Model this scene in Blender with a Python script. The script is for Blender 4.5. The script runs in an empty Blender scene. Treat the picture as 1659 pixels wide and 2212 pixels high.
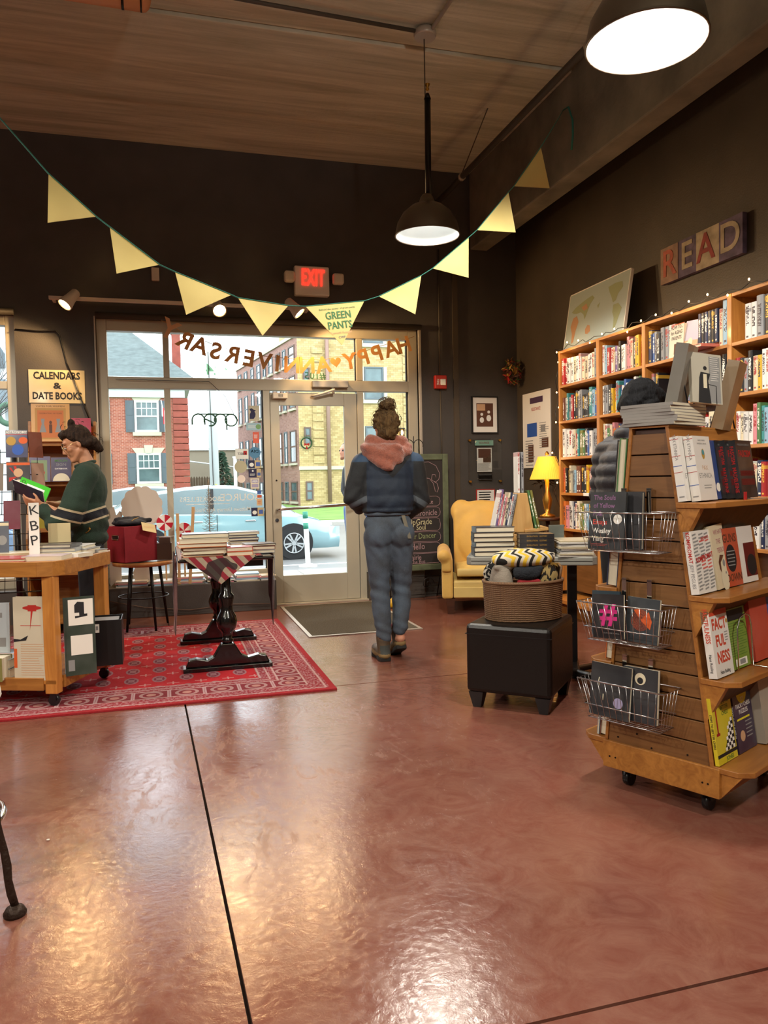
import bpy, bmesh, math, random
from mathutils import Vector, Matrix, Euler, noise as mnoise
random.seed(7)
SC = bpy.context.scene
COL = SC.collection
pi = math.pi

# ------------------------------------------------------------------ camera
YAW, PITCH, ROLL = math.radians(15.95), math.radians(2.35), math.radians(1.12)
fwd = Vector((math.sin(YAW)*math.cos(PITCH), math.cos(YAW)*math.cos(PITCH), -math.sin(PITCH)))
r0 = Vector((math.cos(YAW), -math.sin(YAW), 0)); u0 = r0.cross(fwd)
rt = r0*math.cos(ROLL) - u0*math.sin(ROLL); up = u0*math.cos(ROLL) + r0*math.sin(ROLL)
cd = bpy.data.cameras.new('camera'); cam = bpy.data.objects.new('camera', cd); COL.objects.link(cam)
cam.matrix_world = Matrix(((rt.x, up.x, -fwd.x, 0), (rt.y, up.y, -fwd.y, 0), (rt.z, up.z, -fwd.z, 1.22), (0, 0, 0, 1)))
cd.sensor_fit = 'HORIZONTAL'; cd.sensor_width = 36; cd.lens = 36*1660/1659; cd.clip_start = .05; cd.clip_end = 300
SC.camera = cam

# ------------------------------------------------------------------ sky, lamps, exposure
w = bpy.data.worlds.new('world'); SC.world = w; w.use_nodes = True
bg = w.node_tree.nodes['Background']; bg.inputs[0].default_value = (.86, .95, 1, 1); bg.inputs[1].default_value = 5.0
SC.view_settings.view_transform = 'Standard'; SC.view_settings.look = 'None'
SC.view_settings.gamma = 1; SC.view_settings.use_curve_mapping = False
SC.view_settings.exposure = 0.12
SC.cycles.max_bounces = 7; SC.cycles.diffuse_bounces = 4; SC.cycles.glossy_bounces = 4
SC.cycles.transparent_max_bounces = 16; SC.cycles.transmission_bounces = 6
SC.cycles.sample_clamp_indirect = 6; SC.cycles.caustics_reflective = False; SC.cycles.caustics_refractive = False

PENDANT_W, SPOT_W = 190, 75
def lamp_light(name, loc, power, color, r=.05, size=3.1):      # downward light of a shaded lamp
    d = bpy.data.lights.new(name, 'SPOT'); d.energy = power; d.color = color; d.shadow_soft_size = r; d.spot_size = size; d.spot_blend = .25
    o = bpy.data.objects.new(name, d); COL.objects.link(o); o.location = loc; return o
def point(name, loc, power, color, r=.04, parent=None):
    d = bpy.data.lights.new(name, 'POINT'); d.energy = power; d.color = color; d.shadow_soft_size = r
    o = bpy.data.objects.new(name, d); COL.objects.link(o); o.location = loc
    if parent: o.parent = parent
    return o

# ------------------------------------------------------------------ node expressions
class X:
    nt = None
    def __init__(s, v): s.v = v
    @staticmethod
    def op(o, *a, clamp=False):
        n = X.nt.nodes.new('ShaderNodeMath'); n.operation = o; n.use_clamp = clamp
        for i, q in enumerate(a):
            if isinstance(q, X): X.nt.links.new(q.v, n.inputs[i])
            else: n.inputs[i].default_value = q
        return X(n.outputs[0])
    def __add__(s, o): return X.op('ADD', s, o)
    def __sub__(s, o): return X.op('SUBTRACT', s, o)
    def __rsub__(s, o): return X.op('SUBTRACT', o, s)
    def __mul__(s, o): return X.op('MULTIPLY', s, o)
    def __truediv__(s, o): return X.op('DIVIDE', s, o)
    def __lt__(s, o): return X.op('LESS_THAN', s, o)
    def __gt__(s, o): return X.op('GREATER_THAN', s, o)
    def __mod__(s, o): return X.op('FLOORED_MODULO', s, o)
    __radd__ = __add__; __rmul__ = __mul__
def fabs(a): return X.op('ABSOLUTE', a)
def fmax(a, b): return X.op('MAXIMUM', a, b)
def fmin(a, b): return X.op('MINIMUM', a, b)
def fsin(a): return X.op('SINE', a)
def ffloor(a): return X.op('FLOOR', a)
def fsq(a): return a*a
def hyp(a, b): return X.op('SQRT', a*a+b*b)
def coords(kind='Object'):
    t = X.nt.nodes.new('ShaderNodeTexCoord'); s = X.nt.nodes.new('ShaderNodeSeparateXYZ')
    X.nt.links.new(t.outputs[kind], s.inputs[0])
    return X(s.outputs[0]), X(s.outputs[1]), X(s.outputs[2]), t.outputs[kind]
def combine(a, b, c):
    n = X.nt.nodes.new('ShaderNodeCombineXYZ')
    for i, q in enumerate((a, b, c)):
        if isinstance(q, X): X.nt.links.new(q.v, n.inputs[i])
        else: n.inputs[i].default_value = q
    return n.outputs[0]
def nz(vec, scale=5, detail=3, rough=.5, dist=0):
    n = X.nt.nodes.new('ShaderNodeTexNoise'); n.inputs['Scale'].default_value = scale
    n.inputs['Detail'].default_value = detail; n.inputs['Roughness'].default_value = rough; n.inputs['Distortion'].default_value = dist
    if vec is not None: X.nt.links.new(vec, n.inputs['Vector'])
    return X(n.outputs[0])
def mix(f, a, b):
    n = X.nt.nodes.new('ShaderNodeMix'); n.data_type = 'RGBA'
    for i, q in ((0, f), (6, a), (7, b)):
        if isinstance(q, X): X.nt.links.new(q.v, n.inputs[i])
        elif isinstance(q, (tuple, list)): n.inputs[i].default_value = (*q[:3], 1)
        else: n.inputs[i].default_value = q
    return X(n.outputs[2])
def ramp(f, a, b):   # smooth step of f between a and b
    n = X.nt.nodes.new('ShaderNodeMapRange'); n.inputs[1].default_value = a; n.inputs[2].default_value = b
    X.nt.links.new(f.v, n.inputs[0]); return X(n.outputs[0])
DIM = [1]            # overall albedo factor while the outdoor materials are made
def L(h):            # '#rrggbb' -> linear
    h = h.lstrip('#'); c = [int(h[i:i+2], 16)/255 for i in (0, 2, 4)]
    return tuple(DIM[0]*(x/12.92 if x <= .04045 else ((x+.055)/1.055)**2.4) for x in c)
MATS = {}
def mat(name, col='#888888', rough=.6, metal=0, fn=None, bump=None, spec=.5, coat=0, emit=0, alpha=None, sheen=0):
    """col: hex; fn(base)->colour X; bump() -> (height X, strength)"""
    if name in MATS: return MATS[name]
    m = bpy.data.materials.new(name); m.use_nodes = True; nt = m.node_tree; X.nt = nt
    b = nt.nodes['Principled BSDF']; c = L(col) if isinstance(col, str) else col
    b.inputs['Base Color'].default_value = (*c, 1); b.inputs['Roughness'].default_value = rough
    b.inputs['Metallic'].default_value = metal; b.inputs['Specular IOR Level'].default_value = spec
    if coat: b.inputs['Coat Weight'].default_value = coat; b.inputs['Coat Roughness'].default_value = .08
    if sheen: b.inputs['Sheen Weight'].default_value = sheen
    if emit: b.inputs['Emission Color'].default_value = (*c, 1); b.inputs['Emission Strength'].default_value = emit
    if fn:
        r = fn(c)
        if isinstance(r, tuple): r, ro = r; nt.links.new(ro.v, b.inputs['Roughness'])
        nt.links.new(r.v, b.inputs['Base Color'])
    if bump:
        h, s = bump(); n = nt.nodes.new('ShaderNodeBump'); n.inputs['Strength'].default_value = s; n.inputs['Distance'].default_value = .01
        nt.links.new(h.v, n.inputs['Height']); nt.links.new(n.outputs[0], b.inputs['Normal'])
    m.diffuse_color = (*c, 1)
    MATS[name] = m; return m
def sc(c, k): return tuple(min(1, x*k) for x in c)
def vary(scale=8, lo=.8, hi=1.15, detail=4, st=(1, 1, 1)):
    def f(c):
        x, y, z, v = coords(); n = nz(combine(x*st[0], y*st[1], z*st[2]), scale, detail)
        return mix(ramp(n, .3, .7), sc(c, lo), sc(c, hi))
    return f
def nbump(scale=60, s=.2, detail=3, st=(1, 1, 1)):
    def f():
        x, y, z, v = coords(); return nz(combine(x*st[0], y*st[1], z*st[2]), scale, detail), s
    return f
def wood(name, a, b, st=(1, 12, 12), rough=.42, scale=2.2, coat=.15):
    def f(c):
        x, y, z, v = coords(); n = nz(combine(x*st[0], y*st[1], z*st[2]), scale, 5, .6, 1.2)
        return mix(ramp(n, .3, .72), L(a), L(b))
    return mat(name, a, rough, fn=f, coat=coat)
def glassy(name, tint=(1, 1, 1), f=.08, rough=.02):
    m = bpy.data.materials.new(name); m.use_nodes = True; nt = m.node_tree; nt.nodes.clear()
    o = nt.nodes.new('ShaderNodeOutputMaterial'); t = nt.nodes.new('ShaderNodeBsdfTransparent'); g = nt.nodes.new('ShaderNodeBsdfGlossy')
    x = nt.nodes.new('ShaderNodeMixShader'); l = nt.nodes.new('ShaderNodeFresnel'); l.inputs[0].default_value = 1.3
    t.inputs[0].default_value = (*tint, 1); g.inputs['Roughness'].default_value = rough
    nt.links.new(l.outputs[0], x.inputs[0]); nt.links.new(t.outputs[0], x.inputs[1]); nt.links.new(g.outputs[0], x.inputs[2]); nt.links.new(x.outputs[0], o.inputs[0])
    MATS[name] = m; m.diffuse_color = (.8, .9, 1, .2); return m

# ------------------------------------------------------------------ geometry
class G:
    def __init__(s): s.v = []; s.f = []; s.m = []; s.s = []
    def add(s, vs, fs, m=0, sm=False, M=None):
        o = len(s.v); s.v += [tuple(M @ Vector(p)) if M else tuple(p) for p in vs]
        for f in fs: s.f.append(tuple(i+o for i in f)); s.m.append(m); s.s.append(sm)
        return s
    def join(s, g, M=None, m=None):
        o = len(s.v); s.v += [tuple(M @ Vector(p)) for p in g.v] if M else g.v
        for i, f in enumerate(g.f): s.f.append(tuple(k+o for k in f)); s.m.append(g.m[i] if m is None else m); s.s.append(g.s[i])
        return s
    def box(s, x0, x1, y0, y1, z0, z1, m=0, M=None):
        v = [(x, y, z) for z in (z0, z1) for y in (y0, y1) for x in (x0, x1)]
        return s.add(v, [(0, 2, 3, 1), (4, 5, 7, 6), (0, 1, 5, 4), (2, 6, 7, 3), (0, 4, 6, 2), (1, 3, 7, 5)], m, False, M)
    def hexa(s, b, t, m=0, M=None):   # b, t: 4 points each, same order (ccw from above)
        return s.add(list(b)+list(t), [(3, 2, 1, 0), (4, 5, 6, 7), (0, 1, 5, 4), (1, 2, 6, 5), (2, 3, 7, 6), (3, 0, 4, 7)], m, False, M)
    def prism(s, pts, h0, h1, m=0, M=None, sm=False):   # pts ccw in xy, extruded in z
        n = len(pts); v = [(*p, h0) for p in pts]+[(*p, h1) for p in pts]
        s.add(v, [tuple(range(n))[::-1], tuple(range(n, 2*n))], m, False, M)
        o = len(s.v)-2*n
        for i in range(n): s.f.append((o+i, o+(i+1) % n, o+n+(i+1) % n, o+n+i)); s.m.append(m); s.s.append(sm)
        return s
    def cyl(s, a, b, r0, r1=None, n=12, m=0, M=None, cap=True):
        return s.tube([a, b], [r0, r0 if r1 is None else r1], n, m, M, cap)
    def tube(s, pts, r, n=8, m=0, M=None, cap=True, closed=False, flat=None):
        P = [Vector(p) for p in pts]; k = len(P); R = r if isinstance(r, (list, tuple)) else [r]*k
        v = []; prev = None
        for i in range(k):
            if closed: t = P[(i+1) % k]-P[i-1]
            else: t = P[min(i+1, k-1)]-P[max(i-1, 0)]
            t = t.normalized() if t.length > 1e-9 else Vector((0, 0, 1))
            if prev is None:
                a = Vector((0, 0, 1)) if abs(t.z) < .9 else Vector((1, 0, 0)); n1 = t.cross(a).normalized()
            else:
                n1 = prev-t*prev.dot(t); n1 = n1.normalized() if n1.length > 1e-6 else t.orthogonal().normalized()
            prev = n1; n2 = t.cross(n1)
            for j in range(n):
                a = 2*pi*j/n; q = (n1*math.cos(a)+n2*math.sin(a)*(flat or 1))*R[i]; v.append(P[i]+q)
        f = []
        for i in range(k if closed else k-1):
            a, b = i*n, ((i+1) % k)*n
            for j in range(n): f.append((a+j, a+(j+1) % n, b+(j+1) % n, b+j))
        s.add(v, f, m, True, M)
        if cap and not closed:
            o = len(s.v)-k*n
            s.f.append(tuple(o+j for j in range(n))[::-1]); s.m.append(m); s.s.append(False)
            s.f.append(tuple(o+(k-1)*n+j for j in range(n))); s.m.append(m); s.s.append(False)
        return s
    def lathe(s, prof, n=24, m=0, M=None, sm=True, ax=(1, 1)):   # prof: (r, z) bottom to top
        v = []; k = len(prof)
        for r, z in prof:
            for j in range(n): a = 2*pi*j/n; v.append((r*math.cos(a)*ax[0], r*math.sin(a)*ax[1], z))
        f = [(i*n+j, i*n+(j+1) % n, (i+1)*n+(j+1) % n, (i+1)*n+j) for i in range(k-1) for j in range(n)]
        s.add(v, f, m, sm, M); o = len(s.v)-k*n
        if prof[0][0] > 1e-5: s.f.append(tuple(o+j for j in range(n))[::-1]); s.m.append(m); s.s.append(False)
        if prof[-1][0] > 1e-5: s.f.append(tuple(o+(k-1)*n+j for j in range(n))); s.m.append(m); s.s.append(False)
        return s
    def open_lathe(s, prof, n=24, m=0, M=None):
        k0 = len(s.f); s.lathe(prof, n, m, M); 
        for _ in range((prof[0][0] > 1e-5)+(prof[-1][0] > 1e-5)): s.f.pop(); s.m.pop(); s.s.pop()
        return s
    def ball(s, c, r, m=0, n=12, k=8, M=None):
        r = r if isinstance(r, tuple) else (r, r, r)
        T = Matrix.Translation(c) @ Matrix.Diagonal((*r, 1)); T = M @ T if M else T
        return s.lathe([(math.sin(pi*i/k)+1e-6*(i in (0, k)), -math.cos(pi*i/k)) for i in range(k+1)], n, m, T)
    def disc(s, c, r, nrm_M, n=20, m=0, sx=1):
        return s.add([(r*math.cos(2*pi*i/n)*sx, r*math.sin(2*pi*i/n), 0) for i in range(n)], [tuple(range(n))], m, False, nrm_M)
    def mesh(s, name, mats):
        me = bpy.data.meshes.new(name); me.from_pydata(s.v, [], s.f)
        for q in mats: me.materials.append(q)
        me.polygons.foreach_set('material_index', s.m); me.polygons.foreach_set('use_smooth', s.s); me.update(); return me
def frame(o, right, upv):   # matrix: local x->right, y->up, z->right x up
    r = Vector(right).normalized(); u = Vector(upv); n = r.cross(u).normalized(); u = n.cross(r); o = Vector(o)
    return Matrix(((r.x, u.x, n.x, o.x), (r.y, u.y, n.y, o.y), (r.z, u.z, n.z, o.z), (0, 0, 0, 1)))
def TR(x, y, z, rz=0, rx=0, ry=0): return Matrix.Translation((x, y, z)) @ Matrix.Rotation(rz, 4, 'Z') @ Matrix.Rotation(ry, 4, 'Y') @ Matrix.Rotation(rx, 4, 'X')
TXT = {}
def text(s, size=.1, depth=.001, bold=0, sx=1, align='CENTER', space=1, line=1):
    key = (s, bold, align, space, line)
    if key not in TXT:
        c = bpy.data.curves.new('t', 'FONT'); c.body = s; c.size = 1; c.align_x = align; c.align_y = 'CENTER'; c.resolution_u = 5 if len(s) < 3 or s == 'EXIT' else 2
        c.offset = bold; c.space_character = space; c.space_line = line
        o = bpy.data.objects.new('t', c); COL.objects.link(o)
        bpy.context.view_layer.update(); me = o.to_mesh()
        g = ([tuple(v.co) for v in me.vertices], [tuple(p.vertices) for p in me.polygons])
        o.to_mesh_clear(); bpy.data.objects.remove(o); bpy.data.curves.remove(c); TXT[key] = g
    v, f = TXT[key]; g = G(); g.add([(x*size*sx, y*size, 0) for x, y, z in v], f)
    if depth:   # give it thickness: second layer and rim
        ec = {}
        for q in f:
            for i in range(len(q)): e = (q[i], q[(i+1) % len(q)]); ec[e] = 1
        rim = [e for e in ec if (e[1], e[0]) not in ec]; n = len(v)
        g.add([(x*size*sx, y*size, -depth) for x, y, z in v], [q[::-1] for q in f])
        for a, b in rim: g.f.append((b, a, a+n, b+n)); g.m.append(0); g.s.append(False)
    return g
def link(name, data, parent=None, M=None):
    o = bpy.data.objects.new(name, data); COL.objects.link(o)
    if parent: o.parent = parent
    if M is not None: o.matrix_local = M if parent else M
    return o
def ms(m): return [MATS[q] if isinstance(q, str) else q for q in (m if isinstance(m, (list, tuple)) else [m])]
def tag(o, label, cat, group=None, kind=None):
    if label: o['label'] = label
    if cat: o['category'] = cat
    if group: o['group'] = group
    if kind: o['kind'] = kind
    return o
def thing(name, label, cat, loc=(0, 0, 0), rz=0, group=None, M=None):
    o = link(name, None); o.empty_display_size = .05
    if M is not None: o.matrix_world = M
    else: o.location = loc; o.rotation_euler = (0, 0, rz)
    return tag(o, label, cat, group)
def wm(o):
    M = o.matrix_parent_inverse @ o.matrix_basis if o.parent else o.matrix_basis.copy()
    return wm(o.parent) @ M if o.parent else M
def put(g, M, m=None): return G().join(g, M, m)
def part(name, g, m, parent=None, M=None, world=False, bev=0, kind=None, label=None):
    """mesh part; world=True: g is given in world coordinates"""
    if world and parent is not None:
        g = G().join(g, wm(parent).inverted())
    o = link(name, g.mesh(name, ms(m)), parent, M)
    if bev: b = o.modifiers.new('bevel', 'BEVEL'); b.width = bev; b.segments = 2; b.limit_method = 'ANGLE'
    if kind: o['kind'] = kind
    if label: o['label'] = label
    return o
def solo(name, g, m, label, cat, group=None, M=None, bev=0, kind=None):
    return tag(part(name, g, m, None, M, bev=bev), label, cat, group, kind)
def struct(name, g, m, parent=None, bev=0):
    o = part(name, g, m, parent, bev=bev)
    if parent is None: o['kind'] = 'structure'
    return o
def sempty(name, loc=(0, 0, 0)):
    o = link(name, None); o.location = loc; o['kind'] = 'structure'; return o
def blob(prims, voxel=.012, smooth=4, noise=0, nscale=8, fn=None):
    """one continuous surface from tapered capsules and ellipsoids"""
    g = G()
    for p in prims:
        if p[0] == 'c':
            a, b, r0, r1 = Vector(p[1]), Vector(p[2]), p[3], p[4]; d = b-a; n = 6; pts = []; rr = []
            dn = d.normalized()
            for i in range(n): t = pi/2*i/n; pts.append(a-dn*r0*math.cos(t)); rr.append(max(r0*math.sin(t), r0*.02))
            pts += [a, b]; rr += [r0, r1]
            for i in range(n-1, -1, -1): t = pi/2*i/n; pts.append(b+dn*r1*math.cos(t)); rr.append(max(r1*math.sin(t), r1*.02))
            g.tube(pts, rr, 14)
        elif p[0] == 'e':
            T = Matrix.Translation(p[1]) @ (Euler(p[3]).to_matrix().to_4x4() if len(p) > 3 else Matrix())
            g.ball((0, 0, 0), p[2], 0, 18, 12, T)
        else: g.box(*p[1], M=p[2] if len(p) > 2 else None)
    o = link('tmp', g.mesh('tmp', [])); r = o.modifiers.new('r', 'REMESH'); r.mode = 'VOXEL'; r.voxel_size = voxel; r.use_smooth_shade = True
    if smooth: s = o.modifiers.new('s', 'SMOOTH'); s.factor = .6; s.iterations = smooth
    dg = bpy.context.evaluated_depsgraph_get(); e = o.evaluated_get(dg); me = e.to_mesh()
    nv = [v.co.copy() for v in me.vertices]; nn = [v.normal.copy() for v in me.vertices]; fs = [tuple(p.vertices) for p in me.polygons]
    e.to_mesh_clear(); bpy.data.objects.remove(o)
    if noise:
        nv = [v+n*noise*mnoise.fractal(v*nscale, 1, 2, 3) for v, n in zip(nv, nn)]
    if fn: nv = [fn(v, n) for v, n in zip(nv, nn)]
    q = G(); q.add(nv, fs, 0, True); return q
def paint(g, rule):   # rule(centre) -> material index
    for i, f in enumerate(g.f):
        c = Vector((0, 0, 0))
        for k in f: c += Vector(g.v[k])
        g.m[i] = rule(c/len(f))
    return g
# ------------------------------------------------------------------ materials
def floor_fn(c):
    x, y, z, v = coords()
    n = nz(v, .9, 5, .6, .5); n2 = nz(v, 6, 6, .7, 1.5); n3 = nz(combine(x*1.0, y*.35, z), 9, 6, .75, 2.5)
    col = mix(ramp(n, .3, .7), L('#653a30'), L('#7d4b3e')); col = mix(ramp(n2, .35, .75)*.5, col, L('#8a6656'))
    sc_ = ramp(n3, .45, .62); n4 = nz(v, 2.2, 4, .6, .8); patch = ramp(n4, .42, .62)*ramp(hyp((x-.3)*.9, (y-3.3)*.8), 1.25, .6)
    return col, (patch*sc_*.24)+.165+ramp(n2, .4, .7)*.07
mat('floor', '#8a5044', .25, fn=floor_fn, bump=lambda: (nz(coords()[3], 38, 6, .65, .6), .09), spec=.6, coat=0)
mat('joint', '#1c100e', .9)
mat('black_wall', '#47423e', .55, fn=vary(3, .85, 1.15), bump=nbump(90, .12))
mat('warm_black_wall', '#4a4034', .5, fn=vary(3, .85, 1.15), bump=nbump(90, .12))
def ceil_fn(c):
    x, y, z, v = coords(); n = nz(combine(x*.25, y*3.2, z), 2.6, 6, .65, .6); n2 = nz(combine(x*.5, y*9, z), 4, 4); n3 = nz(v, 1.2, 2)
    col = mix(ramp(n, .35, .68), L('#a8a893'), L('#d4d2be')); return mix(ramp(n2, .55, .75)*.5, col, mix(n3, L('#86867a'), L('#adab9c')))
mat('concrete', '#7b7061', .95, fn=ceil_fn, bump=nbump(30, .35))
mat('beam', '#7f7a6a', .9, fn=vary(3, .6, 1.2), bump=nbump(40, .2))
mat('alu', '#b8b09c', .42, .2, fn=vary(2, .92, 1.05)); mat('alu_light', '#b5ada0', .4, .3); mat('gasket', '#1d1d1f', .6)
mat('white_metal', '#d8d4c8', .45); mat('white_paint', '#efeee8', .5); mat('offwhite', '#e2dccd', .6)
mat('chrome', '#d8d8da', .12, 1); mat('dark_metal', '#26221f', .4, .7); mat('black_plastic', '#141416', .35); mat('pipe', '#4c443a', .6, .2)
mat('black_gloss', '#0c0b0b', .18, coat=.5); mat('black_leather', '#0b0908', .36, bump=nbump(120, .15)); mat('brass', '#b98c3c', .3, .9)
mat('red_plastic', '#b3251c', .35); mat('lens', '#d8dcdc', .15, .3); mat('duct', '#c98a5c', .5)
mat('exit_red', (1, .02, .01), emit=3.2); mat('shade_white', '#e2e6e4', .4); mat('shade_out', '#6a6055', .35, .6)
mat('bulb_cool', (.95, 1, .98), emit=38); mat('bulb_warm', (1, .62, .22), emit=60); mat('fairy', (1, .5, .18), emit=20)
mat('spot_face', (1, .66, .26), emit=45)
glassy('glass'); glassy('acrylic', (.96, .97, .97)); glassy('jar', (.9, .95, .95))
wood('oak', '#8f5a24', '#b37a38'); wood('oak_y', '#a9692b', '#cf8f45', (12, 12, 1)); wood('oak_h', '#a3652a', '#c9893f', (12, 1, 12))
wood('slat', '#664321', '#7f5730', (12, 1, 12), .45); wood('slatwood', '#8a5626', '#a87035', (1, 12, 12), .4)
wood('beech', '#b98b4e', '#cda468', (6, 1, 1), .5); wood('seatwood', '#9b6234', '#c08a52', (1, 14, 1), .3); wood('darkleg', '#3a2016', '#50301f', (1, 1, 10))
mat('paper', '#d8cfb8', .9, fn=vary(200, .85, 1.05, 2, (.02, .02, 8))); mat('paper_w', '#ebe7de', .8); mat('ink', '#1c1a1a', .7)

# book covers: the colour is the object's own colour
def cover_fn(spine):
    def f(c):
        oi = X.nt.nodes.new('ShaderNodeObjectInfo'); x, y, z, v = coords(); col = X(oi.outputs['Color']); rnd = X(oi.outputs['Random'])
        s = X.nt.nodes.new('ShaderNodeSeparateColor'); X.nt.links.new(oi.outputs['Color'], s.inputs[0])
        lum = X(s.outputs[0])*.3+X(s.outputs[1])*.6+X(s.outputs[2])*.1
        if not spine: n = nz(v, 9, 2); return mix(ramp(n, .3, .7), col, mix(.035, col, (1, 1, 1)))
        ink = mix(lum > .2, (.8, .78, .7), (.05, .04, .05)); ink = mix(fsq(rnd) > .55, ink, mix(lum > .2, (.75, .45, .05), (.35, .03, .03)))
        q = nz(combine(rnd*50, rnd*9+ffloor(x*5+rnd*3)*3, z*26), 1, 1)
        band = (fabs(z-(rnd*.2+.52)) < .27)*(fabs(x-.5) < .27)
        foot = (fabs(z-.08) < .025)*(fabs(x-.5) < .2)
        top = (fabs(z-(rnd*.5+.45)) < .05)*(rnd > .6)
        return mix(fmin(band*(q > .48)+foot, 1), mix(top*.6, col, ink), ink)
    return f
mat('spine', '#888888', .45, fn=cover_fn(True)); mat('cover', '#888888', .35, fn=cover_fn(False), coat=.2)

# ------------------------------------------------------------------ shell
FY, CZ, WX = 7.6, 4.4, 3.69
fl = sempty('floor')
g = G().box(-6.2, 3.9, -3.2, FY+.35, -.2, -.012); struct('floor_base', g, 'joint', fl)
xs = [-6.2, -3.3, .0, 3.9]; ys = [-3.2, -1.45, 1.52, 4.45, FY+.08]
J = [(-6.2, -2.62), (-2.6, .0), (0, 0)]
def jx(y): return .172-.028*(y-1)      # the long joint drifts a little
for i in range(len(ys)-1):
    a, b = ys[i]+.005, ys[i+1]-.005
    for (l0, l1) in ((None, -2.9), (-2.89, 'j'), ('j', 3.9)):
        def ex(q, y, s): return jx(y)+s if q == 'j' else (-6.2 if q is None else q)
        p = [(ex(l0, a, .005), a), (ex(l1, a, -.005), a), (ex(l1, b, -.005), b), (ex(l0, b, .005), b)]
        part('slab', G().prism(p, -.02, 0), 'floor', fl, kind=None)
g = G().box(.96, 1.99, FY-.02, FY+.2, -.01, .012); struct('trim_1', g, 'alu')      # threshold
ce = sempty('ceiling')
y = 6.75
k = 0
for y0, y1 in ((6.76, 7.6), (5.49, 6.75), (4.22, 5.48), (2.95, 4.21), (1.68, 2.94), (.41, 1.67), (-.86, .40), (-2.13, -.87), (-3.2, -2.14)):
    dz = (0, -.018, .006, -.006, .012, 0, .01, -.01, 0)[k]; k += 1
    part('plank', G().box(-6.2, 3.9, y0, y1, CZ+dz, CZ+.2), 'concrete', ce, bev=.006)
struct('ceiling_backing', G().box(-6.2, 3.9, -3.3, 8, CZ+.2, CZ+.26), 'concrete')
bpy.data.objects['ceiling_backing']['kind'] = 'structure'
g = G()
def wy(x0, x1, z0, z1): g.box(x0, x1, FY, FY+.28, z0, z1)
wy(-6.2, -3.4, 0, CZ+.1); wy(-3.4, -1.25, 2.77, CZ+.1); wy(-3.4, -1.25, 0, .3); wy(-1.25, -.56, 0, CZ+.1); wy(-.56, 2.57, 2.77, CZ+.1); wy(2.57, 3.9, 0, CZ+.1); wy(-.56, .965, 0, .27); wy(1.985, 2.57, 0, .27)
struct('wall_front', g, 'black_wall')
struct('wall_right', G().box(WX, WX+.2, -3.3, FY, 0, CZ+.1), 'warm_black_wall')
struct('wall_left', G().box(-6.3, -6.1, -3.3, FY, 0, CZ+.1), 'black_wall')
struct('wall_back', G().box(-6.1, WX, -3.4, -3.2, 0, CZ+.1), 'warm_black_wall')
struct('trim_2', G().box(3.165, 3.36, -3.2, FY-.001, 3.62, CZ+.05), 'beam', bev=.012)       # boxed beam under the ceiling
struct('trim_3', G().box(2.955, 3.01, FY-.02, FY, 0, 3.61), 'warm_black_wall')
struct('baseboard_front', G().box(2.57, 3.69, FY-.015, FY, 0, .1), 'black_wall')

# storefront frames
YF0, YF1 = FY+.03, FY+.13
win = sempty('window_1')
def fr(x0, x1, z0, z1, y0=YF0, y1=YF1, p=win, nm='window_frame', m='alu'): part(nm, G().box(x0, x1, y0, y1, z0, z1), m, p, bev=.004)
fr(-.56, -.47, .28, 2.77); fr(.03, .087, .37, 2.13); fr(.03, .087, 2.24, 2.665); fr(.965, 1.03, 0, 2.13); fr(1.92, 1.985, 0, 2.13); fr(1.92, 1.985, 2.24, 2.665); fr(2.47, 2.57, .28, 2.77)
fr(-.47, 2.47, 2.665, 2.77); fr(-.47, 2.47, 2.13, 2.24); fr(-.47, .965, .28, .37); fr(1.985, 2.47, .28, .37)
fr(-.575, -.56, 0, 2.785, FY-.02, YF1, nm='window_casing', m='alu_light'); fr(2.57, 2.6, 0, 2.785, FY-.02, YF1, nm='window_casing', m='alu_light')
part('blind_roll', G().cyl((-.56, FY-.03, 2.79), (2.6, FY-.03, 2.79), .028), 'pipe', win)
def pane(x0, x1, z0, z1, p=win, y=FY+.085): 
    part('pane', G().box(x0, x1, y, y+.006, z0, z1), 'glass', p)
for a in ((-.47, .03, .37, 2.13), (.087, .965, .37, 2.13), (1.985, 2.47, .37, 2.13), (-.47, .03, 2.24, 2.665), (.087, 1.92, 2.24, 2.665), (1.985, 2.47, 2.24, 2.665)): pane(*a)
for a in ((.955, .965, .37, 2.13), (2.455, 2.47, .37, 2.665), (1.91, 1.92, 2.24, 2.665)): part('gasket', G().box(a[0], a[1], FY+.06, FY+.084, a[2], a[3]), 'gasket', win)
w2 = sempty('window_2')
fr(-1.33, -1.25, .3, 2.77, p=w2); fr(-3.4, -1.33, 2.68, 2.77, p=w2); fr(-3.4, -1.33, 2.11, 2.18, p=w2); fr(-3.4, -1.33, .3, .4, p=w2); fr(-3.4, -3.33, .4, 2.68, p=w2); fr(-2.35, -2.3, .4, 2.68, p=w2)
part('blind_roll', G().cyl((-3.4, FY-.03, 2.79), (-1.24, FY-.03, 2.79), .028), 'pipe', w2)
pane(-3.33, -2.35, .4, 2.11, w2); pane(-2.3, -1.33, .4, 2.11, w2); pane(-3.33, -2.35, 2.18, 2.68, w2); pane(-2.3, -1.33, 2.18, 2.68, w2)
d1 = sempty('door_1')
for nm, a in (('stile', (1.035, 1.125, .015, 2.11)), ('stile', (1.785, 1.915, .015, 2.11)), ('top_rail', (1.125, 1.785, 1.985, 2.11)), ('bottom_rail', (1.125, 1.785, .015, .285))):
    part(nm, G().box(a[0], a[1], YF0+.015, YF0+.06, a[2], a[3]), 'alu', d1, bev=.003)
part('pane', G().box(1.125, 1.785, YF0+.035, YF0+.041, .285, 1.985), 'glass', d1)
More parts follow.
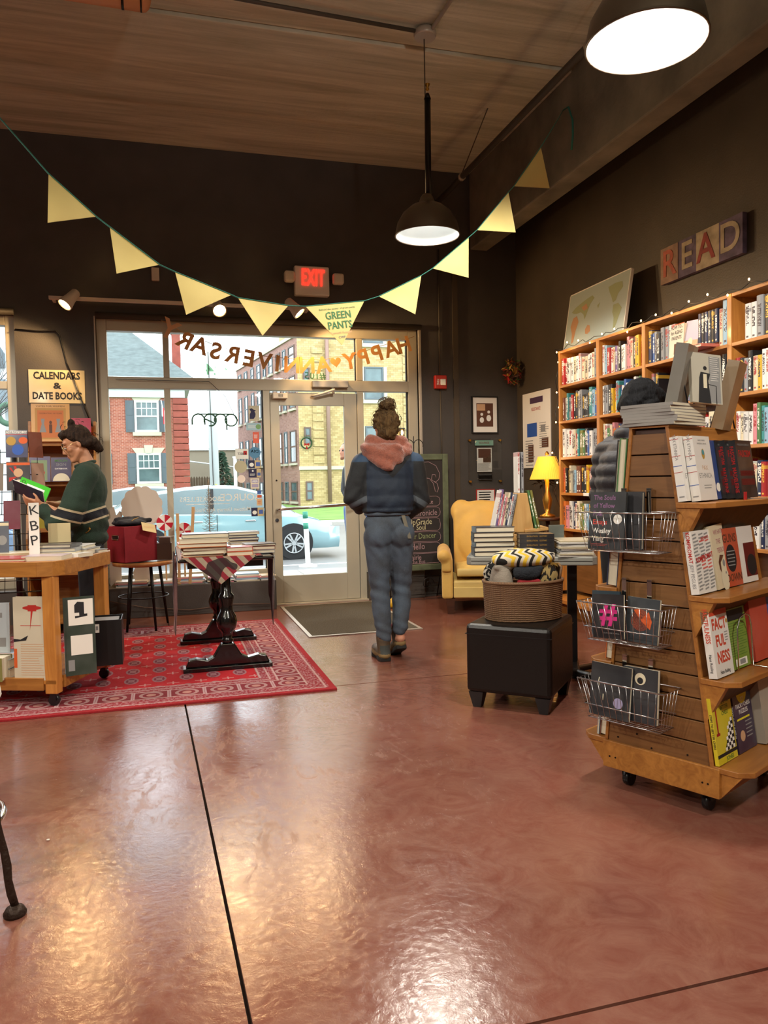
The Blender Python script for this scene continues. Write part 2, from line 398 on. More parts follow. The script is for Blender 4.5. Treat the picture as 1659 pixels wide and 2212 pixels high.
g = G().tube([(1.08, FY+.045, .95), (1.08, FY-.03, .95), (1.11, FY-.045, .955), (1.82, FY-.045, .985), (1.85, FY-.03, .985), (1.85, FY+.045, .985)], .014, 10); part('push_bar', g, 'chrome', d1)
part('lock', G().cyl((1.075, FY+.045, .845), (1.075, FY+.03, .845), .018), 'chrome', d1); part('screw', G().cyl((1.08, FY+.045, 1.24), (1.08, FY+.04, 1.24), .009), 'dark_metal', d1)
c_ = part('door_closer', G().box(1.45, 1.82, FY-.03, FY+.03, 2.16, 2.225), 'alu_light', win, bev=.006)
part('closer_arm', G().tube([(1.66, FY-.005, 2.16), (1.665, FY-.02, 2.1)], .014).tube([(1.67, FY-.06, 2.135), (1.5, FY-.04, 2.085), (1.45, FY+.02, 2.075)], .012), 'white_metal', win)
part('door_sensor', G().box(1.055, 1.2, FY-.035, FY+.045, 2.045, 2.1), 'offwhite', d1, bev=.006)
g = G(); 
for i in range(4): g.box(1.11+i*.012, 1.115+i*.012, FY-.037, FY-.0355, 2.06, 2.086)
part('sensor_slots', g, 'ink', d1)
# ledge under the window
struct('trim_4', G().box(-.56, 1.015, 7.37, FY+.0, 0, .285), 'black_wall', bev=.006)
struct('trim_5', G().box(1.99, 2.57, 7.5, FY+.0, 0, .285), 'black_wall', bev=.006)
struct('trim_6', G().box(-3.4, -1.25, 7.42, FY, 0, .3), 'black_wall')

# ------------------------------------------------------------------ ceiling services
g = G().cyl((2.785, FY, 4.06), (2.785, -3, 4.06), .027, n=10)
t = thing('conduit_pipe', 'long grey pipe running along beside the ceiling beam', 'pipe', (2.785, 2.3, 4.06))
part('pipe', g, 'pipe', t, world=True)
for y in (6.85, 4.6, 2.2): part('hanger_clamp', G().cyl((2.785, y-.02, 4.06), (2.785, y+.02, 4.06), .036, n=10), 'alu_light', t, world=True); part('hanger_rod', G().cyl((2.785, y, 4.09), (2.76, y-.7, 4.4), .005, n=6), 'pipe', t, world=True)
t = thing('ceiling_conduit', 'thin metal conduit across the ceiling meeting at a round junction box', 'conduit', (1.86, 5.25, 4.4))
part('tube', G().tube([(-1.6, 5.05, 4.37), (.76, 5.19, 4.37), (1.8, 5.24, 4.37)], .014), 'pipe', t, world=True)
part('tube', G().tube([(1.9, 5.2, 4.37), (1.93, 4.4, 4.37), (1.93, 2.7, 4.37)], .014), 'alu_light', t, world=True)
part('junction_box', G().lathe([(.075, 4.34), (.08, 4.352), (.08, 4.375), (.06, 4.4)], 20, M=TR(1.87, 5.25, 0)), 'alu_light', t, world=True)
g = G().cyl((-1.6, 5.06, 4.27), (-.03, 5.06, 4.24), .1, n=20).ball((-.03, 5.06, 4.24), (.05, .1, .1)); t = thing('ceiling_duct', 'tan round duct end at the top edge of the photo', 'duct', (-.8, 5.06, 4.26)); part('duct_tube', g, 'duct', t, world=True)
part('band', G().cyl((-.16, 5.06, 4.242), (-.145, 5.06, 4.242), .103, n=20).cyl((-.05, 5.06, 4.242), (-.04, 5.06, 4.242), .103, n=20), 'dark_metal', t, world=True)

def pendant(loc, label, stem=True, k=1, size=3.1, grp='white-lined metal pendant lamps'):
    x, y, z = loc; t = thing('pendant_lamp', label, 'lamp', loc, group=grp)
    out = [(.231, 0), (.228, .03), (.214, .09), (.175, .155), (.115, .205), (.06, .23), (.045, .27), (.03, .29)]
    part('lamp_shade', G().open_lathe(out, 40), 'shade_out', t)
    inn = [(.2285, .002), (.224, .03), (.208, .088), (.17, .145), (.108, .19), (.06, .2), (.001, .2)]
    part('reflector', G().open_lathe(inn, 40), 'shade_white', t)
    part('rim', G().tube([(.229*math.cos(a*pi/20), .229*math.sin(a*pi/20), 0) for a in range(40)], .005, 6, closed=True), 'shade_out', t)
    part('bulb', G().ball((0, 0, .168), (.028, .028, .03)), 'bulb_cool', t)
    part('cord', G().cyl((0, 0, .29), (0, 0, CZ-z-.04), .004, n=6), 'pipe', t)
    if stem:
        M = Matrix.Translation((.012, 0, .28)) @ Matrix.Rotation(.008, 4, 'Y')
        part('stem', G().cyl((0, 0, 0), (0, 0, .68), .022, n=10, M=M).cyl((0, 0, .68), (0, 0, .72), .026, .012, n=10, M=M), 'dark_metal', t)
        part('finial', G().lathe([(.008, .74), (.014, .75), (.008, .762), (.016, .775), (.02, .785), (0, .79)], 12, M=M), 'brass', t)
    else: part('stem', G().cyl((0, 0, .28), (0, 0, .6), .02, n=10), 'dark_metal', t)
    lamp_light('pendant_light', (x, y, z+.045), PENDANT_W*k, (1, .92, .8), .07, size)
pendant((1.87, 5.27, 2.965), 'pendant lamp hanging from a black stem above the walking woman', True, .6, 2.7)
pendant((1.86, 2.66, 2.905), 'large bright pendant lamp nearest the camera, at the top right', False)
for x, y, q in ((1.86, 0.0, 'behind the camera'), (-2.2, 4.6, 'out to the left by the front wall'), (-2.2, 1.8, 'out to the left, second from the front wall'), (-2.2, -.9, 'far behind the camera on the left')): pendant((x, y, 2.95), 'pendant lamp hanging '+q, False, 1.1)

# uplights added out of view behind the camera to brighten the ceiling
for x in (-2.4, 1.7):
    t = thing('added_uplight', 'added open-topped trough fill lamp behind the camera, %s row' % ('left' if x < 0 else 'right'), 'lamp', (x, -1.3, 2.9), group='added fill uplights')
    part('trough', G().box(-.6, .6, -.07, .07, 0, .01).box(-.6, .6, -.07, -.062, .01, .05).box(-.6, .6, .062, .07, .01, .05), 'offwhite', t); part('tube', G().cyl((-.55, 0, .03), (.55, 0, .03), .013), 'bulb_cool', t)
    for s in (-.5, .5): part('hanging_wire', G().cyl((s, 0, .01), (s, 0, CZ-2.9), .003, n=5), 'pipe', t)
    o = lamp_light('added_fill_light', (x, -1.3, 3.0), 230, (1, .93, .82), .08, 3.1); o.rotation_euler = (pi, 0, 0)
# track light
t = thing('track_light', 'pale metal track with three glowing warm spotlights over the window', 'light', (.25, 7.4, 2.88))
part('track', G().box(-.93, 1.45, 7.42, 7.46, 2.885, 2.915), 'offwhite', t, world=True, bev=.003)
for x in (-.9, .3, 1.4): part('bracket', G().box(x-.012, x+.012, 7.46, 7.6, 2.89, 2.91), 'offwhite', t, world=True)
def head(x, z, d):
    d = Vector(d).normalized(); c = Vector((x, 7.33, z)); M = Matrix.Translation(c) @ d.to_track_quat('Z', 'Y').to_matrix().to_4x4()
    h = part('spot_head', G().open_lathe([(.03, -.16), (.04, -.15), (.05, -.06), (.064, .0), (.066, .02), (.058, .02), (.05, -.02)], 20, M=M), 'offwhite', t, world=True)
    f = G().disc(None, .056, M @ Matrix.Translation((0, 0, .004)), 20); part('lamp_face', f, 'spot_face', h, world=True)
    part('spot_arm', G().cyl(c-d*.09, (x, 7.44, 2.885), .008, n=8), 'offwhite', t, world=True)
    l = bpy.data.lights.new('spot_light', 'SPOT'); l.energy = SPOT_W; l.color = (1, .62, .28); l.spot_size = 2.5; l.spot_blend = .35; l.shadow_soft_size = .05
    o = bpy.data.objects.new('spot_light', l); COL.objects.link(o); o.matrix_world = Matrix.Translation(c+d*.035) @ (-d).to_track_quat('Z', 'Y').to_matrix().to_4x4()
head(-.78, 2.83, (-.55, -.35, -.75)); head(.545, 2.83, (.1, -.75, -.6)); head(1.285, 2.84, (.62, -.25, -.72))

# exit sign
t = thing('exit_sign', 'lit red exit sign box with a small lamp on each side', 'sign', (1.46, 7.52, 3.06))
part('sign_box', G().box(1.29, 1.635, 7.52, 7.6, 3.05, 3.335), 'white_paint', t, world=True, bev=.012)
part('lettering', put(text('EXIT', .225, .006, .012, .48, 'CENTER', 1.06), frame((1.47, 7.513, 3.215), (1, 0, -.02), (0, 0, 1))), 'exit_red', t, world=True)
for x0, x1 in ((1.185, 1.285), (1.665, 1.775)): part('emergency_lamp', G().box(x0, x1, 7.47, 7.55, 3.165, 3.27), 'offwhite', t, world=True, bev=.02)
part('lamp_arm', G().cyl((1.28, 7.55, 3.2), (1.3, 7.56, 3.2), .015), 'dark_metal', t, world=True); part('lamp_arm', G().cyl((1.62, 7.55, 3.2), (1.68, 7.54, 3.2), .015), 'dark_metal', t, world=True)
solo('wall_sensor', G().box(-.035, .035, -.02, .02, -.06, .06), 'offwhite', 'small cream plastic box on the black wall above the window', 'sensor', M=TR(-.015, 7.58, 3.19), bev=.006)
t = thing('fire_alarm', 'red fire alarm strobe on the black wall right of the window', 'alarm', (2.8, 7.58, 2.15))
part('housing', G().box(2.735, 2.865, 7.545, 7.6, 2.16, 2.3), 'red_plastic', t, world=True, bev=.008); part('strobe', G().box(2.79, 2.85, 7.53, 7.545, 2.195, 2.26), 'lens', t, world=True, bev=.006)
part('lettering', G().join(text('FIRE', .035, .001, .01), frame((2.765, 7.543, 2.23), (0, 0, -1), (1, 0, 0))), 'white_paint', t, world=True)
solo('alarm_conduit', G().tube([(2.81, 7.585, 3.6), (2.8, 7.585, 2.3)], .008).tube([(2.805, 7.585, 2.16), (2.81, 7.585, 1.2)], .008), 'pipe', 'thin conduit running up the black wall through the fire alarm', 'conduit')
# ------------------------------------------------------------------ outdoors
def brick_fn(c1, c2, mortar, bw=.21, bh=.075, lo=.75):
    def f(c):
        x, y, z, v = coords(); h = x+y; row = ffloor(z/bh); u = h/bw+(row % 2)*.5
        m = fmax((fabs((z/bh) % 1-.5) > .42)*1.0, (fabs(u % 1-.5) > .46)*1.0)
        n = nz(combine(ffloor(u)*7.3, row*3.1, 0), 3, 0); n2 = nz(v, .6, 4)
        col = mix(ramp(n, .3, .7), L(c1), L(c2)); col = mix(ramp(n2, .6, .8)*.35, col, L(mortar)); return mix(m*.65, col, L(mortar))
    return f
DIM[0] = .74
mat('brick_red', '#b0695a', .9, fn=brick_fn('#97503f', '#b56a55', '#c9a99a')); mat('brick_rose', '#a07a6c', .9, fn=brick_fn('#93695c', '#a87f70', '#ab948a'))
mat('brick_yellow', '#b8a86a', .9, fn=brick_fn('#b29a66', '#d0b884', '#94835c', .25, .1)); mat('quoin', '#9a4f42', .9, fn=vary(3, .85, 1.15)); mat('quoin_yellow', '#b0a062', .9)
mat('shingle', '#667272', .9, fn=vary(3, .8, 1.2, 5, (1, 1, 3))); mat('cornice', '#e6eeee', .6); mat('limestone', '#c9c3ae', .9); mat('shutter', '#59636b', .7)
mat('dark_pane', '#5c6f72', .12, fn=vary(1.2, .7, 1.5)); mat('sash', '#e6eae8', .6); mat('sash_brown', '#6b5348', .7); mat('sash_grey', '#5d6a70', .6)
mat('asphalt', '#807f7d', .45, fn=vary(.6, .85, 1.1), bump=nbump(20, .2)); mat('sidewalk', '#b3b0a6', .6, fn=vary(.8, .9, 1.08)); mat('grass', '#6f9440', .95, fn=vary(1.3, .75, 1.25, 6), bump=nbump(15, .8))
mat('paint_line', '#e8e8e0', .7); mat('pole_white', '#d9e3df', .6); mat('tan_wall', '#a39c88', .9, fn=vary(.3, .9, 1.08)); mat('fence', '#83715f', .9, fn=vary(2, .8, 1.15)); mat('evergreen', '#4e6e58', .9)
mat('car_teal', '#9cc4ca', .2, .25, coat=1); mat('car_blue', '#7f97b4', .22, .3, coat=1); mat('car_white', '#d5dbe0', .25, coat=1); mat('car_glass', '#4a5d5e', .06, fn=vary(1, .8, 1.3)); mat('tyre', '#1b1b1c', .8); mat('rim', '#c3c8ca', .3, .6)
mat('copper', '#9a7a6c', .6); mat('flag_red', '#c8262c', .7); mat('flag_white', '#efefef', .7); mat('green_paint', '#2f8f72', .5); mat('bark', '#4e4a46', .9)

DIM[0] = 1
ROAD = -.3
struct('pavement_ground', G().box(-60, 70, 10.9, 120, -.7, ROAD), 'asphalt'); bpy.data.objects['pavement_ground'].name = 'road'
sw = sempty('sidewalk')
for i in range(-6, 14):
    for (a, b) in ((7.88, 9.35), (9.36, 10.85)): part('paving_slab', G().box(i*1.5+.3, i*1.5+1.79, a, b, -.3, -.03), 'sidewalk', sw, bev=.008)
part('kerb', G().box(-9, 22, 10.86, 11.02, -.4, -.06), 'sidewalk', sw)
rl = sempty('road_markings')
for y0, y1 in ((12.55, 12.67), (13.9, 14.0), (11.6, 11.7)): part('painted_line', G().box(-20, 30, y0, y1, ROAD, ROAD+.006), 'paint_line', rl)
g = G().hexa([(-60, 27.5, -.3), (70, 27.5, -.3), (70, 50.8, .1), (-60, 50.8, .1)], [(-60, 27.5, -.16), (70, 27.5, -.16), (70, 50.8, .25), (-60, 50.8, .25)]); struct('lawn', g, 'grass')
struct('far_kerb', G().box(-60, 70, 26, 27.5, -.4, -.18), 'sidewalk')

def window_w(parent, x0, x1, z0, z1, y, fm='sash', rows=True, proud=.06, dv=None):
    """dv: matrix placing the facade plane (local x along wall, y outward negative, z up)"""
    M = dv or Matrix.Translation((0, y, 0)); t = .1 if rows else .07
    g = G().box(x0, x1, -proud, .02, z0, z0+t, M=M).box(x0, x1, -proud, .02, z1-t, z1, M=M).box(x0, x0+t, -proud, .02, z0+t, z1-t, M=M).box(x1-t, x1, -proud, .02, z0+t, z1-t, M=M)
    zm = (z0+z1)/2; g.box(x0+t, x1-t, -proud*.9, .02, zm-.035, zm+.035, M=M)
    if rows:
        for i in (1, 2, 3): q = x0+t+(x1-x0-2*t)*i/4; g.box(q-.018, q+.018, -proud*.7, .0, zm+.035, z1-t, M=M)
        q = (zm+z1)/2; g.box(x0+t, x1-t, -proud*.65, .0, q-.018, q+.018, M=M)
    f = part('window', g, fm, parent); part('glass_pane', G().box(x0+t*.5, x1-t*.5, -proud*.35, -.005, z0+t*.5, z1-t*.5, M=M), 'dark_pane', f)
h = thing('brick_house', 'two-storey red brick house with shutters and grey hipped roof across the street', 'house', (0, 0, 0))
HY = 40
part('wall', G().box(-9, 1.0, HY, 50, -.2, 5.75), 'brick_red', h)
part('cornice', G().box(-9.5, 1.15, HY-.15, 50, 5.55, 6.0).box(-9.6, 1.4, HY-.45, 50.3, 6.0, 6.28).box(-9.6, 1.5, HY-.6, 50.4, 6.28, 6.5), 'cornice', h)
part('roof', G().add([(-9.6, HY-.6, 6.5), (1.55, HY-.6, 6.5), (1.55, 50.5, 6.5), (-9.6, 50.5, 6.5), (-4.0, 45, 11.6), (-4.2, 45.1, 11.6)], [(0, 1, 4, 5), (1, 2, 4), (2, 3, 5, 4), (3, 0, 5)]), 'shingle', h)
part('chimney', G().box(.62, 1.05, 41.5, 42.4, 5.5, 9.1).box(.58, 1.09, 41.45, 42.45, 9.1, 9.25), 'quoin', h)
for i in range(17): part('quoin', G().box(.55, 1.3+(i % 2)*.0, HY-.12, HY+.5, .0+i*.327, .3+i*.327), 'quoin', h, bev=.03)
for (xa, z0, z1, key) in ((-.7, 3.85, 5.4, 0), (-.67, 1.3, 2.8, 1), (-3.42, 3.85, 5.4, 0), (-3.4, 1.3, 2.8, 1)):
    window_w(h, xa-.58, xa+.58, z0, z1, HY)
    part('window_sill', G().box(xa-.68, xa+.68, HY-.14, HY, z0-.19, z0-.01), 'limestone', h)
    gl = G().hexa([(xa-.6, HY-.05, z1), (xa+.6, HY-.05, z1), (xa+.6, HY, z1), (xa-.6, HY, z1)], [(xa-.78, HY-.05, z1+.26), (xa+.78, HY-.05, z1+.26), (xa+.78, HY, z1+.26), (xa-.78, HY, z1+.26)])
    if key: gl.hexa([(xa-.15, HY-.1, z1), (xa+.15, HY-.1, z1), (xa+.15, HY, z1), (xa-.15, HY, z1)], [(xa-.22, HY-.1, z1+.4), (xa+.22, HY-.1, z1+.4), (xa+.22, HY, z1+.4), (xa-.22, HY, z1+.4)])
    part('lintel', gl, 'limestone', h)
    for s in (-1, 1): part('shutter', G().box(xa+s*.8-.2, xa+s*.8+.2, HY-.06, HY, z0, z1).box(xa+s*.8-.14, xa+s*.8+.14, HY-.075, HY, z0+.1, (z0+z1)/2-.08).box(xa+s*.8-.14, xa+s*.8+.14, HY-.075, HY, (z0+z1)/2+.05, z1-.1), 'shutter', h)
fg = thing('striped_flag', 'red and white striped flag hanging beside the brick house window', 'flag', (.18, 39.4, 4))
part('flag_staff', G().cyl((.2, 39.9, 4.3), (.0, 39.2, 5.35), .025), 'pole_white', fg, world=True)
for i in range(5): part('stripe', G().box(.02+i*.06, .08+i*.06, 39.3, 39.32, 4.9-.33*(i+1)-i*.05, 5.1-i*.12), 'flag_red' if i % 2 else 'flag_white', fg, world=True)
# apartment building
ap = thing('apartment_building', 'large brick apartment block, yellow brick front and rose side, seen through the door', 'building', (0, 0, 0))
AY = 38
part('front_wall', G().box(6.54, 26, AY, 44, -.3, 14), 'brick_yellow', ap)
A = Vector((6.54, AY, 0)); B = Vector((4.75, 50.75, 0)); dirn = (A-B).normalized(); WM = frame((A.x, A.y, 0), dirn, (0, 0, 1)) @ Matrix.Rotation(-pi/2, 4, 'X')
LN = (B-A).length
def al(t): return -t*LN
part('side_wall', G().box(-LN-.0, 0.0, 0, 3, -.3, 8.45, M=WM), 'brick_rose', ap); part('coping', G().box(-LN-.1, 0, -.08, 1, 8.45, 8.62, M=WM), 'limestone', ap)
for (t0, t1) in ((.03, .11), (.15, .19), (.225, .29), (.34, .4), (.45, .49), (.54, .6), (.66, .71), (.78, .84), (.9, .96)):
    for z0, z1 in ((.25, 1.25), (2.2, 3.85), (4.95, 6.6), (7.2, 8.1)):
        window_w(ap, al(t1), al(t0), z0, z1, 0, 'sash_brown' if t1-t0 > .06 else 'sash_grey', False, .05, WM)
        part('window_sill', G().box(al(t1)-.05, al(t0)+.05, -.1, 0, z0-.12, z0-.01, M=WM), 'limestone', ap)
part('stone_band', G().box(6.5, 26, AY-.1, AY, 1.82, 2.0), 'limestone', ap)
for i in range(14): part('brick_band', G().box(7.25, 7.8, AY-.06, AY, 2.15+i*.42, 2.5+i*.42), 'brick_yellow', ap)
for i in range(14): part('brick_band', G().box(12.0, 12.8, AY-.06, AY, 2.15+i*.42, 2.5+i*.42), 'brick_yellow', ap)
for (x0, x1, z0, z1) in ((6.8, 7.15, 3.1, 3.95), (6.82, 7.2, .3, 1.25), (6.8, 7.15, 6.0, 6.9)): window_w(ap, x0, x1, z0, z1, AY, 'sash_brown', False)
for (x0, x1, z0, z1) in ((9.95, 10.95, 2.35, 4.0), (9.95, 10.95, 5.35, 7.0), (9.95, 10.95, 8.2, 9.9), (13.6, 14.6, 2.35, 4.0)):
    window_w(ap, x0, x1, z0, z1, AY, 'sash_grey', False, .08); part('window_surround', G().box(x0-.2, x0-.02, AY-.05, AY, z0, z1).box(x1+.02, x1+.2, AY-.05, AY, z0, z1).box(x0-.28, x1+.28, AY-.12, AY, z0-.2, z0-.02), 'limestone', ap)
part('downspout', G().cyl((8.03, AY-.1, .2), (8.03, AY-.1, 10), .1, n=8), 'copper', ap)
wl = thing('wall_lantern', 'lit lantern on the yellow brick wall behind the woman\'s head', 'lamp', (11.85, 37.8, 3.65))
part('lantern_body', G().box(-.11, .11, -.1, .2, -.2, -.17).box(-.13, .13, -.12, .2, .2, .25).box(-.11, -.09, -.1, .1, -.2, .2).box(.09, .11, -.1, .1, -.2, .2), 'dark_metal', wl); part('flame', G().ball((0, 0, 0), (.07, .07, .13)), mat('lantern_glow', (1, .6, .2), emit=14), wl)
# further back
t = thing('tan_building', 'low tan warehouse wall behind the wooden fence', 'building', (0, 0, 0)); part('wall', G().box(1.2, 9, 56, 62, -.2, 3.6), 'tan_wall', t); part('coping', G().box(1.1, 9.1, 55.9, 62, 3.6, 3.75), 'cornice', t); part('handrail', G().cyl((1.2, 55.5, 2.9), (5.4, 55.5, 2.3), .05), 'pole_white', t)
t = thing('wooden_fence', 'brown picket fence in front of the tan building', 'fence', (0, 0, 0))
for i in range(22): part('picket', G().prism([(0, -.2), (.13, -.2), (.13, 1.55), (.065, 1.68), (0, 1.55)], 0, .03, M=Matrix.Translation((1.2+i*.15, 46, 0)) @ Matrix.Rotation(pi/2, 4, 'X')), 'fence', t)
def conifer(x, y, z0, h, r, label, name='evergreen_tree'):
    g = G(); rr = random.Random(int(x*10))
    for i in range(420):
        q = rr.random()**.7; a = rr.random()*2*pi; z = z0+.15*h+q*h*.85; R = r*(1-q)*(.5+.55*rr.random())+.03; p = Vector((x+R*math.cos(a), y+R*math.sin(a), z)); s = .16
        d = Vector((math.cos(a), math.sin(a), -.35)).normalized()*s; n = Vector((-math.sin(a), math.cos(a), 0))*s*.45; g.add([p-n, p+n, p+d*1.5], [(0, 1, 2)]); g.add([p-n*.6+Vector((0, 0, s*.4)), p-n*.6-Vector((0, 0, s*.4)), p+d*1.3], [(0, 1, 2)])
    t = thing(name, label, 'tree', (x, y, z0)); part('foliage', g, 'evergreen', t, world=True, kind='stuff'); part('trunk', G().cyl((x, y, z0-.3), (x, y, z0+h*.9), .09*h/2, .02), 'bark', t, world=True)
conifer(3.2, 44.2, 0, 3.0, .75, 'small evergreen tree in front of the wooden fence')
t = thing('utility_pole', 'tall pale utility pole standing behind the light blue car', 'pole', (1.33, 21, -.3)); part('shaft', G().cyl((0, 0, 0), (-.1, 0, 12), .13, .1, n=12), 'pole_white', t); part('guy_cable', G().cyl((-.1, -.1, 5.0), (-.05, -.15, .6), .012, n=6), 'bark', t); part('yellow_tag', G().box(-.02, .04, -.15, -.13, 1.0, 1.5), mat('tag_yellow', '#c9c23c', .6), t)
t = thing('sign_post', 'thin pale street sign post right of the utility pole', 'post', (2.13, 24, -.2)); part('post', G().cyl((0, 0, 0), (0, 0, 2.2), .05), 'pole_white', t); part('cap', G().box(-.07, .07, -.02, .02, 2.2, 2.25), 'pole_white', t)
t = thing('bollard_post', 'white flexible traffic post with green bands beside the car', 'bollard', (2.45, 13.6, ROAD))
part('base', G().lathe([(.17, 0), (.16, .03), (.08, .055), (.05, .06)], 20), 'white_paint', t); part('tube', G().cyl((0, 0, .05), (-.03, 0, .98), .045, .045, n=14), 'white_paint', t); part('green_band', G().cyl((-.022, 0, .68), (-.026, 0, .79), .047, .047, n=14).cyl((-.028, 0, .87), (-.031, 0, .99), .047, .047, n=14), 'green_paint', t)

# cars
def car(x, y, col, label, rz=0):
    t = thing('car', label, 'car', (x, y, ROAD), rz, 'cars parked along the street'); hw = .88
    st = [(0, .95, .97), (.1, 1.0, 1.06), (.5, .98, 1.24), (1.0, .96, 1.38), (1.5, .95, 1.45), (2.0, .94, 1.48), (2.5, .92, 1.46), (2.9, .9, 1.36), (3.3, .88, 1.14), (3.62, .86, .93), (3.75, .86, .87), (4.0, .79, .80), (4.25, .68, .69), (4.42, .55, .56), (4.5, .38, .39)]
    v = []; n = 13
    for (q, b, r) in st:
        e = 1 if .08 < q < 4.3 else .86; w_ = hw*e
        f = (r-b)/.55; tw = w_-.02-.27*min(1, f*1.1)
        ring = [(-w_*.9, .2), (-w_, .32), (-w_, .62), (-w_*.985, b-.03), (-w_*.97, b), (-tw, max(r-.05, b+.0)), (-tw*.75, r)]
        ring += [(0, r+.015)]+[(-a, c) for a, c in ring[::-1]][:5]; ring = ring[:13]
        v += [(q, a, c) for a, c in ring]
    # ring order: left bottom .. left roof, centre, right roof .. ; close underneath
    f = []; fm = []
    for i in range(len(st)-1):
        for j in range(n-1):
            f.append((i*n+j, (i+1)*n+j, (i+1)*n+j+1, i*n+j+1)); q = (st[i][0]+st[i+1][0])/2
            side = j in (4, 8) and .45 < q < 3.2; ws = j in (5, 6, 7, 8, 4) and (2.85 < q < 3.62 or q < .5) and j in (5, 6, 7)
            fm.append(1 if (side or ws) else 0)
    g = G(); g.add(v, f, 0, True); g.m = fm; g.add(v[:n], [tuple(range(n))]); g.add(v[-n:], [tuple(range(n))[::-1]])
    part('body', g, [col, 'car_glass'], t)
    for s in (-1, 1):
        for wx in (.83, 3.55):
            yy = s*hw
            part('wheel_arch', G().cyl((wx, yy*.93, .33), (wx, yy+s*.006, .33), .385, n=28), 'tyre', t)
            wh = part('wheel', G().cyl((wx, yy*.8, .325), (wx, yy+s*.02, .325), .325, n=32), 'tyre', t)
            g = G().tube([(.195*math.cos(a*pi/14), .195*math.sin(a*pi/14), .006) for a in range(28)], .012, 6, closed=True, M=frame((wx, yy+s*.018, .325), (1, 0, 0), (0, 0, -s))); 
            for k in range(10):
                a = k*pi/5+(.12 if k % 2 else -.12); g.join(G().box(.03, .2, -.016, .016, 0, .014), frame((wx, yy+s*.018, .325), (1, 0, 0), (0, 0, -s)) @ Matrix.Rotation(a, 4, 'Z'))
            g.cyl((wx, yy, .325), (wx, yy+s*.036, .325), .045, n=14); part('hubcap', g, 'rim', wh)
        for q in (1.62, 2.62): part('door_handle', G().box(q, q+.2, s*hw-.01, s*hw+.03, .78, .81), 'chrome', t, bev=.01)
        part('door_seam', G().box(2.08, 2.09, s*hw-.01, s*hw+.003, .35, .93).box(3.05, 3.06, s*hw-.01, s*hw+.003, .35, .9), 'tyre', t)
        part('window_pillar', G().hexa([(1.95, s*.8-.05, .9), (2.03, s*.8-.05, .9), (2.03, s*.86, .9), (1.95, s*.86, .9)], [(1.98, s*.6-.03, 1.42), (2.04, s*.6-.03, 1.42), (2.04, s*.64, 1.42), (1.98, s*.64, 1.42)]), 'tyre', t)
        part('headlamp', G().ball((4.18, s*.66, .66), (.2, .17, .07)), 'lens', t); part('side_mirror', G().ball((3.0, s*.97, .96), (.1, .1, .08)), col, t)
    return t
car(-1.12, 15.88, 'car_teal', 'light blue hatchback car parked right outside the window and door')
car(-6.75, 16.1, 'car_blue', 'blue-grey car parked behind the light blue one, left of it')
car(-2.5, 24.2, 'car_white', 'white car roof showing above and behind the light blue car')
# white house seen through the far left window
t = thing('white_house', 'white painted house front seen through the far left window', 'house', (0, 0, 0))
part('wall', G().box(-12, -4.0, 24, 30, -.3, 6.2), 'cornice', t); part('roof', G().hexa([(-12, 23.6, 6.2), (-3.8, 23.6, 6.2), (-3.8, 30, 6.2), (-12, 30, 6.2)], [(-12, 26, 8.3), (-6, 26, 8.3), (-6, 28, 8.3), (-12, 28, 8.3)]), 'shingle', t)
part('arched_vent', G().prism([(-4.75, 4.6), (-4.2, 4.6), (-4.2, 5.0), (-4.35, 5.25), (-4.6, 5.25), (-4.75, 5.0)], -23.98, -23.9, M=Matrix.Rotation(pi/2, 4, 'X')), 'sash_grey', t)
part('porch_roof', G().hexa([(-8, 22.6, 3.45), (-3.9, 22.6, 3.45), (-3.9, 24, 3.45), (-8, 24, 3.45)], [(-8, 23.2, 4.2), (-4.1, 23.2, 4.2), (-4.1, 24, 4.2), (-8, 24, 4.2)]), 'sash_grey', t)
part('porch_column', G().box(-4.45, -4.1, 22.8, 23.1, -.3, 3.4).box(-5.9, -5.6, 22.8, 23.1, -.3, 3.4), 'cornice', t); part('porch_rail', G().box(-8, -4, 22.9, 22.96, .9, 1.0).box(-8, -4, 22.9, 22.96, .1, .2), 'cornice', t)
g = G().tube([(.26*math.cos(a*pi/12), 0, .26*math.sin(a*pi/12)) for a in range(24)], .075, 8, closed=True); solo('evergreen_wreath', g, 'evergreen', 'round green wreath hanging on the white porch', 'wreath', M=TR(-3.88, 22.4, 3.17))
t = thing('bare_tree', 'bare leafless tree in front of the white house', 'tree', (-4.6, 18, -.3)); g = G(); rr = random.Random(4)
def branch(p, d, l, r, k):
    q = p+d*l; g.cyl(p, q, r, r*.65, n=5)
    if k:
        for _ in range(3 if k > 1 else 2): branch(p+d*l*rr.uniform(.5, 1), (d+Vector((rr.uniform(-.7, .7), rr.uniform(-.5, .5), rr.uniform(-.2, .5)))).normalized(), l*rr.uniform(.55, .8), r*.55, k-1)
branch(Vector((0, 0, 0)), Vector((.12, 0, 1)).normalized(), 2.4, .055, 5); part('branches', g, 'bark', t)
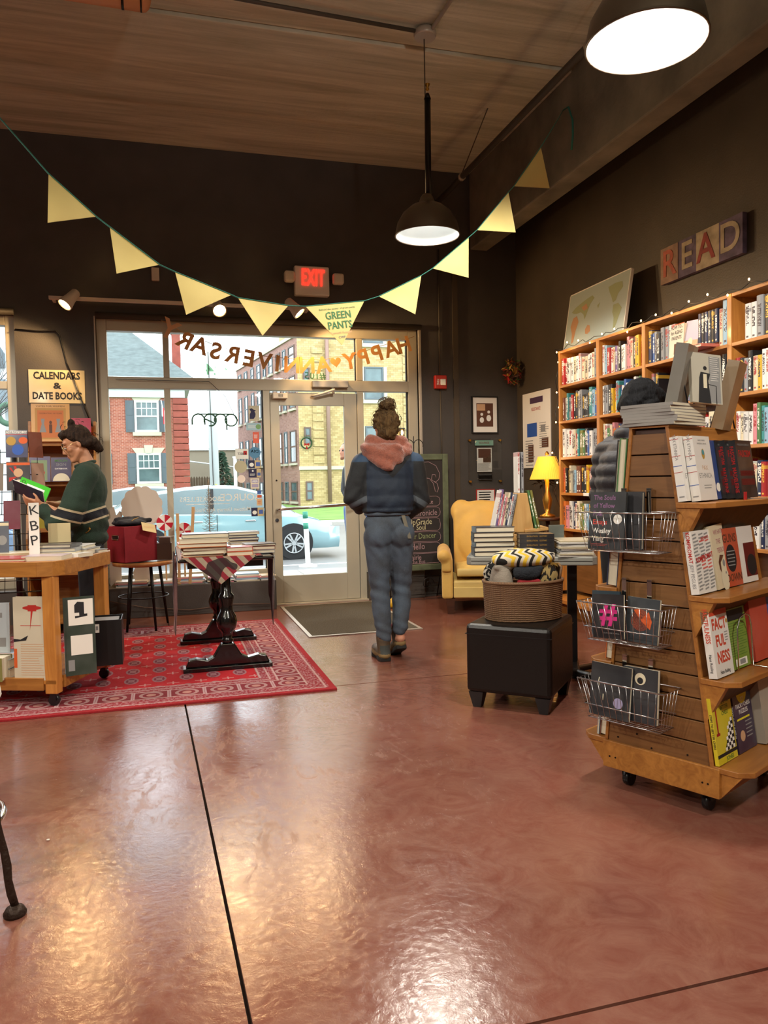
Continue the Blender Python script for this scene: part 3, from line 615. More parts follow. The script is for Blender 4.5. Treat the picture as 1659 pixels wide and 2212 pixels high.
# ------------------------------------------------------------------ rug and mat
def rug_fn(c):
    x, y, z, v = coords(); n = nz(v, 60, 2); wv = nz(combine(x*60, y*200, 0), 1, 1)
    de = fmin(1.745-fabs(x), 1.22-fabs(y)); inn = de > .41
    gx, gy = .165, .25
    u = (x/gx % 1)-.5; w_ = (y/gy % 1)-.5; r = hyp(u*1.75, w_*1.45)
    gul = (r < .46)*1.0; ring = (fabs(r-.4) < .06)*1.0+(fabs(r-.14) < .06)*1.0; spoke = (fabs(fabs(u*1.2)-fabs(w_)) < .035)*gul
    field = mix(gul*.75, L('#b31c26'), L('#4d3547')); field = mix(fmin(ring+spoke, 1)*.55, field, L('#b08a8e'))
    u2 = ((x/gx+.5) % 1)-.5; w2 = ((y/gy+.5) % 1)-.5; cr = fmax((fabs(u2) < .03)*(fabs(w2) < .13), (fabs(w2) < .025)*(fabs(u2) < .22)); field = mix(cr*.65, field, L('#c9a3a0'))
    along = mix(fabs(x)*1.0-1.745+1.22 > fabs(y), x, y)       # runs along the border band
    la = X.op('ADD', (fabs(x)-.525 > fabs(y))*y, (1-(fabs(x)-.525 > fabs(y)))*x)
    s = (la/.2 % 1)-.5; q = (de-.225)/.075; rr = hyp(s*2.6, q)
    main = mix((fabs(rr-.75) < .13)*.7, L('#7c2a33'), L('#b99a98')); main = mix((rr < .35)*.8, main, L('#c08f84')); main = mix((fabs(fabs(s)-.47) < .025)*.7, main, L('#c9aeb0'))
    zig = (fabs(((la/.05 % 1)-.5)*2)*.022 < fabs(de-.09)+.0)*1.0; fine = mix((nz(combine(la*55, de*70, 0), 1, 1) > .52)*.6, L('#8d2c35'), L('#b58f93'))
    band = mix((de > .15)*(de < .3), fine, main)
    ln = fmax(fmax(fabs(de-.055) < .006, fabs(de-.15) < .006), fmax(fmax(fabs(de-.3) < .006, fabs(de-.345) < .005), fabs(de-.4) < .006)); band = mix(ln*.75, band, L('#c4a8a4'))
    band = mix(de < .035, band, L('#9c1c24'))
    col = mix(inn, band, field); return mix(n*.35, col, mix(wv, L('#3a1218'), L('#a86f70')))
mat('rug', '#a02028', .95, fn=rug_fn, bump=lambda: (nz(combine(coords()[0]*1, coords()[1]*1, 0), 300, 2), .3), spec=.1)
solo('red_rug', G().box(-1.745, 1.745, -1.22, 1.22, 0, .01), 'rug', 'red patterned oriental rug lying under the tables at the left', 'rug', M=TR(-.805, 5.58, .001))
mat('doormat', '#5d564a', .98, fn=vary(120, .6, 1.3, 3), bump=nbump(300, .5), spec=.05)
t = thing('door_mat', 'grey-brown doormat with metal edging in front of the glass door', 'mat', (1.53, 6.69, .001)); part('pile', G().box(-.44, .44, -.75, .75, 0, .009), 'doormat', t); part('metal_edge', G().box(-.47, -.44, -.78, .78, 0, .007).box(.44, .47, -.78, .78, 0, .007).box(-.44, .44, -.78, -.75, 0, .007).box(-.44, .44, .75, .78, 0, .007), 'alu_light', t)

# ------------------------------------------------------------------ books
PAL = dict(r='#a8262a', w='#dedcd8', c='#d8ccae', k='#1d1c20', b='#3a5fa0', n='#1f2a4c', g='#4f7a4a', t='#3d8a8c', y='#d8b02c', o='#c96a28', p='#d58a92', s='#8f9296', m='#6e3a28', l='#8fb6cf', v='#6b5386', d='#3c3d42', e='#7c7a3c')
NAMES = dict(r='red', w='white', c='cream', k='black', b='blue', n='navy', g='green', t='teal', y='yellow', o='orange', p='pink', s='grey', m='brown', l='pale blue', v='purple', d='dark grey', e='olive')
def setcol(o, c, r=None):
    c = L(PAL.get(c, c)); k = 1 if r is None else r.uniform(.85, 1.12); o.color = (*[min(1, x*k) for x in c], 1); return o
def unit_book():
    g = G(); a = [0, .12, .5, .88, 1]; d = [.03, .008, 0, .008, .03]
    v = [(x, y, z) for z in (0, 1) for x, y in zip(a, d)]+[(0, 1, 0), (1, 1, 0), (0, 1, 1), (1, 1, 1)]
    g.add(v, [(i, i+1, i+6, i+5) for i in range(4)], 0, True); g.add(v, [(4, 11, 13, 9), (0, 5, 12, 10)], 0)
    g.add([(.06, .03, 0), (.94, .03, 0), (.94, .97, 0), (.06, .97, 0), (.06, .03, .985), (.94, .03, .985), (.94, .97, .985), (.06, .97, .985)], [(4, 5, 6, 7), (3, 2, 1, 0), (2, 3, 7, 6)], 1)
    return g.mesh('shelf_book', ms(['spine', 'paper']))
UB = unit_book()
def shelf_book(x, y, z, th, dp, h, col, label, group, rz=0, lean=0, r=None):
    """spine faces local -y; x is the left side"""
    o = link('book', UB); o.matrix_world = TR(x, y, z, rz) @ Matrix.Rotation(lean, 4, 'Y') @ Matrix.Diagonal((th, dp, h, 1)); setcol(o, col, r); tag(o, label, 'book', group); return o
BK = {}
def book(M, w, h, t, col, label, group=None, hard=True, art=None, spine_art=None, name='book'):
    """local: x across the cover (spine at x=0), y along the height, z thickness; front cover faces +z"""
    o = thing(name, label, 'book', group=group, M=M); e = .003 if hard else .0012; i = .004 if hard else .0006; key = (w, h, t, hard)
    if key not in BK:
        g = G().box(0, w, 0, h, 0, e).box(0, w, 0, h, t-e, t).box(0, e, 0, h, e, t-e)
        BK[key] = (g.mesh('cover', ms('cover')), G().box(e, w-i, i, h-i, e, t-e).mesh('pages', ms('paper')))
    c = link('cover', BK[key][0], o); setcol(c, col); link('pages', BK[key][1], o)
    if art:
        for nm, gg, m in art(w, h): part(nm, gg, m, o, Matrix.Translation((0, 0, t+.0004)))
    if spine_art:
        for nm, gg, m in spine_art(h, t): part(nm, gg, m, o, frame((-.0005, h/2, t/2), (0, -1, 0), (0, 0, 1)))
    return o
FLAT = Matrix()
def stack(x, y, z, rz, items, place, group, jit=.012, seed=1):
    """items: (w, h, t, col); labels tell the order from the bottom"""
    r = random.Random(seed); n = len(items); ordn = ['bottom', 'second from bottom', 'third from bottom', 'fourth from bottom', 'fifth from bottom', 'sixth from bottom', 'seventh from bottom', 'eighth from bottom', 'ninth from bottom', 'tenth from bottom', 'eleventh from bottom']
    for k, it in enumerate(items):
        w, h, t, c = it[:4]; M = TR(x+r.uniform(-jit, jit), y+r.uniform(-jit, jit), z, rz+r.uniform(-.05, .05)) @ Matrix.Translation((-w/2, -h/2, 0))
        if len(it) > 4 and it[4]: M = TR(x+r.uniform(-jit, jit), y+r.uniform(-jit, jit), z, rz+pi+r.uniform(-.05, .05)) @ Matrix.Translation((-w/2, -h/2, 0))
        pos = 'top' if k == n-1 else ordn[k]
        book(M, w, h, t, c, '%s book, %s of %s' % (NAMES.get(c, 'patterned'), pos, place), group); z += t+.0005
    return z
def bars(n, w, h, x0=.1, x1=.9, y0=.2, y1=.8, th=.4, seed=3):
    r = random.Random(seed); g = G()
    for i in range(n):
        y = y1-(y1-y0)*(i+.5)/n; e = x1-(x1-x0)*r.uniform(0, .3); d = (y1-y0)/n*th/2; g.add([(x0*w, (y-d)*h, 0), (e*w, (y-d)*h, 0), (e*w, (y+d)*h, 0), (x0*w, (y+d)*h, 0)], [(0, 1, 2, 3)])
    return g
def tx(s, size, x, y, sx=1, bold=.0, rz=0, align='CENTER', line=1): return put(text(s, size, 0, bold, sx, align, 1, line), Matrix.Translation((x, y, 0)) @ Matrix.Rotation(rz, 4, 'Z'))
def rect(x0, x1, y0, y1, z=0): return G().add([(x0, y0, z), (x1, y0, z), (x1, y1, z), (x0, y1, z)], [(0, 1, 2, 3)])
def disc(x, y, r, z=0, sx=1): return G().disc(None, r, Matrix.Translation((x, y, z)), 24, sx=sx)
for k, c in dict(ink_red='#b3261f', ink_white='#e8e6e0', ink_black='#17161a', ink_purple='#4a2f4c', ink_grey='#8a8a8a', ink_gold='#b08a3c', ink_pink='#c9247c', ink_blue='#2c56a8', ink_green='#3f6e2c', ink_yellow='#dcd02c', ink_orange='#cf5a24', ink_tan='#c9a07c', ink_brown='#5a3422', ink_teal='#4a8f98', ink_cream='#d8cfb4').items(): mat(k, c, .6)

# bookcase on the right wall
bc = thing('bookcase', 'tall yellow-oak bookcase along the right wall, trimmed with fairy lights', 'bookcase', (3.55, 4.2, 0))
XF, XB = 3.41, WX-.01; Yf = 6.2; UP = [6.19, 5.55, 4.93, 4.04, 3.1, 2.3]; SZ = [.755, 1.07, 1.385, 1.705, 2.02, 2.325]
for i, y in enumerate(UP): part('upright', G().box(XF, XB, y-.02, y+.02 if i else y+.005, .2, 2.335), 'oak_y', bc, world=True, bev=.003)
for i in range(len(UP)-1):
    a, b = UP[i+1]+.02, UP[i]-.02; k = 0
    for z in SZ: part('shelf', G().box(XF+.002, XB, a, b, z-.012, z+.01), 'oak_h', bc, world=True, bev=.002)
    part('back_panel', G().box(XB-.008, XB, a, b, .2, 2.32), 'oak', bc, world=True)
    part('lower_panel', G().box(XF+.12, XF+.14, a, b, .2, .74), 'slat', bc, world=True)
part('plinth', G().box(XF-.02, XB, 2.28, 6.2, 0, .13), 'oak', bc, world=True); part('plinth_ledge', G().box(XF-.14, XB, 2.28, 6.2, .13, .165), 'oak_h', bc, world=True, bev=.004)
rows = {0: ['rrwwcwwccwwcs', 'mwtsrkdwskkddtlb', 'wwwwcrtegkbwss', 'okecslmmkkyrwmcm', 'opwwnwcegwlbyovm'],
        1: ['wlrrwcvskwwppckyyr', 'wsskkyyltbwbwrwwwsgkk', 'cwgcposnb', '', ''],
        2: ['nbskssww', '', 'vkkgorrwc', '', ''],
        3: ['wwsk', 'rkskcywwwwnw', 'wcwwpgtlwwnb', 'rwwcnrwbsw', 'wlbkwnscbl'],
        }
ROWN = ['top', 'second', 'third', 'fourth', 'fifth']; BAYN = ['far left', 'second', 'third', 'fourth', 'fifth']
ORD = ['first', 'second', 'third', 'fourth', 'fifth', 'sixth', 'seventh', 'eighth', 'ninth', 'tenth', 'eleventh', 'twelfth', 'thirteenth', 'fourteenth', 'fifteenth', 'sixteenth', 'seventeenth', 'eighteenth', 'nineteenth', 'twentieth', 'twenty-first']
rb = random.Random(11)
for bay in rows:
    y0, y1 = UP[bay+1]+.03, UP[bay]-.03; L_ = y1-y0
    for ri, s in enumerate(rows[bay]):
        if not s or (bay == 4 and ri > 0): continue
        span = L_ if not (bay == 2 and ri == 0) and not (bay == 3 and ri == 0) and not (bay == 2) else .3
        if bay == 3 and ri == 0: span = .22
        if bay == 2 and ri == 2: span = .62
        if bay == 3 and ri: span = .42
        if bay == 1 and ri == 2: span = .3
        ths = [rb.uniform(.7, 1.4) for _ in s]; k = span/sum(ths)*.985; y = y1-(0 if not (bay == 3 and ri == 0) else .08); H = rb.uniform(.2, .225)
        if bay == 2 and ri > 0: y = y0+span
        same = 0
        for i, ch in enumerate(s):
            th = ths[i]*k; th = min(th, .055)
            if i and s[i-1] == ch and rb.random() < .8: pass
            else: H = rb.uniform(.195, .25)
            z = SZ[4-ri]+.0105
            lab = '%s book, %s from left, %s shelf of the %s bookcase bay' % (NAMES[ch], ORD[i], ROWN[ri], BAYN[bay])
            shelf_book(XF+.012+rb.uniform(0, .02), y, z, th*.97, rb.uniform(.14, .19), H, ch, lab, 'books standing on the bookcase shelves', rz=-pi/2, r=rb); y -= th
# face-out and special books on the bookcase (facing -x)
def faceM(x, y, z, lean=0): return Matrix.Translation((x, y, z)) @ Matrix.Rotation(-pi/2, 4, 'Z') @ Matrix.Rotation(pi/2-lean, 4, 'X')
def a_guide(w, h): return [('title_lettering', tx('HOW TO...\nfor AGING\nPARENTS', .034, w*.5, h*.74, .75, .02, line=1.1), 'ink_black'), ('cover_border', rect(0, w, h*.975, h), 'ink_orange'), ('cover_picture', rect(.35*w, .8*w, .08*h, .4*h), 'ink_brown')]
G1 = 'books standing face out in the bookcase'
book(faceM(3.455, 4.655, SZ[4]+.0115, .06), .15, .225, .03, '#c3bdb0', 'cream face-out guide with black title and orange edge, third bookcase bay', G1, art=a_guide)
def a_horse(w, h): 
    g = disc(w*.35, h*.22, w*.24, 0, 1.0).join(disc(w*.5, h*.36, w*.2, .0002, .8)).join(disc(w*.3, h*.1, w*.2, .0002))
    return [('cover_picture', rect(0, w, 0, h*.42, -.0002), 'ink_yellow' if 0 else 'ink_tan'), ('white_animal', g, 'ink_cream')]
o = book(faceM(3.435, 4.53, SZ[4]+.0115, .18) @ Matrix.Rotation(-.08, 4, 'Z'), .155, .235, .012, '#b5b2c8', 'lilac book with a pale animal on its cover, leaning face out in the third bay', G1, False, a_horse)
for i, ch in enumerate('nkndkn'): shelf_book(XF+.03, 4.37-i*.032, SZ[4]+.045, .03, .15, .215, ch, 'dark blue-black book, %s from left of the leaning dark set, third bay' % ORD[i], 'dark matching books in the third bay', rz=-pi/2, lean=0, r=rb)
book(TR(3.45, 4.16, SZ[4]+.0115, pi/2) @ Matrix(), .2, .15, .02, '#c96a58', 'orange book lying flat under the dark set in the third bay', None)
shelf_book(XF+.02, 4.155, SZ[4]+.0115, .03, .15, .235, 'c', 'tall cream book right of the dark set on the top shelf, third bay', 'books standing on the bookcase shelves', rz=-pi/2)
shelf_book(XF+.015, 4.118, SZ[4]+.0115, .05, .17, .285, 'l', 'tallest shiny pale blue book at the right end of the third bay top shelf', 'books standing on the bookcase shelves', rz=-pi/2)
def a_globe(w, h): return [('globe_picture', disc(w*.5, h*.42, w*.34), 'ink_teal'), ('globe_land', disc(w*.42, h*.5, w*.13, .0003).join(disc(w*.6, h*.34, w*.12, .0003, .7)), 'ink_tan')]
book(faceM(3.46, 4.55, SZ[3]+.0115, .1), .22, .24, .03, '#20407c', 'large blue face-out book with a globe picture, second shelf of the third bay', G1, art=a_globe)
shelf_book(XF+.02, 4.135, SZ[3]+.0115, .04, .18, .26, 'k', 'tall black book at the right end of the third bay second shelf', 'books standing on the bookcase shelves', rz=-pi/2)
shelf_book(XF+.02, 4.19, SZ[3]+.0115, .03, .18, .25, 'd', 'dark grey book leaning beside the tall black one, third bay', 'books standing on the bookcase shelves', rz=-pi/2)
for i, ch in enumerate('sk'): shelf_book(XF+.03, 4.88-i*.05, SZ[3]+.0115, .03, .18, .24, ch, '%s book at the left end of the second shelf, third bay' % NAMES[ch], 'books standing on the bookcase shelves', rz=-pi/2)
def a_what(w, h): return [('title_lettering', tx('WHAT THE\nA HISTORY', .024, w*.5, h*.3, .8, .01), 'ink_black'), ('cover_picture', rect(0, w, h*.48, h), 'ink_black'), ('pale_shape', disc(w*.3, h*.75, w*.16, .0003), 'ink_grey')]
shelf_book(XF+.02, 3.72, SZ[4]+.0115, .045, .17, .25, 'p', 'salmon pink striped book beside the grey face-out one, fourth bay', 'books standing on the bookcase shelves', rz=-pi/2)
book(faceM(3.45, 3.665, SZ[4]+.0115, .08), .2, .26, .03, '#a9a9a9', 'grey and black face-out history book on the top shelf, fourth bay', G1, art=a_what)
part('shelf_label', G().box(XF-.004, XF+.002, 5.66, 5.78, SZ[1]-.014, SZ[1]+.012), 'paper_w', bc, world=True)

# fairy lights along the bookcase top and corner
t = thing('fairy_lights', 'string of small warm star-like lights along the bookcase top', 'lights', (3.4, 5, 2.35)); pts = []; lights = []; rr = random.Random(5)
n = 46
for i in range(n+1):
    y = 6.24-i*(6.24-3.5)/n; z = 2.345+.012*math.sin(i*1.9)+(.0 if i % 4 else .012); pts.append((3.402-.006*math.sin(i*2.3), y, z))
part('wire', G().tube(pts, .0028, 5), 'black_plastic', t, world=True)
pt2 = [(3.42+.03*math.sin(i*1.7), 6.235+.03*math.cos(i*1.3), 2.34-i*.09) for i in range(17)]
part('wire', G().tube(pt2, .0028, 5), 'black_plastic', t, world=True)
pt3 = [(3.64, 6.55+.04*math.sin(i), 2.1-i*.11) for i in range(11)]
part('wire', G().tube(pt3, .0028, 5), 'black_plastic', t, world=True)
bl = [(pts[i][0]-.008, pts[i][1], pts[i][2]+(.015 if (i//3) % 3 else -.03)) for i in range(1, n, 3)]+[(p[0]-.012, p[1], p[2]) for p in pt2[1::3]]+[(p[0]-.012, p[1], p[2]) for p in pt3[::2]]
for p in bl: part('bulb', G().ball(p, (.006, .006, .008), n=8, k=5), 'fairy', t, world=True)
for y in (6.0, 5.2, 4.4): point('fairy_glow', (3.33, y, 2.3), 1.2, (1, .6, .28), .08)
point('fairy_glow', (3.33, 6.28, 1.4), 1.2, (1, .6, .28), .08)

# ------------------------------------------------------------------ things on the right and front walls
mat('map_sea', '#aab8b2', .5); mat('map_land', '#98a078', .5); mat('map_orange', '#b88c66', .5)
t = thing('world_map', 'framed world map board leaning on top of the bookcase', 'map', M=frame((3.47, 6.2, 2.345), (0, -1, 0), (.16, 0, 1)))
part('board', G().box(0, .92, 0, .49, -.02, 0), 'map_sea', t); part('edge', G().box(-.008, 0, 0, .49, -.022, .002).box(.92, .928, 0, .49, -.022, .002).box(0, .92, .49, .498, -.022, .002), 'paper_w', t)
def landp(P, m, z=.001): part('land_mass', G().add([(x, y, z) for x, y in P], [tuple(range(len(P)))]), m, t)
landp([(.06, .33), (.12, .36), (.2, .38), (.3, .4), (.38, .41), (.42, .38), (.36, .34), (.33, .28), (.3, .22), (.27, .27), (.22, .3), (.15, .3), (.1, .31)], 'map_land')
landp([(.07, .2), (.1, .27), (.16, .28), (.2, .22), (.17, .15), (.15, .05), (.12, .04), (.11, .13)], 'map_orange'); landp([(.22, .34), (.3, .36), (.33, .31), (.27, .3)], 'map_orange', .0015)
landp([(.33, .13), (.36, .16), (.4, .15), (.42, .1), (.38, .08), (.34, .09)], 'map_orange'); landp([(.62, .42), (.72, .43), (.82, .42), (.84, .37), (.78, .33), (.76, .28), (.72, .27), (.69, .32), (.65, .37)], 'map_land')
landp([(.73, .25), (.8, .25), (.86, .2), (.83, .13), (.79, .04), (.77, .05), (.76, .14), (.73, .19)], 'map_land'); landp([(.48, .3), (.52, .32), (.5, .27)], 'map_land')
t = thing('read_sign', 'distressed wooden sign with four big letters high on the right wall', 'sign', M=frame((WX-.045, 5.04, 2.645), (0, -1, 0), (0, 0, 1)))
mat('read_violet', '#5d4f66', .7, fn=vary(14, .55, 1.5)); mat('read_cream', '#b3a489', .7, fn=vary(14, .7, 1.2)); mat('read_tan', '#9a7c68', .7, fn=vary(14, .7, 1.3)); mat('read_red', '#8f3a34', .7, fn=vary(20, .8, 1.3)); mat('read_orange', '#b25c48', .7, fn=vary(20, .8, 1.3))
part('board', G().box(0, .85, 0, .262, -.03, 0), 'read_violet', t)
for i, (x0, x1, m) in enumerate(((0, .2, 'read_tan'), (.21, .4, 'read_violet'), (.4, .63, 'read_cream'), (.63, .85, 'read_violet'))): part('letter_panel', G().box(x0, x1, 0, .262, 0, .004), m, t)
for ch, x, m in (('R', .1, 'read_orange'), ('E', .3, 'read_cream'), ('A', .5, 'read_red'), ('D', .735, 'read_cream')): part('letter', put(text(ch, .27, .003, .012, 1.0), Matrix.Translation((x, .132, .008))), m, t)
t = thing('poster_board', 'tall white poster board with small photos and text on the right wall', 'poster', M=frame((WX-.012, 7.45, 1.32), (0, -1, 0), (0, 0, 1)))
part('board', G().box(0, .6, 0, .775, -.01, 0), 'paper_w', t)
for a, m in (((.17, .45, .66, .72), 'ink_purple'), ((.1, .32, .32, .46), 'ink_blue'), ((.4, .5, .36, .43), 'ink_grey'), ((.42, .56, .2, .3), 'ink_brown'), ((.12, .24, .06, .24), 'ink_brown'), ((.4, .55, .02, .1), 'ink_purple')): part('photo', rect(*a, .001), m, t)
part('text_lines', G().join(bars(12, .6, .775, .62, .95, .4, .75, .3, 2), Matrix.Translation((0, -.12, .0012))).join(bars(10, .6, .775, .1, .45, .02, .38, .3, 5), Matrix.Translation((0, .0, .0012))), 'ink_grey', t)
part('heading', put(tx('RESISTANCE', .045, .3, .6, .8, .01), Matrix.Translation((0, 0, .001))), 'ink_red', t)
def framed(name, label, x0, x1, z0, z1, y=FY, fm='black_plastic', t_=.02, fw=.012):
    t = thing(name, label, 'picture', M=frame((x0, y-t_, z0), (1, 0, 0), (0, 0, 1))); W, H = x1-x0, z1-z0
    if fm: part('frame', G().box(-fw, 0, -fw, H+fw, -t_+.002, .006).box(W, W+fw, -fw, H+fw, -t_+.002, .006).box(0, W, -fw, 0, -t_+.002, .006).box(0, W, H, H+fw, -t_+.002, .006), fm, t)
    return t, W, H
t, W, H = framed('framed_photo', 'white-matted framed photo of two people in white, on the black wall', 3.165, 3.44, 1.71, 2.078)
part('mat_board', G().box(0, W, 0, H, -.015, 0), 'paper_w', t); part('photo', rect(.04, W-.045, .06, H-.06, .001), 'ink_brown', t)
part('people', disc(.1, .13, .03, .002, .8).join(disc(.1, .19, .016, .002)).join(disc(.18, .15, .034, .002, .8)).join(disc(.18, .215, .016, .002)), 'ink_white', t); part('picture_top', rect(.045, .14, .23, H-.07, .002), 'ink_tan', t)
t, W, H = framed('acrylic_plaque', 'clear acrylic plaque on brass standoffs holding a magazine page', 3.1, 3.485, 1.17, 1.645, fm=None, t_=.03)
part('acrylic_sheet', G().box(0, W, 0, H, .0, .006), 'acrylic', t)
for x, z in ((.02, .02), (W-.02, .02), (.02, H-.02), (W-.02, H-.02)): part('standoff', G().cyl((x, z, -.028), (x, z, .014), .012), 'brass', t)
part('magazine_page', G().box(.1, .27, .12, .375, -.004, -.001), 'paper_w', t); part('banner_label', G().box(.08, .29, .4, .455, -.004, -.001), mat('mint', '#8ab5a0', .6), t); part('name_plate', G().box(.115, .27, .035, .095, -.004, .0), 'black_plastic', t); part('plate_border', rect(.12, .265, .04, .043, .001).join(rect(.12, .265, .087, .09, .001)), 'ink_grey', t)
part('page_photo', rect(.115, .26, .27, .365, 0).join(rect(.17, .26, .22, .27, 0)), 'ink_brown', t); part('page_text', G().join(bars(8, .17, .12, .05, .95, .05, .75), Matrix.Translation((.1, .125, 0))), 'ink_grey', t); part('lettering', put(tx('SOURCE', .03, .185, .428, 1, .02), Matrix()), 'ink_red', t)
t, W, H = framed('wall_notice', 'small white notice in a red frame behind the armchair', 3.2, 3.4, .93, 1.1, fm='ink_red', t_=.012, fw=.006); part('sheet', G().box(0, W, 0, H, -.01, 0), 'paper_w', t); part('notice_text', bars(5, W, H, .12, .88, .15, .92, .45), 'ink_black', t)
t = thing('dried_flower_wreath', 'round wreath of dried red and gold leaves in the wall corner', 'wreath', (3.58, 7.48, 2.35)); rr = random.Random(3)
for m, n in (('ink_brown', 60), ('ink_gold', 34), ('ink_red', 26), ('ink_green', 18)):
    g = G()
    for i in range(n):
        d = Vector((rr.gauss(0, 1), rr.gauss(0, 1), rr.gauss(0, 1))).normalized(); c = Vector((d.x*.075, d.y*.055, d.z*.115)); u = d.orthogonal().normalized(); v = d.cross(u); a = rr.random()*6; e = (u*math.cos(a)+v*math.sin(a)); f = e.cross(d); s = rr.uniform(.025, .05)
        g.add([c-f*s*.35, c+e*s*.8+d*.01, c+f*s*.35, c+e*s*1.5+d*.03, c-e*s*.3], [(4, 2, 1, 0), (0, 1, 3), (1, 2, 3)])
    part('dried_leaves', g, m, t, kind='stuff')
solo('track_cable', G().tube([(-1.24, 7.59, 2.64), (-1.05, 7.588, 2.63), (-.9, 7.588, 2.635), (-.87, 7.588, 2.6), (-.82, 7.588, 2.35), (-.76, 7.57, 2.2)], .006).tube([(-.76, 7.57, 2.2), (-.68, 7.57, 1.95), (-.6, 7.585, 1.72)], .006), 'black_plastic', 'dark cable pinned across the wall between the two windows', 'cable')
t = thing('calendars_sign', 'yellowish laminated paper sign in big black capitals between the windows', 'sign', M=frame((-1.145, FY-.008, 1.985), (1, 0, -.006), (0, 0, 1))); part('sheet', G().box(0, .475, 0, .3, -.004, 0), mat('sign_paper', '#cdbd92', .25, fn=vary(3, .85, 1.1), coat=.5), t)
part('lettering', tx('CALENDARS', .088, .237, .245, .8, .035).join(tx('&', .075, .237, .155, 1.3, .04)).join(tx('DATE BOOKS', .088, .237, .062, .78, .035)), 'ink_black', t, Matrix.Translation((0, 0, .001)))
# ------------------------------------------------------------------ garlands
mat('pennant', '#d9c67e', .7, fn=vary(5, .94, 1.05)); mat('ribbon', '#2f7f70', .7); mat('pennant_green', '#3f7a4e', .7)
CP = [(-2.0, 3.1, 4.36), (-1.1, 3.38, 3.25), (-0.598, 3.505, 2.731), (-0.428, 3.562, 2.544), (-0.247, 3.615, 2.396), (-0.194, 3.629, 2.36), (0.013, 3.68, 2.221), (0.08, 3.696, 2.197), (0.338, 3.75, 2.117), (0.368, 3.756, 2.106), (0.617, 3.802, 2.09), (0.705, 3.816, 2.093), (1.021, 3.865, 2.145), (1.102, 3.877, 2.175), (1.349, 3.911, 2.304), (1.416, 3.919, 2.347), (1.638, 3.948, 2.534), (1.69, 3.954, 2.579), (1.893, 3.979, 2.81), (1.929, 3.984, 2.847), (2.109, 4.005, 3.087), (2.6, 4.7, 3.6), (3.15, 5.6, 4.14)]
TIPS = [(-0.438, 3.554, 2.336), (-0.172, 3.63, 2.158), (0.124, 3.701, 2.004), (0.483, 3.773, 1.933), (0.893, 3.84, 1.91), (1.308, 3.9, 2.096), (1.631, 3.941, 2.315), (1.933, 3.976, 2.59), (2.16, 4.001, 2.861)]
t = thing('pennant_garland', 'garland of pale yellow triangular pennants on a green ribbon', 'garland', (.9, 3.85, 2.1))
part('ribbon', G().tube(CP, .007, 5, flat=.35), 'ribbon', t, world=True)
part('ribbon_tail', G().tube([(3.15, 5.6, 4.14), (3.14, 5.5, 4.12), (3.13, 5.42, 3.98), (3.12, 5.4, 3.86), (3.13, 5.44, 3.76)], .009, 5, flat=.35), 'ribbon', t, world=True)
for i, tip in enumerate(TIPS):
    a, b, c = Vector(CP[3+2*i]), Vector(CP[4+2*i]), Vector(tip); g = G(); n = (b-a).cross(c-a).normalized(); e = n*.0012; N = 5
    vs = []
    for r in range(N+1):
        for q in range(r+1):
            p = c+(a-c)*(r/N)+((b-a)*(q/N)); s = r/N; u = (q/r if r else .5); p = p+n*(.012*(i != 4)*math.sin(pi*u)*math.sin(pi*s)*(1 if i % 2 else -1)); vs.append(p)
    fs = []; idx = lambda r, q: r*(r+1)//2+q
    for r in range(N):
        for q in range(r+1):
            fs.append((idx(r, q), idx(r+1, q), idx(r+1, q+1)))
            if q < r: fs.append((idx(r, q), idx(r+1, q+1), idx(r, q+1)))
    g.add([v-e for v in vs], fs, 0, True).add([v+e for v in vs], [f[::-1] for f in fs], 0, True)
    pn = part('pennant', g, 'pennant', t, world=True)
    if i == 4:
        r = (b-a).normalized(); M = frame((a+b)/2, b-a, (a+b)/2-c); W = Matrix.Translation((.004, -.003, .0035))
        for s, z, y, x, bo, m in (('Behold the power of green pants', .0135, -.02, 1.1, 0, 'pennant_green'), ('GREEN', .052, -.055, .88, .016, 'pennant_green'), ('PANTS', .052, -.105, .86, .016, 'pennant_green'), ('Kenneth Kraegel', .017, -.142, 1, 0, 'ink_tan'), ('CWP', .017, -.165, 1, .01, 'ink_grey')):
            part('lettering', put(text(s, z, 0, bo, x), M @ W @ Matrix.Translation((.0, y-.002, 0))), m, pn, world=True)
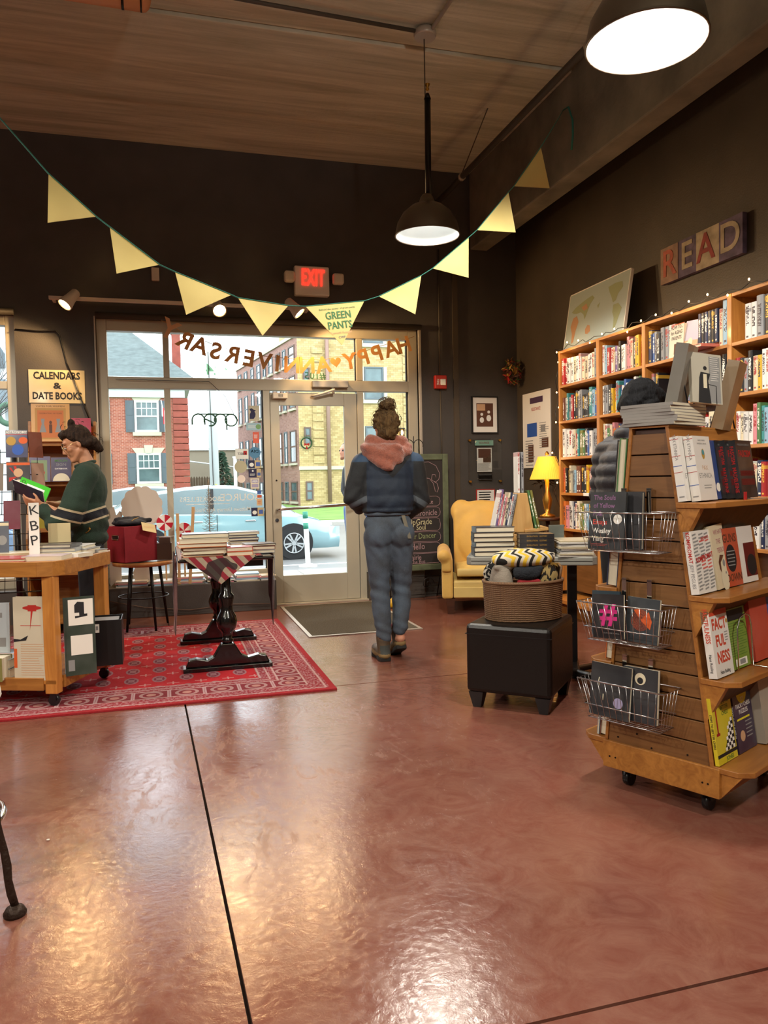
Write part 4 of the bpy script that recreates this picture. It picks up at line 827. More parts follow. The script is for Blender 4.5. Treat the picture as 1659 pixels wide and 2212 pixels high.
# paper letters seen from behind
mat('gold_card', '#d89c58', .5, fn=vary(4, .85, 1.1)); mat('peach_card', '#dfae80', .5)
LP = [(0.092, 2.66), (0.235, 2.563), (0.365, 2.519), (0.513, 2.471), (0.673, 2.44), (0.825, 2.409), (0.971, 2.386), (1.096, 2.366), (1.236, 2.356), (1.386, 2.355), (1.548, 2.363), (1.675, 2.402), (1.821, 2.406), (1.965, 2.45), (2.106, 2.491), (2.252, 2.541), (2.386, 2.582)]
t = thing('letter_garland', 'gold cardboard letter garland across the transom window, seen from behind', 'garland', (1.2, 7.5, 2.45))
part('string', G().tube([(0.02, 7.5, 2.75)]+[(x, 7.502, z+.06+.01*math.sin(i)) for i, (x, z) in enumerate(LP)]+[(2.5, 7.5, 2.68)], .0025, 5), 'gold_card', t, world=True)
for i, ((x, z), ch) in enumerate(zip(LP, 'YRASREVINNA*YPPAH')):
    sl = ((LP[min(i+1, 16)][1]-LP[max(i-1, 0)][1])/(LP[min(i+1, 16)][0]-LP[max(i-1, 0)][0])); sl = max(-.5, min(.5, sl)); M = frame((x, 7.495, z), (-1, 0, -sl), (0, 0, 1))
    if ch == '*':
        pts = [(.055*(16*math.sin(a)**3)/16, .055*(13*math.cos(a)-5*math.cos(2*a)-2*math.cos(3*a)-math.cos(4*a))/16) for a in [k*pi/14 for k in range(28)]][::-1]
        part('heart', G().prism(pts, -.001, .001, M=M), 'gold_card', t, world=True); continue
    part('letter', put(text(ch, .215 if i else .24, .002, .03, 1.0), M), 'gold_card' if i else 'peach_card', t, world=True)

# window signs and stickers
t = thing('open_sign', 'green outline open sign hanging in the window, seen from behind', 'sign', (.5, 7.62, 1.82)); g = G(); R = .058
def arc(cx, cz, a0, a1, r=R, n=14): return [(-(cx+r*math.cos(a0+(a1-a0)*i/n)), 7.62, cz+r*math.sin(a0+(a1-a0)*i/n)) for i in range(n+1)]
for k, pts in enumerate((arc(-.65, 1.835, 0, 2*pi), arc(-.55, 1.835, -pi*.1, pi)+[(.608, 7.62, 1.74)], arc(-.45, 1.835, -.6, 2*pi-1.4)+[(.5, 7.62, 1.8), (.395, 7.62, 1.85)], [(.4, 7.62, 1.79), (.4, 7.62, 1.85)]+arc(-.34, 1.835, pi*.9, 0)+[(.282, 7.62, 1.79)])): part('neon_letter', G().tube(pts, .008, 6), 'green_paint' if 0 else mat('sign_green', '#2e5a44', .4), t, world=True)
part('top_bar', G().tube([(.34, 7.62, 1.893), (.66, 7.62, 1.893)], .006, 6), 'sign_green', t, world=True)
part('power_cord', G().tube([(.7, 7.62, 1.84), (.6, 7.6, 2.06), (.45, 7.59, 2.2), (-.4, 7.59, 2.21)], .003, 5), 'black_plastic', t, world=True)
YD = FY+.083
def back(x, z): return frame((x, YD, z), (-1, 0, 0), (0, 0, 1))
t = thing('street_number', 'green street number decal on the transom glass, mirrored', 'decal', (.5, YD, 2.33)); glassy('decal_green', (.5, .66, .5)); part('lettering', put(text('4240', .15, .001, .012, 1.05), back(.5, 2.325)), 'decal_green', t, world=True)
t = thing('suite_number', 'smaller suite number decal above the door, mirrored', 'decal', (1.5, YD, 2.27)); part('lettering', put(text('#105', .1, .001, .012, 1.05), back(1.5, 2.285)), 'decal_green', t, world=True)
t = thing('shop_name_lettering', 'white mirrored shop name lettering low on the left window', 'decal', (.54, YD, 1.05)); mat('decal_white', '#e8f0ee', .6)
for s, z, x, zz, sx in (('SOURCE', .1, .72, 1.08, 1.0), ('BOOKSELLERS', .065, .34, 1.07, .95), ('Midtown Literary Arts Voice', .055, .55, .965, .85)): part('lettering', put(text(s, z, .0008, .004, sx), back(x, zz)), 'decal_white', t, world=True)
part('underline', G().box(.2, .62, YD-.001, YD, 1.02, 1.026), 'decal_white', t, world=True)
ST = [('window_sticker', 'cream sticker with a dark blue state shape, topmost beside the door', .827, .932, 1.832, 1.982, '#cfc9ae', 'mi'), ('window_sticker', 'pale blue rectangular sticker below the state sticker', .801, .946, 1.74, 1.812, '#a9cdd9', 'blob'), ('window_sticker', 'orange-red notice sticker on the window beside the door', .862, .923, 1.614, 1.723, '#e0674f', 'lines'),
      ('window_sticker', 'white award sticker with mirrored lettering and a red square', .687, .814, 1.459, 1.558, '#e8efe9', 'best'), ('window_sticker', 'round blue sticker with mirrored letters', .82, .933, 1.461, 1.579, '#4f86ad', 'dia'), ('window_sticker', 'upper navy sticker with a blue card logo', .81, .936, 1.366, 1.445, '#23234a', 'card'),
      ('window_sticker', 'middle navy sticker with a white heart and small lettering', .811, .934, 1.276, 1.359, '#23234a', 'heart'), ('window_sticker', 'large round tan sticker with a teal centre', .675, .796, 1.323, 1.441, '#b9b79a', 'round'), ('window_sticker', 'small round pinkish sticker', .699, .777, 1.223, 1.302, '#efe3da', 'pink'), ('window_sticker', 'square cream sticker with lilac mirrored initials', .828, .914, 1.164, 1.266, '#e3dfc6', 'aba'),
      ('window_sticker', 'small blue card logo sticker above the orange one', .891, .93, 1.11, 1.145, '#3f66b0', ''), ('window_sticker', 'small orange card logo sticker', .89, .934, 1.073, 1.1, '#cf5a2a', ''), ('window_sticker', 'small tan card logo sticker', .884, .938, .995, 1.063, '#d9b98f', 'lines2'), ('window_sticker', 'lowest navy sticker with a blue card logo', .828, .952, .89, .975, '#23234a', 'card')]
for k, (nm, lab, x0, x1, z0, z1, c, kind) in enumerate(ST):
    t = thing(nm, lab, 'sticker', ((x0+x1)/2, YD, (z0+z1)/2), group='stickers on the window glass'); W, H = x1-x0, z1-z0; cx, cz = (x0+x1)/2, (z0+z1)/2; m = mat('sticker_%d' % k, c, .6)
    M = frame((cx, YD-.001, cz), (1, 0, 0), (0, 0, 1)); MB = frame((cx, YD-.002, cz), (-1, 0, 0), (0, 0, 1))
    rd = kind in ('dia', 'round', 'pink'); base = G().lathe([(W/2, 0), (W/2, .001)], 28, M=M) if rd else G().box(-W/2, W/2, -H/2, H/2, -.0005, .0005, M=M)
    part('film', base, m, t, world=True); D = lambda g, mm, dz=.0008: part('print', put(g, M @ Matrix.Translation((0, 0, dz))), mm, t, world=True)
    if kind == 'mi': D(G().add([(-.045, .045, 0), (-.02, .05, 0), (.0, .035, 0), (.02, .03, 0), (.005, .02, 0), (.015, -.005, 0), (.012, -.03, 0), (-.005, -.055, 0), (-.045, -.055, 0), (-.042, -.01, 0), (-.03, .015, 0)], [(10, 9, 8, 7, 6, 5, 4), (0, 10, 4, 3, 2, 1)]), 'sticker_navy' if 0 else mat('navy', '#23234a', .6))
    if kind == 'blob': D(disc(.045, 0, .025), 'ink_green' if 0 else mat('leaf', '#7fae70', .6)); D(put(bars(3, .1, .05), Matrix.Translation((-.065, -.025, 0))), 'decal_white')
    if kind == 'lines': D(put(bars(4, W*.8, H*.6), Matrix.Translation((-W*.4, -H*.2, 0))), 'decal_white')
    if kind == 'lines2': D(put(bars(3, W*.8, H*.8), Matrix.Translation((-W*.4, -H*.4, 0))), 'ink_orange')
    if kind == 'best': D(rect(.015, .05, -.01, .03), 'flag_red'); part('lettering', put(text('4 BEST', .032, 0, .02, .9), MB), 'ink_black', t, world=True)
    if kind == 'dia': part('lettering', put(text('DIA', .042, 0, .01, 1.1), MB @ Matrix.Translation((0, .012, 0))), 'decal_white', t, world=True)
    if kind == 'card': D(rect(.0, W/2, -H/2, H/2), 'sign_paper'); D(rect(.012, W/2-.01, -.02, .02), mat('card_blue', '#4a68b4', .6), .0014); D(disc(-.03, -.005, .02, 0, 1.1), 'decal_white', .0014)
    if kind == 'heart': D(rect(.018, W/2, -H/2, H/2), 'sign_paper'); D(disc(-.02, .022, .009), 'decal_white', .0014); D(rect(.025, .055, -.025, .005), 'card_blue', .0014); D(put(bars(2, .06, .04, .05, .95), Matrix.Translation((-.052, -.035, 0))), 'decal_white', .0014)
    if kind == 'round': D(disc(0, 0, .038), 'ink_teal')
    if kind == 'pink': D(disc(0, 0, .027), mat('pinkish', '#dba396', .6))
    if kind == 'aba': D(rect(-.033, .033, .005, .04), mat('lilac', '#a7a3c4', .6)); D(rect(-.033, .033, -.038, -.005), 'lilac'); part('lettering', put(text('ABA', .028, 0, .02, 1), MB @ Matrix.Translation((0, .022, .0))), 'decal_white', t, world=True)
t = thing('door_wreath', 'small green bristle wreath with a red bow hanging on the glass door', 'wreath', (1.39, 7.655, 1.61)); g = G()
for i in range(56): a = i*2*pi/56; g.cyl((.045*math.cos(a), -.008, .045*math.sin(a)), ((.08+.006*(i % 3))*math.cos(a), -.012+.01*(i % 2), (.08+.006*(i % 3))*math.sin(a)), .002, .001, n=4)
part('bristles', g, 'green_paint' if 0 else mat('wreath_green', '#2f6a50', .7), t, kind='stuff'); part('ring', G().tube([(.055*math.cos(a*pi/12), -.008, .055*math.sin(a*pi/12)) for a in range(24)], .006, 6, closed=True), 'wreath_green', t)
part('red_bow', G().add([(-.025, -.02, .0), (.0, -.022, -.01), (.025, -.02, .0), (.025, -.02, -.03), (0, -.022, -.018), (-.025, -.02, -.03), (-.01, -.02, -.06), (.012, -.02, -.062)], [(0, 1, 4, 5), (1, 2, 3, 4), (4, 6, 7)]), 'flag_red', t); part('hanging_thread', G().cyl((0, -.008, .06), (0, -.008, .13), .001, n=4), 'ink_black', t)

# ------------------------------------------------------------------ window display on the ledge
mat('foamboard', '#c9bfb4', .8); mat('pine', '#c9a070', .6); mat('pink_wrap', '#c02438', .3)
t = thing('foam_tree_cutout', 'pinkish white scalloped tree cutout propped in the window', 'cutout', (-.2, 7.5, .286)); pts = []
for i in range(96): a = 2*pi*i/96; r = .185+.014*abs(math.sin(a*6)); pts.append((r*math.cos(a)*.95, .73+r*math.sin(a)))
part('crown_panel', G().prism(pts, -.006, .006, M=Matrix.Rotation(pi/2, 4, 'X')), 'foamboard', t)
part('trunk_panel', G().prism([(-.07, 0), (.1, -.0), (.13, .02), (.06, .1), (.03, .25), (.04, .56), (-.05, .56), (-.04, .25), (-.1, .12)], -.0055, .0055, M=Matrix.Rotation(pi/2, 4, 'X')), 'foamboard', t)
t = thing('foam_hand_cutout', 'small white hand shaped cutout behind the red box', 'cutout', (-.45, 7.52, .286)); part('panel', G().prism([(-.05, 0), (.05, 0), (.05, .58), (.08, .68), (.05, .7), (.02, .66), (-.0, .74), (-.04, .72), (-.03, .64), (-.07, .6)], -.006, .006, M=Matrix.Rotation(pi/2, 4, 'X')), 'foamboard', t)
for x, h, lab in ((-.0, .58, 'red and white peppermint swirl decoration beside the foam tree'), (.17, .5, 'red and white peppermint swirl decoration right of the window mullion')):
    t = thing('peppermint_decoration', lab, 'decoration', (x, 7.46, .286), group='peppermint swirls in the window'); part('stick', G().cyl((0, 0, 0), (0, 0, h-.07), .008), 'pine', t)
    for k in range(8):
        P_ = [(0, 0)]+[(.075*math.cos(a), .075*math.sin(a)) for a in [(k+.25*j)*pi/4 for j in range(5)]]; part('swirl_segment', G().prism(P_, -.02, .02, M=Matrix.Translation((0, 0, h)) @ Matrix.Rotation(pi/2, 4, 'X')), 'pink_wrap' if k % 2 else 'white_paint', t)
for x, h, a, lab in ((.115, .66, .0, 'pale wooden stick standing upright in the window'), (.21, .72, .07, 'pale wooden stick leaning right of the peppermint swirl')): solo('wooden_stake', G().box(-.014, .014, -.014, .014, 0, h), 'pine', lab, 'stick', 'wooden sticks in the window', M=TR(x, 7.4, .29, 0, 0, a))
t = thing('wire_tree', 'thin twiggy brown wire tree standing in the window', 'tree decoration', (.41, 7.5, .286)); g = G(); rr = random.Random(8)
for i in range(150): q = i/150; a = i*2.4; z = .28+q*.68; r = .105*(1-q)+.008; g.tube([(0, 0, z), (r*.6*math.cos(a), r*.6*math.sin(a), z-.008), (r*math.cos(a+.3), r*math.sin(a+.3), z+.005)], [.0022, .002, .001], 4)
part('twigs', g, mat('twig', '#8a7a66', .8), t, kind='stuff'); part('stem', G().cyl((0, 0, 0), (0, 0, .98), .006, .003), 'twig', t); part('base', G().cyl((0, 0, 0), (0, 0, .02), .05), 'twig', t)
rr = random.Random(21); k = 0
for (x, n, w_) in ((-.3, 6, .28), (-.02, 5, .22), (.22, 8, .24), (.5, 6, .22), (.74, 8, .22), (.93, 5, .14)):
    z = .2855; cs = ['w', 'l', 's', 'p', 'c']
    for i in range(n):
        nm = ['left end', 'second pile', 'third pile', 'fourth pile', 'fifth pile', 'right end'][k]
        o = solo('magazine', G().box(-w_/2, w_/2, -.1, .1, 0, .0085), 'cover', '%s magazine, %s from bottom, %s on the window ledge' % (NAMES[cs[(i+k) % 5]], ORD[i], nm), 'magazine', 'magazines piled on the window ledge', M=TR(x+rr.uniform(-.015, .015), 7.49, z, rr.uniform(-.08, .08))); setcol(o, cs[(i+k) % 5], rr); z += .009
    k += 1

# ------------------------------------------------------------------ ornate black table
t = thing('ornate_table', 'black carved trestle table with turned legs, draped with cloths', 'table', (.37, 5.53, .011)); TB = (.37, 5.53, .011)
part('table_top', G().box(-.3, .3, -.58, .56, .715, .739), 'black_gloss', t, bev=.01)
part('apron', G().box(-.24, .24, -.5, .5, .67, .715), 'black_gloss', t)
pf = [(-.27, .03), (-.25, .075), (-.2, .085), (-.13, .07), (-.09, .09), (-.06, .14), (-.04, .17), (.04, .17), (.06, .14), (.09, .09), (.13, .07), (.2, .085), (.25, .075), (.27, .03)]
for y in (-.45, .46):
    part('foot_board', G().box(-.285, .285, y-.055, y+.055, 0, .028), 'black_gloss', t, bev=.004)
    part('foot', G().prism([(a, b) for a, b in pf], -.035, .035, M=Matrix.Translation((0, y, 0)) @ Matrix.Rotation(pi/2, 4, 'X')), 'black_gloss', t, bev=.006)
    part('turned_leg', G().lathe([(.03, .17), (.042, .19), (.03, .2), (.035, .24), (.06, .27), (.067, .31), (.06, .35), (.042, .38), (.04, .42), (.05, .46), (.05, .48), (.034, .5), (.03, .6), (.04, .66), (.045, .68)], 24, M=TR(0, y, 0)), 'black_gloss', t)
part('stretcher', G().box(-.02, .02, -.4, .4, .19, .235), 'black_gloss', t)
def cloth_fn(c):
    x, y, z, v = coords(); s = ((x+z*.9)/.085) % 1; st = (s < .5)*1.0; b = (fabs(x*.8-z-.0) % .9); n = nz(v, 40, 2)
    col = mix(st, L('#8c2230'), L('#a89a84')); col = mix((nz(v, 6, 1) > .56)*.9, col, L('#1f1a1c')); return mix(n*.3, col, L('#2a1a18'))
mat('striped_cloth', '#8c2230', .9, fn=cloth_fn); mat('dark_cloth', '#3a262a', .85, fn=vary(7, .6, 1.5)); mat('pink_cloth', '#8a6a68', .9, fn=vary(9, .7, 1.3))
def drape(pts, m, name, lab, amp=.012, n=10):
    """triangle a,b (top edge) to tip c, with folds"""
    a, b, c = map(Vector, pts); g = G(); vs = []; N = n; nr = (b-a).cross(c-a).normalized()
    for r in range(N+1):
        for q in range(r+1):
            s = r/N; u = (q/r if r else .5); p = c+(a-c)*s+(b-a)*(q/N); p = p+nr*amp*math.sin(u*9+s*2)*(.3+.7*(1-s))*min(1, s*4); vs.append(p)
    idx = lambda r, q: r*(r+1)//2+q; fs = []
    for r in range(N):
        for q in range(r+1):
            fs.append((idx(r, q), idx(r+1, q), idx(r+1, q+1)))
            if q < r: fs.append((idx(r, q), idx(r+1, q+1), idx(r, q+1)))
    e = nr*.0012; g.add([v-e for v in vs], fs, 0, True).add([v+e for v in vs], [f[::-1] for f in fs], 0, True); return g
t = thing('striped_cloth', 'red and cream striped cloth with its corner hanging over the table front', 'cloth', (.35, 4.95, .755)); g = drape([(.1, 4.94, .76), (.56, 4.94, .76), (.33, 4.93, .585)], 0, '', '', .006); g.box(.1, .6, 4.945, 5.9, .7505, .7545); part('fabric', g, 'striped_cloth', t, world=True)
t = thing('dark_red_cloth', 'dark red cloth with a long pointed tail at the right of the table', 'cloth', (.7, 5.2, .7)); part('fabric', drape([(.675, 4.98, .752), (.69, 5.5, .752), (.7, 5.32, .24)], 0, '', '', .02), 'dark_cloth', t, world=True); part('hem', G().tube([(.677, 4.975, .75), (.702, 5.3, .24)], .003, 5), 'ink_grey', t, world=True)
t = thing('pink_cloth', 'dusty pink cloth with a long pointed tail at the left of the table', 'cloth', (.05, 5.1, .7)); part('fabric', drape([(.063, 5.3, .752), (.055, 4.96, .752), (.043, 5.03, .2)], 0, '', '', .018), 'pink_cloth', t, world=True); part('second_fold', drape([(.05, 5.62, .752), (.058, 5.3, .752), (.045, 5.45, .38)], 0, '', '', .015), 'dark_cloth', t, world=True)
Z0 = .7548
GB = 'books stacked on the black table'
z = stack(.235, 5.1, Z0, .06, [(.25, .16, .018, 'o', 1), (.27, .18, .022, 'c', 1), (.3, .2, .022, 'm', 1), (.3, .21, .026, 'o', 1), (.3, .21, .03, 'c', 1), (.29, .2, .028, 'k', 1)], 'the left front pile on the black table', GB, seed=2)
stack(.455, 5.06, Z0, .1, [(.165, .15, .028, 'o', 1), (.165, .15, .028, 'r', 1)], 'the small orange pile on the black table', GB, .004, 3)
stack(.6, 5.2, Z0, .05, [(.2, .18, .022, 's', 1), (.205, .18, .024, 'm', 1), (.2, .17, .014, 'k', 1)], 'the right front pile on the black table', GB, .004, 4)
stack(.56, 5.85, Z0, .05, [(.22, .17, .02, 'w', 1), (.21, .16, .02, 'd', 1), (.22, .16, .02, 'n', 1), (.21, .16, .02, 'd', 1), (.22, .16, .022, 's', 1)], 'the back right pile on the black table', GB, .008, 5)
stack(.31, 5.7, Z0, .1, [(.2, .17, .02, 'c', 1), (.2, .16, .02, 'w', 1), (.2, .16, .02, 'l', 1)], 'the back left pile on the black table', GB, .008, 6)

# ------------------------------------------------------------------ round-seated stool with red box
t = thing('wooden_stool', 'round wooden seat on thin dark splayed legs by the window', 'stool', (-.19, 6.82, .011))
part('seat', G().lathe([(.2, .53), (.245, .54), (.25, .56), (.245, .568), (.1, .56)], 36), 'seatwood', t)
for a in (-2.2, -1.15, .6, 2.2): part('leg', G().cyl((.16*math.cos(a), .16*math.sin(a), .545), (.23*math.cos(a), .23*math.sin(a), 0), .014, .01), 'dark_metal', t)
part('ring_stretcher', G().tube([(.205*math.cos(a*pi/14), .205*math.sin(a*pi/14), .27) for a in range(28)], .005, 6, closed=True), 'dark_metal', t)
mat('red_board', '#8a1a28', .6, fn=vary(40, .92, 1.05)); mat('navy_knit', '#14161f', .9, bump=nbump(200, .4)); SB = .582
t = thing('red_storage_box', 'dark red lidless storage box standing on the wooden stool', 'box', (-.27, 6.82, SB-.0), .62)
g = G().box(-.155, .155, -.13, .13, 0, .01).box(-.155, .155, -.13, -.12, 0, .3).box(-.155, .155, .12, .13, 0, .3).box(-.155, -.145, -.12, .12, 0, .3).box(.145, .155, -.12, .12, 0, .3); part('box_body', g, 'red_board', t, bev=.003)
part('handle_slot', G().box(-.158, -.155, -.04, .04, .19, .225), 'black_plastic', t, bev=.001); part('handle_rim', G().tube([(-.159, -.045, .19), (-.159, .045, .19), (-.159, .05, .207), (-.159, .045, .225), (-.159, -.045, .225), (-.159, -.05, .207)], .004, 6, closed=True), 'chrome', t)
g = blob([('e', (-.02, 0, .31), (.15, .13, .03)), ('c', (-.14, -.05, .32), (.13, .03, .325), .02, .025), ('c', (-.1, .08, .33), (.14, -.06, .325), .018, .02), ('c', (-.15, .0, .345), (.08, .02, .345), .015, .02)], .01, 3, .006, 20)
t = thing('folded_navy_caps', 'pile of dark navy knitted clothing on top of the red box', 'clothing', (-.27, 6.82, SB+.015), .62); part('folded_fabric', g, 'navy_knit', t); part('gold_thread', G().tube([(-.09, -.14, .33), (-.05, -.12, .345), (.0, -.1, .352)], .003, 5), 'ink_gold', t)
t = thing('price_card', 'cream handwritten card hanging from the right edge of the red box', 'card', M=TR(-.13, 6.7, .865, .4, .75, .25)); part('card', G().box(-.06, .06, -.05, .05, 0, .002), 'sign_paper', t); part('lettering', put(tx('HATS', .04, 0, 0, .9), Matrix.Translation((0, 0, .003))), 'ink_tan', t)
t = thing('acrylic_box', 'clear acrylic box holding brown papers beside the red box', 'box', (.0, 6.85, SB)); part('acrylic_side', G().box(-.075, .075, -.07, -.066, 0, .2).box(-.075, .075, .066, .07, 0, .2).box(.071, .075, -.066, .066, 0, .2), 'acrylic', t); part('edge', G().tube([(.075, -.07, 0), (.075, -.07, .2), (-.075, -.07, .2)], .002, 5), 'white_paint', t)
part('brown_papers', G().box(-.07, .05, -.06, .06, .0, .14).box(-.05, .04, -.05, .05, .14, .19), 'ink_brown', t)
solo('dark_lamp_base', G().lathe([(.09, 0), (.09, .015), (.05, .03), (.04, .06), (.03, .1), (.014, .13), (.012, .5)], 20), 'dark_metal', 'dark metal stand base on the floor left of the stool', 'stand', M=TR(-.5, 7.15, .001))
solo('floor_cable', G().tube([(-.5, 7.3, .18), (-.2, 7.34, .1), (.2, 7.345, .05), (.6, 7.34, .08), (.95, 7.35, .06)], .004, 6), 'sash_brown', 'thin brown cable drooping along the black window ledge', 'cable')
# ------------------------------------------------------------------ wooden display table on castors (left)
TM = Matrix(((.931, .38, 0, -.60), (-.365, .925, 0, 4.52), (0, 0, 1, .011), (0, 0, 0, 1)))
TM = TR(-.60, 4.52, .011, math.radians(-22))       # local: x to the right is negative beyond the corner; y runs away from the camera
t = thing('display_table', 'octagon-cornered honey wood display table on black castors, bottom shelf full of art books', 'table', M=TM)
out = [(-1.3, -.03), (-.07, -.03), (.0, .0), (.03, .07), (.03, .62), (0, .69), (-1.3, .69)]
part('table_top', G().prism(out, .77, .8), 'oak_h', t, bev=.003)
ap_ = [(-1.3, -.035), (-.07, -.035), (.004, .0), (.035, .07), (.035, .62), (0, .695)]
g = G()
for a, b in zip(ap_[:-1], ap_[1:]):
    d = (Vector(b)-Vector(a)).normalized(); n = Vector((-d.y, d.x))*.022; g.prism([a, b, (b[0]+n.x, b[1]+n.y), (a[0]+n.x, a[1]+n.y)], .72, .803)
part('apron', g, 'oak', t, bev=.003, kind=None)
for x, y in ((-.03, .03), (-.03, .62), (-1.25, .03), (-1.25, .62)):
    part('post', G().box(x-.035, x+.035, y-.03, y+.03, .07, .72), 'oak_y', t, bev=.004)
    w_ = part('castor', G().cyl((x, y-.012, .03), (x, y+.012, .03), .03, n=16).box(x-.018, x+.018, y-.018, y+.018, .03, .07), 'black_plastic', t)
part('bottom_shelf', G().box(-1.3, .0, 0.0, .66, .125, .145), 'oak_h', t); part('shelf_edge', G().box(-1.3, -.07, -.01, .012, .09, .16), 'oak', t, bev=.003); part('shelf_edge', G().box(-.012, .012, .07, .58, .09, .16), 'oak', t, bev=.003)
def DTM(x, y, z, rz=0): return TM @ TR(x, y, z, rz)
GL = 'books lying on the wooden display table'
def lay(x, y, z, rz, w, h, t_, c, lab, flip=0, art=None, hard=True):
    M = DTM(x, y, z, rz+(pi if flip else 0)) @ Matrix.Translation((-w/2, -h/2, 0)); return book(M, w, h, t_, c, lab, GL, hard, art)
ZT = .8005
lay(-.33, .1, ZT, .1, .3, .2, .018, 'r', 'red hardback with black spine at the near edge of the display table'); lay(-.1, .13, ZT, .15, .22, .16, .026, '#b9a9b5', 'mauve-topped book lying near the front corner of the display table', hard=False)
lay(-.14, .33, ZT, .2, .24, .17, .03, 'c', 'cream thick paperback under the grey pair on the display table', 1, hard=False); lay(-.14, .33, ZT+.031, .2, .24, .17, .022, 's', 'grey paperback on the cream one on the display table', 1); lay(-.16, .33, ZT+.054, .1, .25, .17, .02, 'd', 'dark grey book topmost behind the mauve book', 1)
lay(-.08, .48, ZT, .1, .16, .22, .035, 's', 'grey-white book at the right end of the display table'); lay(-.1, .48, ZT+.036, .15, .15, .2, .02, 'w', 'white book lying on the grey-white one at the table end')
lay(-.0, .3, ZT, 1.3, .12, .1, .022, 'w', 'small white book at the right edge of the display table', hard=False); lay(-.02, .56, ZT, 1.4, .1, .09, .02, 's', 'small grey book by the far right corner of the display table')
lay(-.45, .4, ZT, .3, .28, .19, .02, 'c', 'cream hardback lying behind the red one on the display table'); lay(-.75, .2, ZT, .1, .25, .18, .03, 'w', 'white book at the left end of the display table'); lay(-.6, .46, ZT, 0, .26, .18, .016, 'g', 'green-edged flat book left of the tall paper strip')
# stood-up things on the table
t = thing('vertical_paper_sign', 'narrow white paper strip with big hand-painted black letters standing on the table', 'sign', M=DTM(-.215, .2, ZT, math.radians(22)) @ TR(0, 0, .021) @ Matrix.Rotation(pi/2-.1, 4, 'X')); part('strip', G().box(-.028, .028, 0, .3, -.001, .001), 'paper_w', t)
for ch, y, s in (('K', .255, .075), ('B', .165, .08), ('P', .08, .08)): part('lettering', tx(ch, s, 0, y, 1.1, 0, .15), 'ink_black', t, Matrix.Translation((0, 0, .002)))
solo('paper_notice', G().box(-.062, .062, 0, .115, 0, .02), 'sign_paper', 'small cream square block with faint text standing on the display table', 'notice', M=DTM(-.18, .42, ZT+.075, math.radians(22)) @ Matrix.Rotation(pi/2-.05, 4, 'X'))
def a_mag(w, h): return [('title_bar', rect(.0, w, h*.86, h*.95), 'ink_gold' if 0 else 'sign_paper'), ('figure_picture', disc(w*.35, h*.6, w*.13, .0003).join(disc(w*.35, h*.38, w*.2, .0003)).join(disc(w*.4, h*.12, w*.22, .0003)), mat('skinny', '#a87c66', .6)), ('picture_shadow', disc(w*.75, h*.4, w*.2, .0002, .9), 'ink_grey')]
book(DTM(-.62, .33, ZT+.018, math.radians(22)) @ Matrix.Rotation(pi/2-.15, 4, 'X'), .145, .19, .006, '#3a3f4e', 'comic style magazine with grey cover figures standing up on the display table', GL, False, a_mag)
t = thing('wooden_book_easel', 'small wooden easel with grey and orange books at the left photo edge', 'easel', M=DTM(-.92, .25, ZT+.03, math.radians(22)))
part('easel_leg', G().tube([(.12, 0, 0), (.05, .05, .27)], .008, 6), 'oak_y', t); part('easel_leg', G().tube([(-.12, 0, 0), (-.05, .05, .27)], .008, 6), 'oak_y', t); part('easel_ledge', G().box(-.14, .14, -.05, .0, .02, .035), 'oak_y', t)
book(DTM(-.92, .25, ZT+.066, math.radians(22)) @ Matrix.Translation((-.09, -.045, 0)) @ Matrix.Rotation(pi/2-.2, 4, 'X'), .17, .2, .02, '#9a9a98', 'grey book standing on the small wooden easel', GL)
# bottom shelf
GS = 'large books on the bottom shelf of the display table'; ZS = .1455
def a_space(w, h): return [('red_saucer', G().disc(None, .055, Matrix.Translation((w*.55, h*.87, 0)) @ Matrix.Diagonal((1, .22, 1, 1))).join(rect(w*.43, w*.68, h*.885, h*.905, .0002)).join(rect(w*.43, w*.68, h*.83, h*.85, .0002)), 'ink_red'), ('red_column', G().add([(w*.52, h*.84, 0), (w*.48, h*.6, 0), (w*.58, h*.84, 0)], [(0, 1, 2)]).join(rect(w*.2, w*.8, h*.655, h*.662)), 'ink_red'), ('dark_bird', G().add([(0, h*.5, .0003), (w*.2, h*.49, .0003), (w*.42, h*.54, .0003), (w*.36, h*.48, .0003), (0, h*.46, .0003)], [(4, 3, 2, 1, 0)]), 'ink_black'), ('orange_patch', rect(0, w*.09, h*.15, h*.38, .0002), 'ink_orange'), ('faded_print', bars(14, w, h, .2, .9, .05, .45, .25, 4), 'ink_tan')]
M0 = math.radians(22)
book(DTM(-.24, -.0+.03, ZS, 0) @ Matrix.Rotation(pi/2-.02, 4, 'X'), .2, .46, .03, '#c8bfa8', 'tall cream art book with red saucer shape on the bottom shelf', GS, art=a_space)
def a_one(w, h): return [('paper_panel', rect(w*.15, w*.95, h*.64, h*.97).join(rect(w*.2, w*.9, h*.26, h*.51)), 'paper_w'), ('figure_one', G().add([(w*.35, h*.9, .0006), (w*.35, h*.8, .0006), (w*.5, h*.8, .0006), (w*.5, h*.76, .0006), (w*.36, h*.76, .0006), (w*.36, h*.73, .0006), (w*.76, h*.75, .0006), (w*.76, h*.78, .0006), (w*.66, h*.78, .0006), (w*.66, h*.93, .0006), (w*.45, h*.94, .0006)], [(0, 1, 2, 9, 10), (3, 4, 5, 6, 7, 8), (2, 3, 8, 9)]), 'ink_black'), ('white_spot', rect(.1*w, .3*w, .06*h, .2*h, .0006), 'ink_grey')]
book(TM @ TR(-.0, .1, ZS, math.radians(35)) @ Matrix.Rotation(pi/2-.03, 4, 'X'), .165, .44, .02, '#2c3a30', 'tall dark green book with cream number one panel on the bottom shelf', GS, art=a_one)
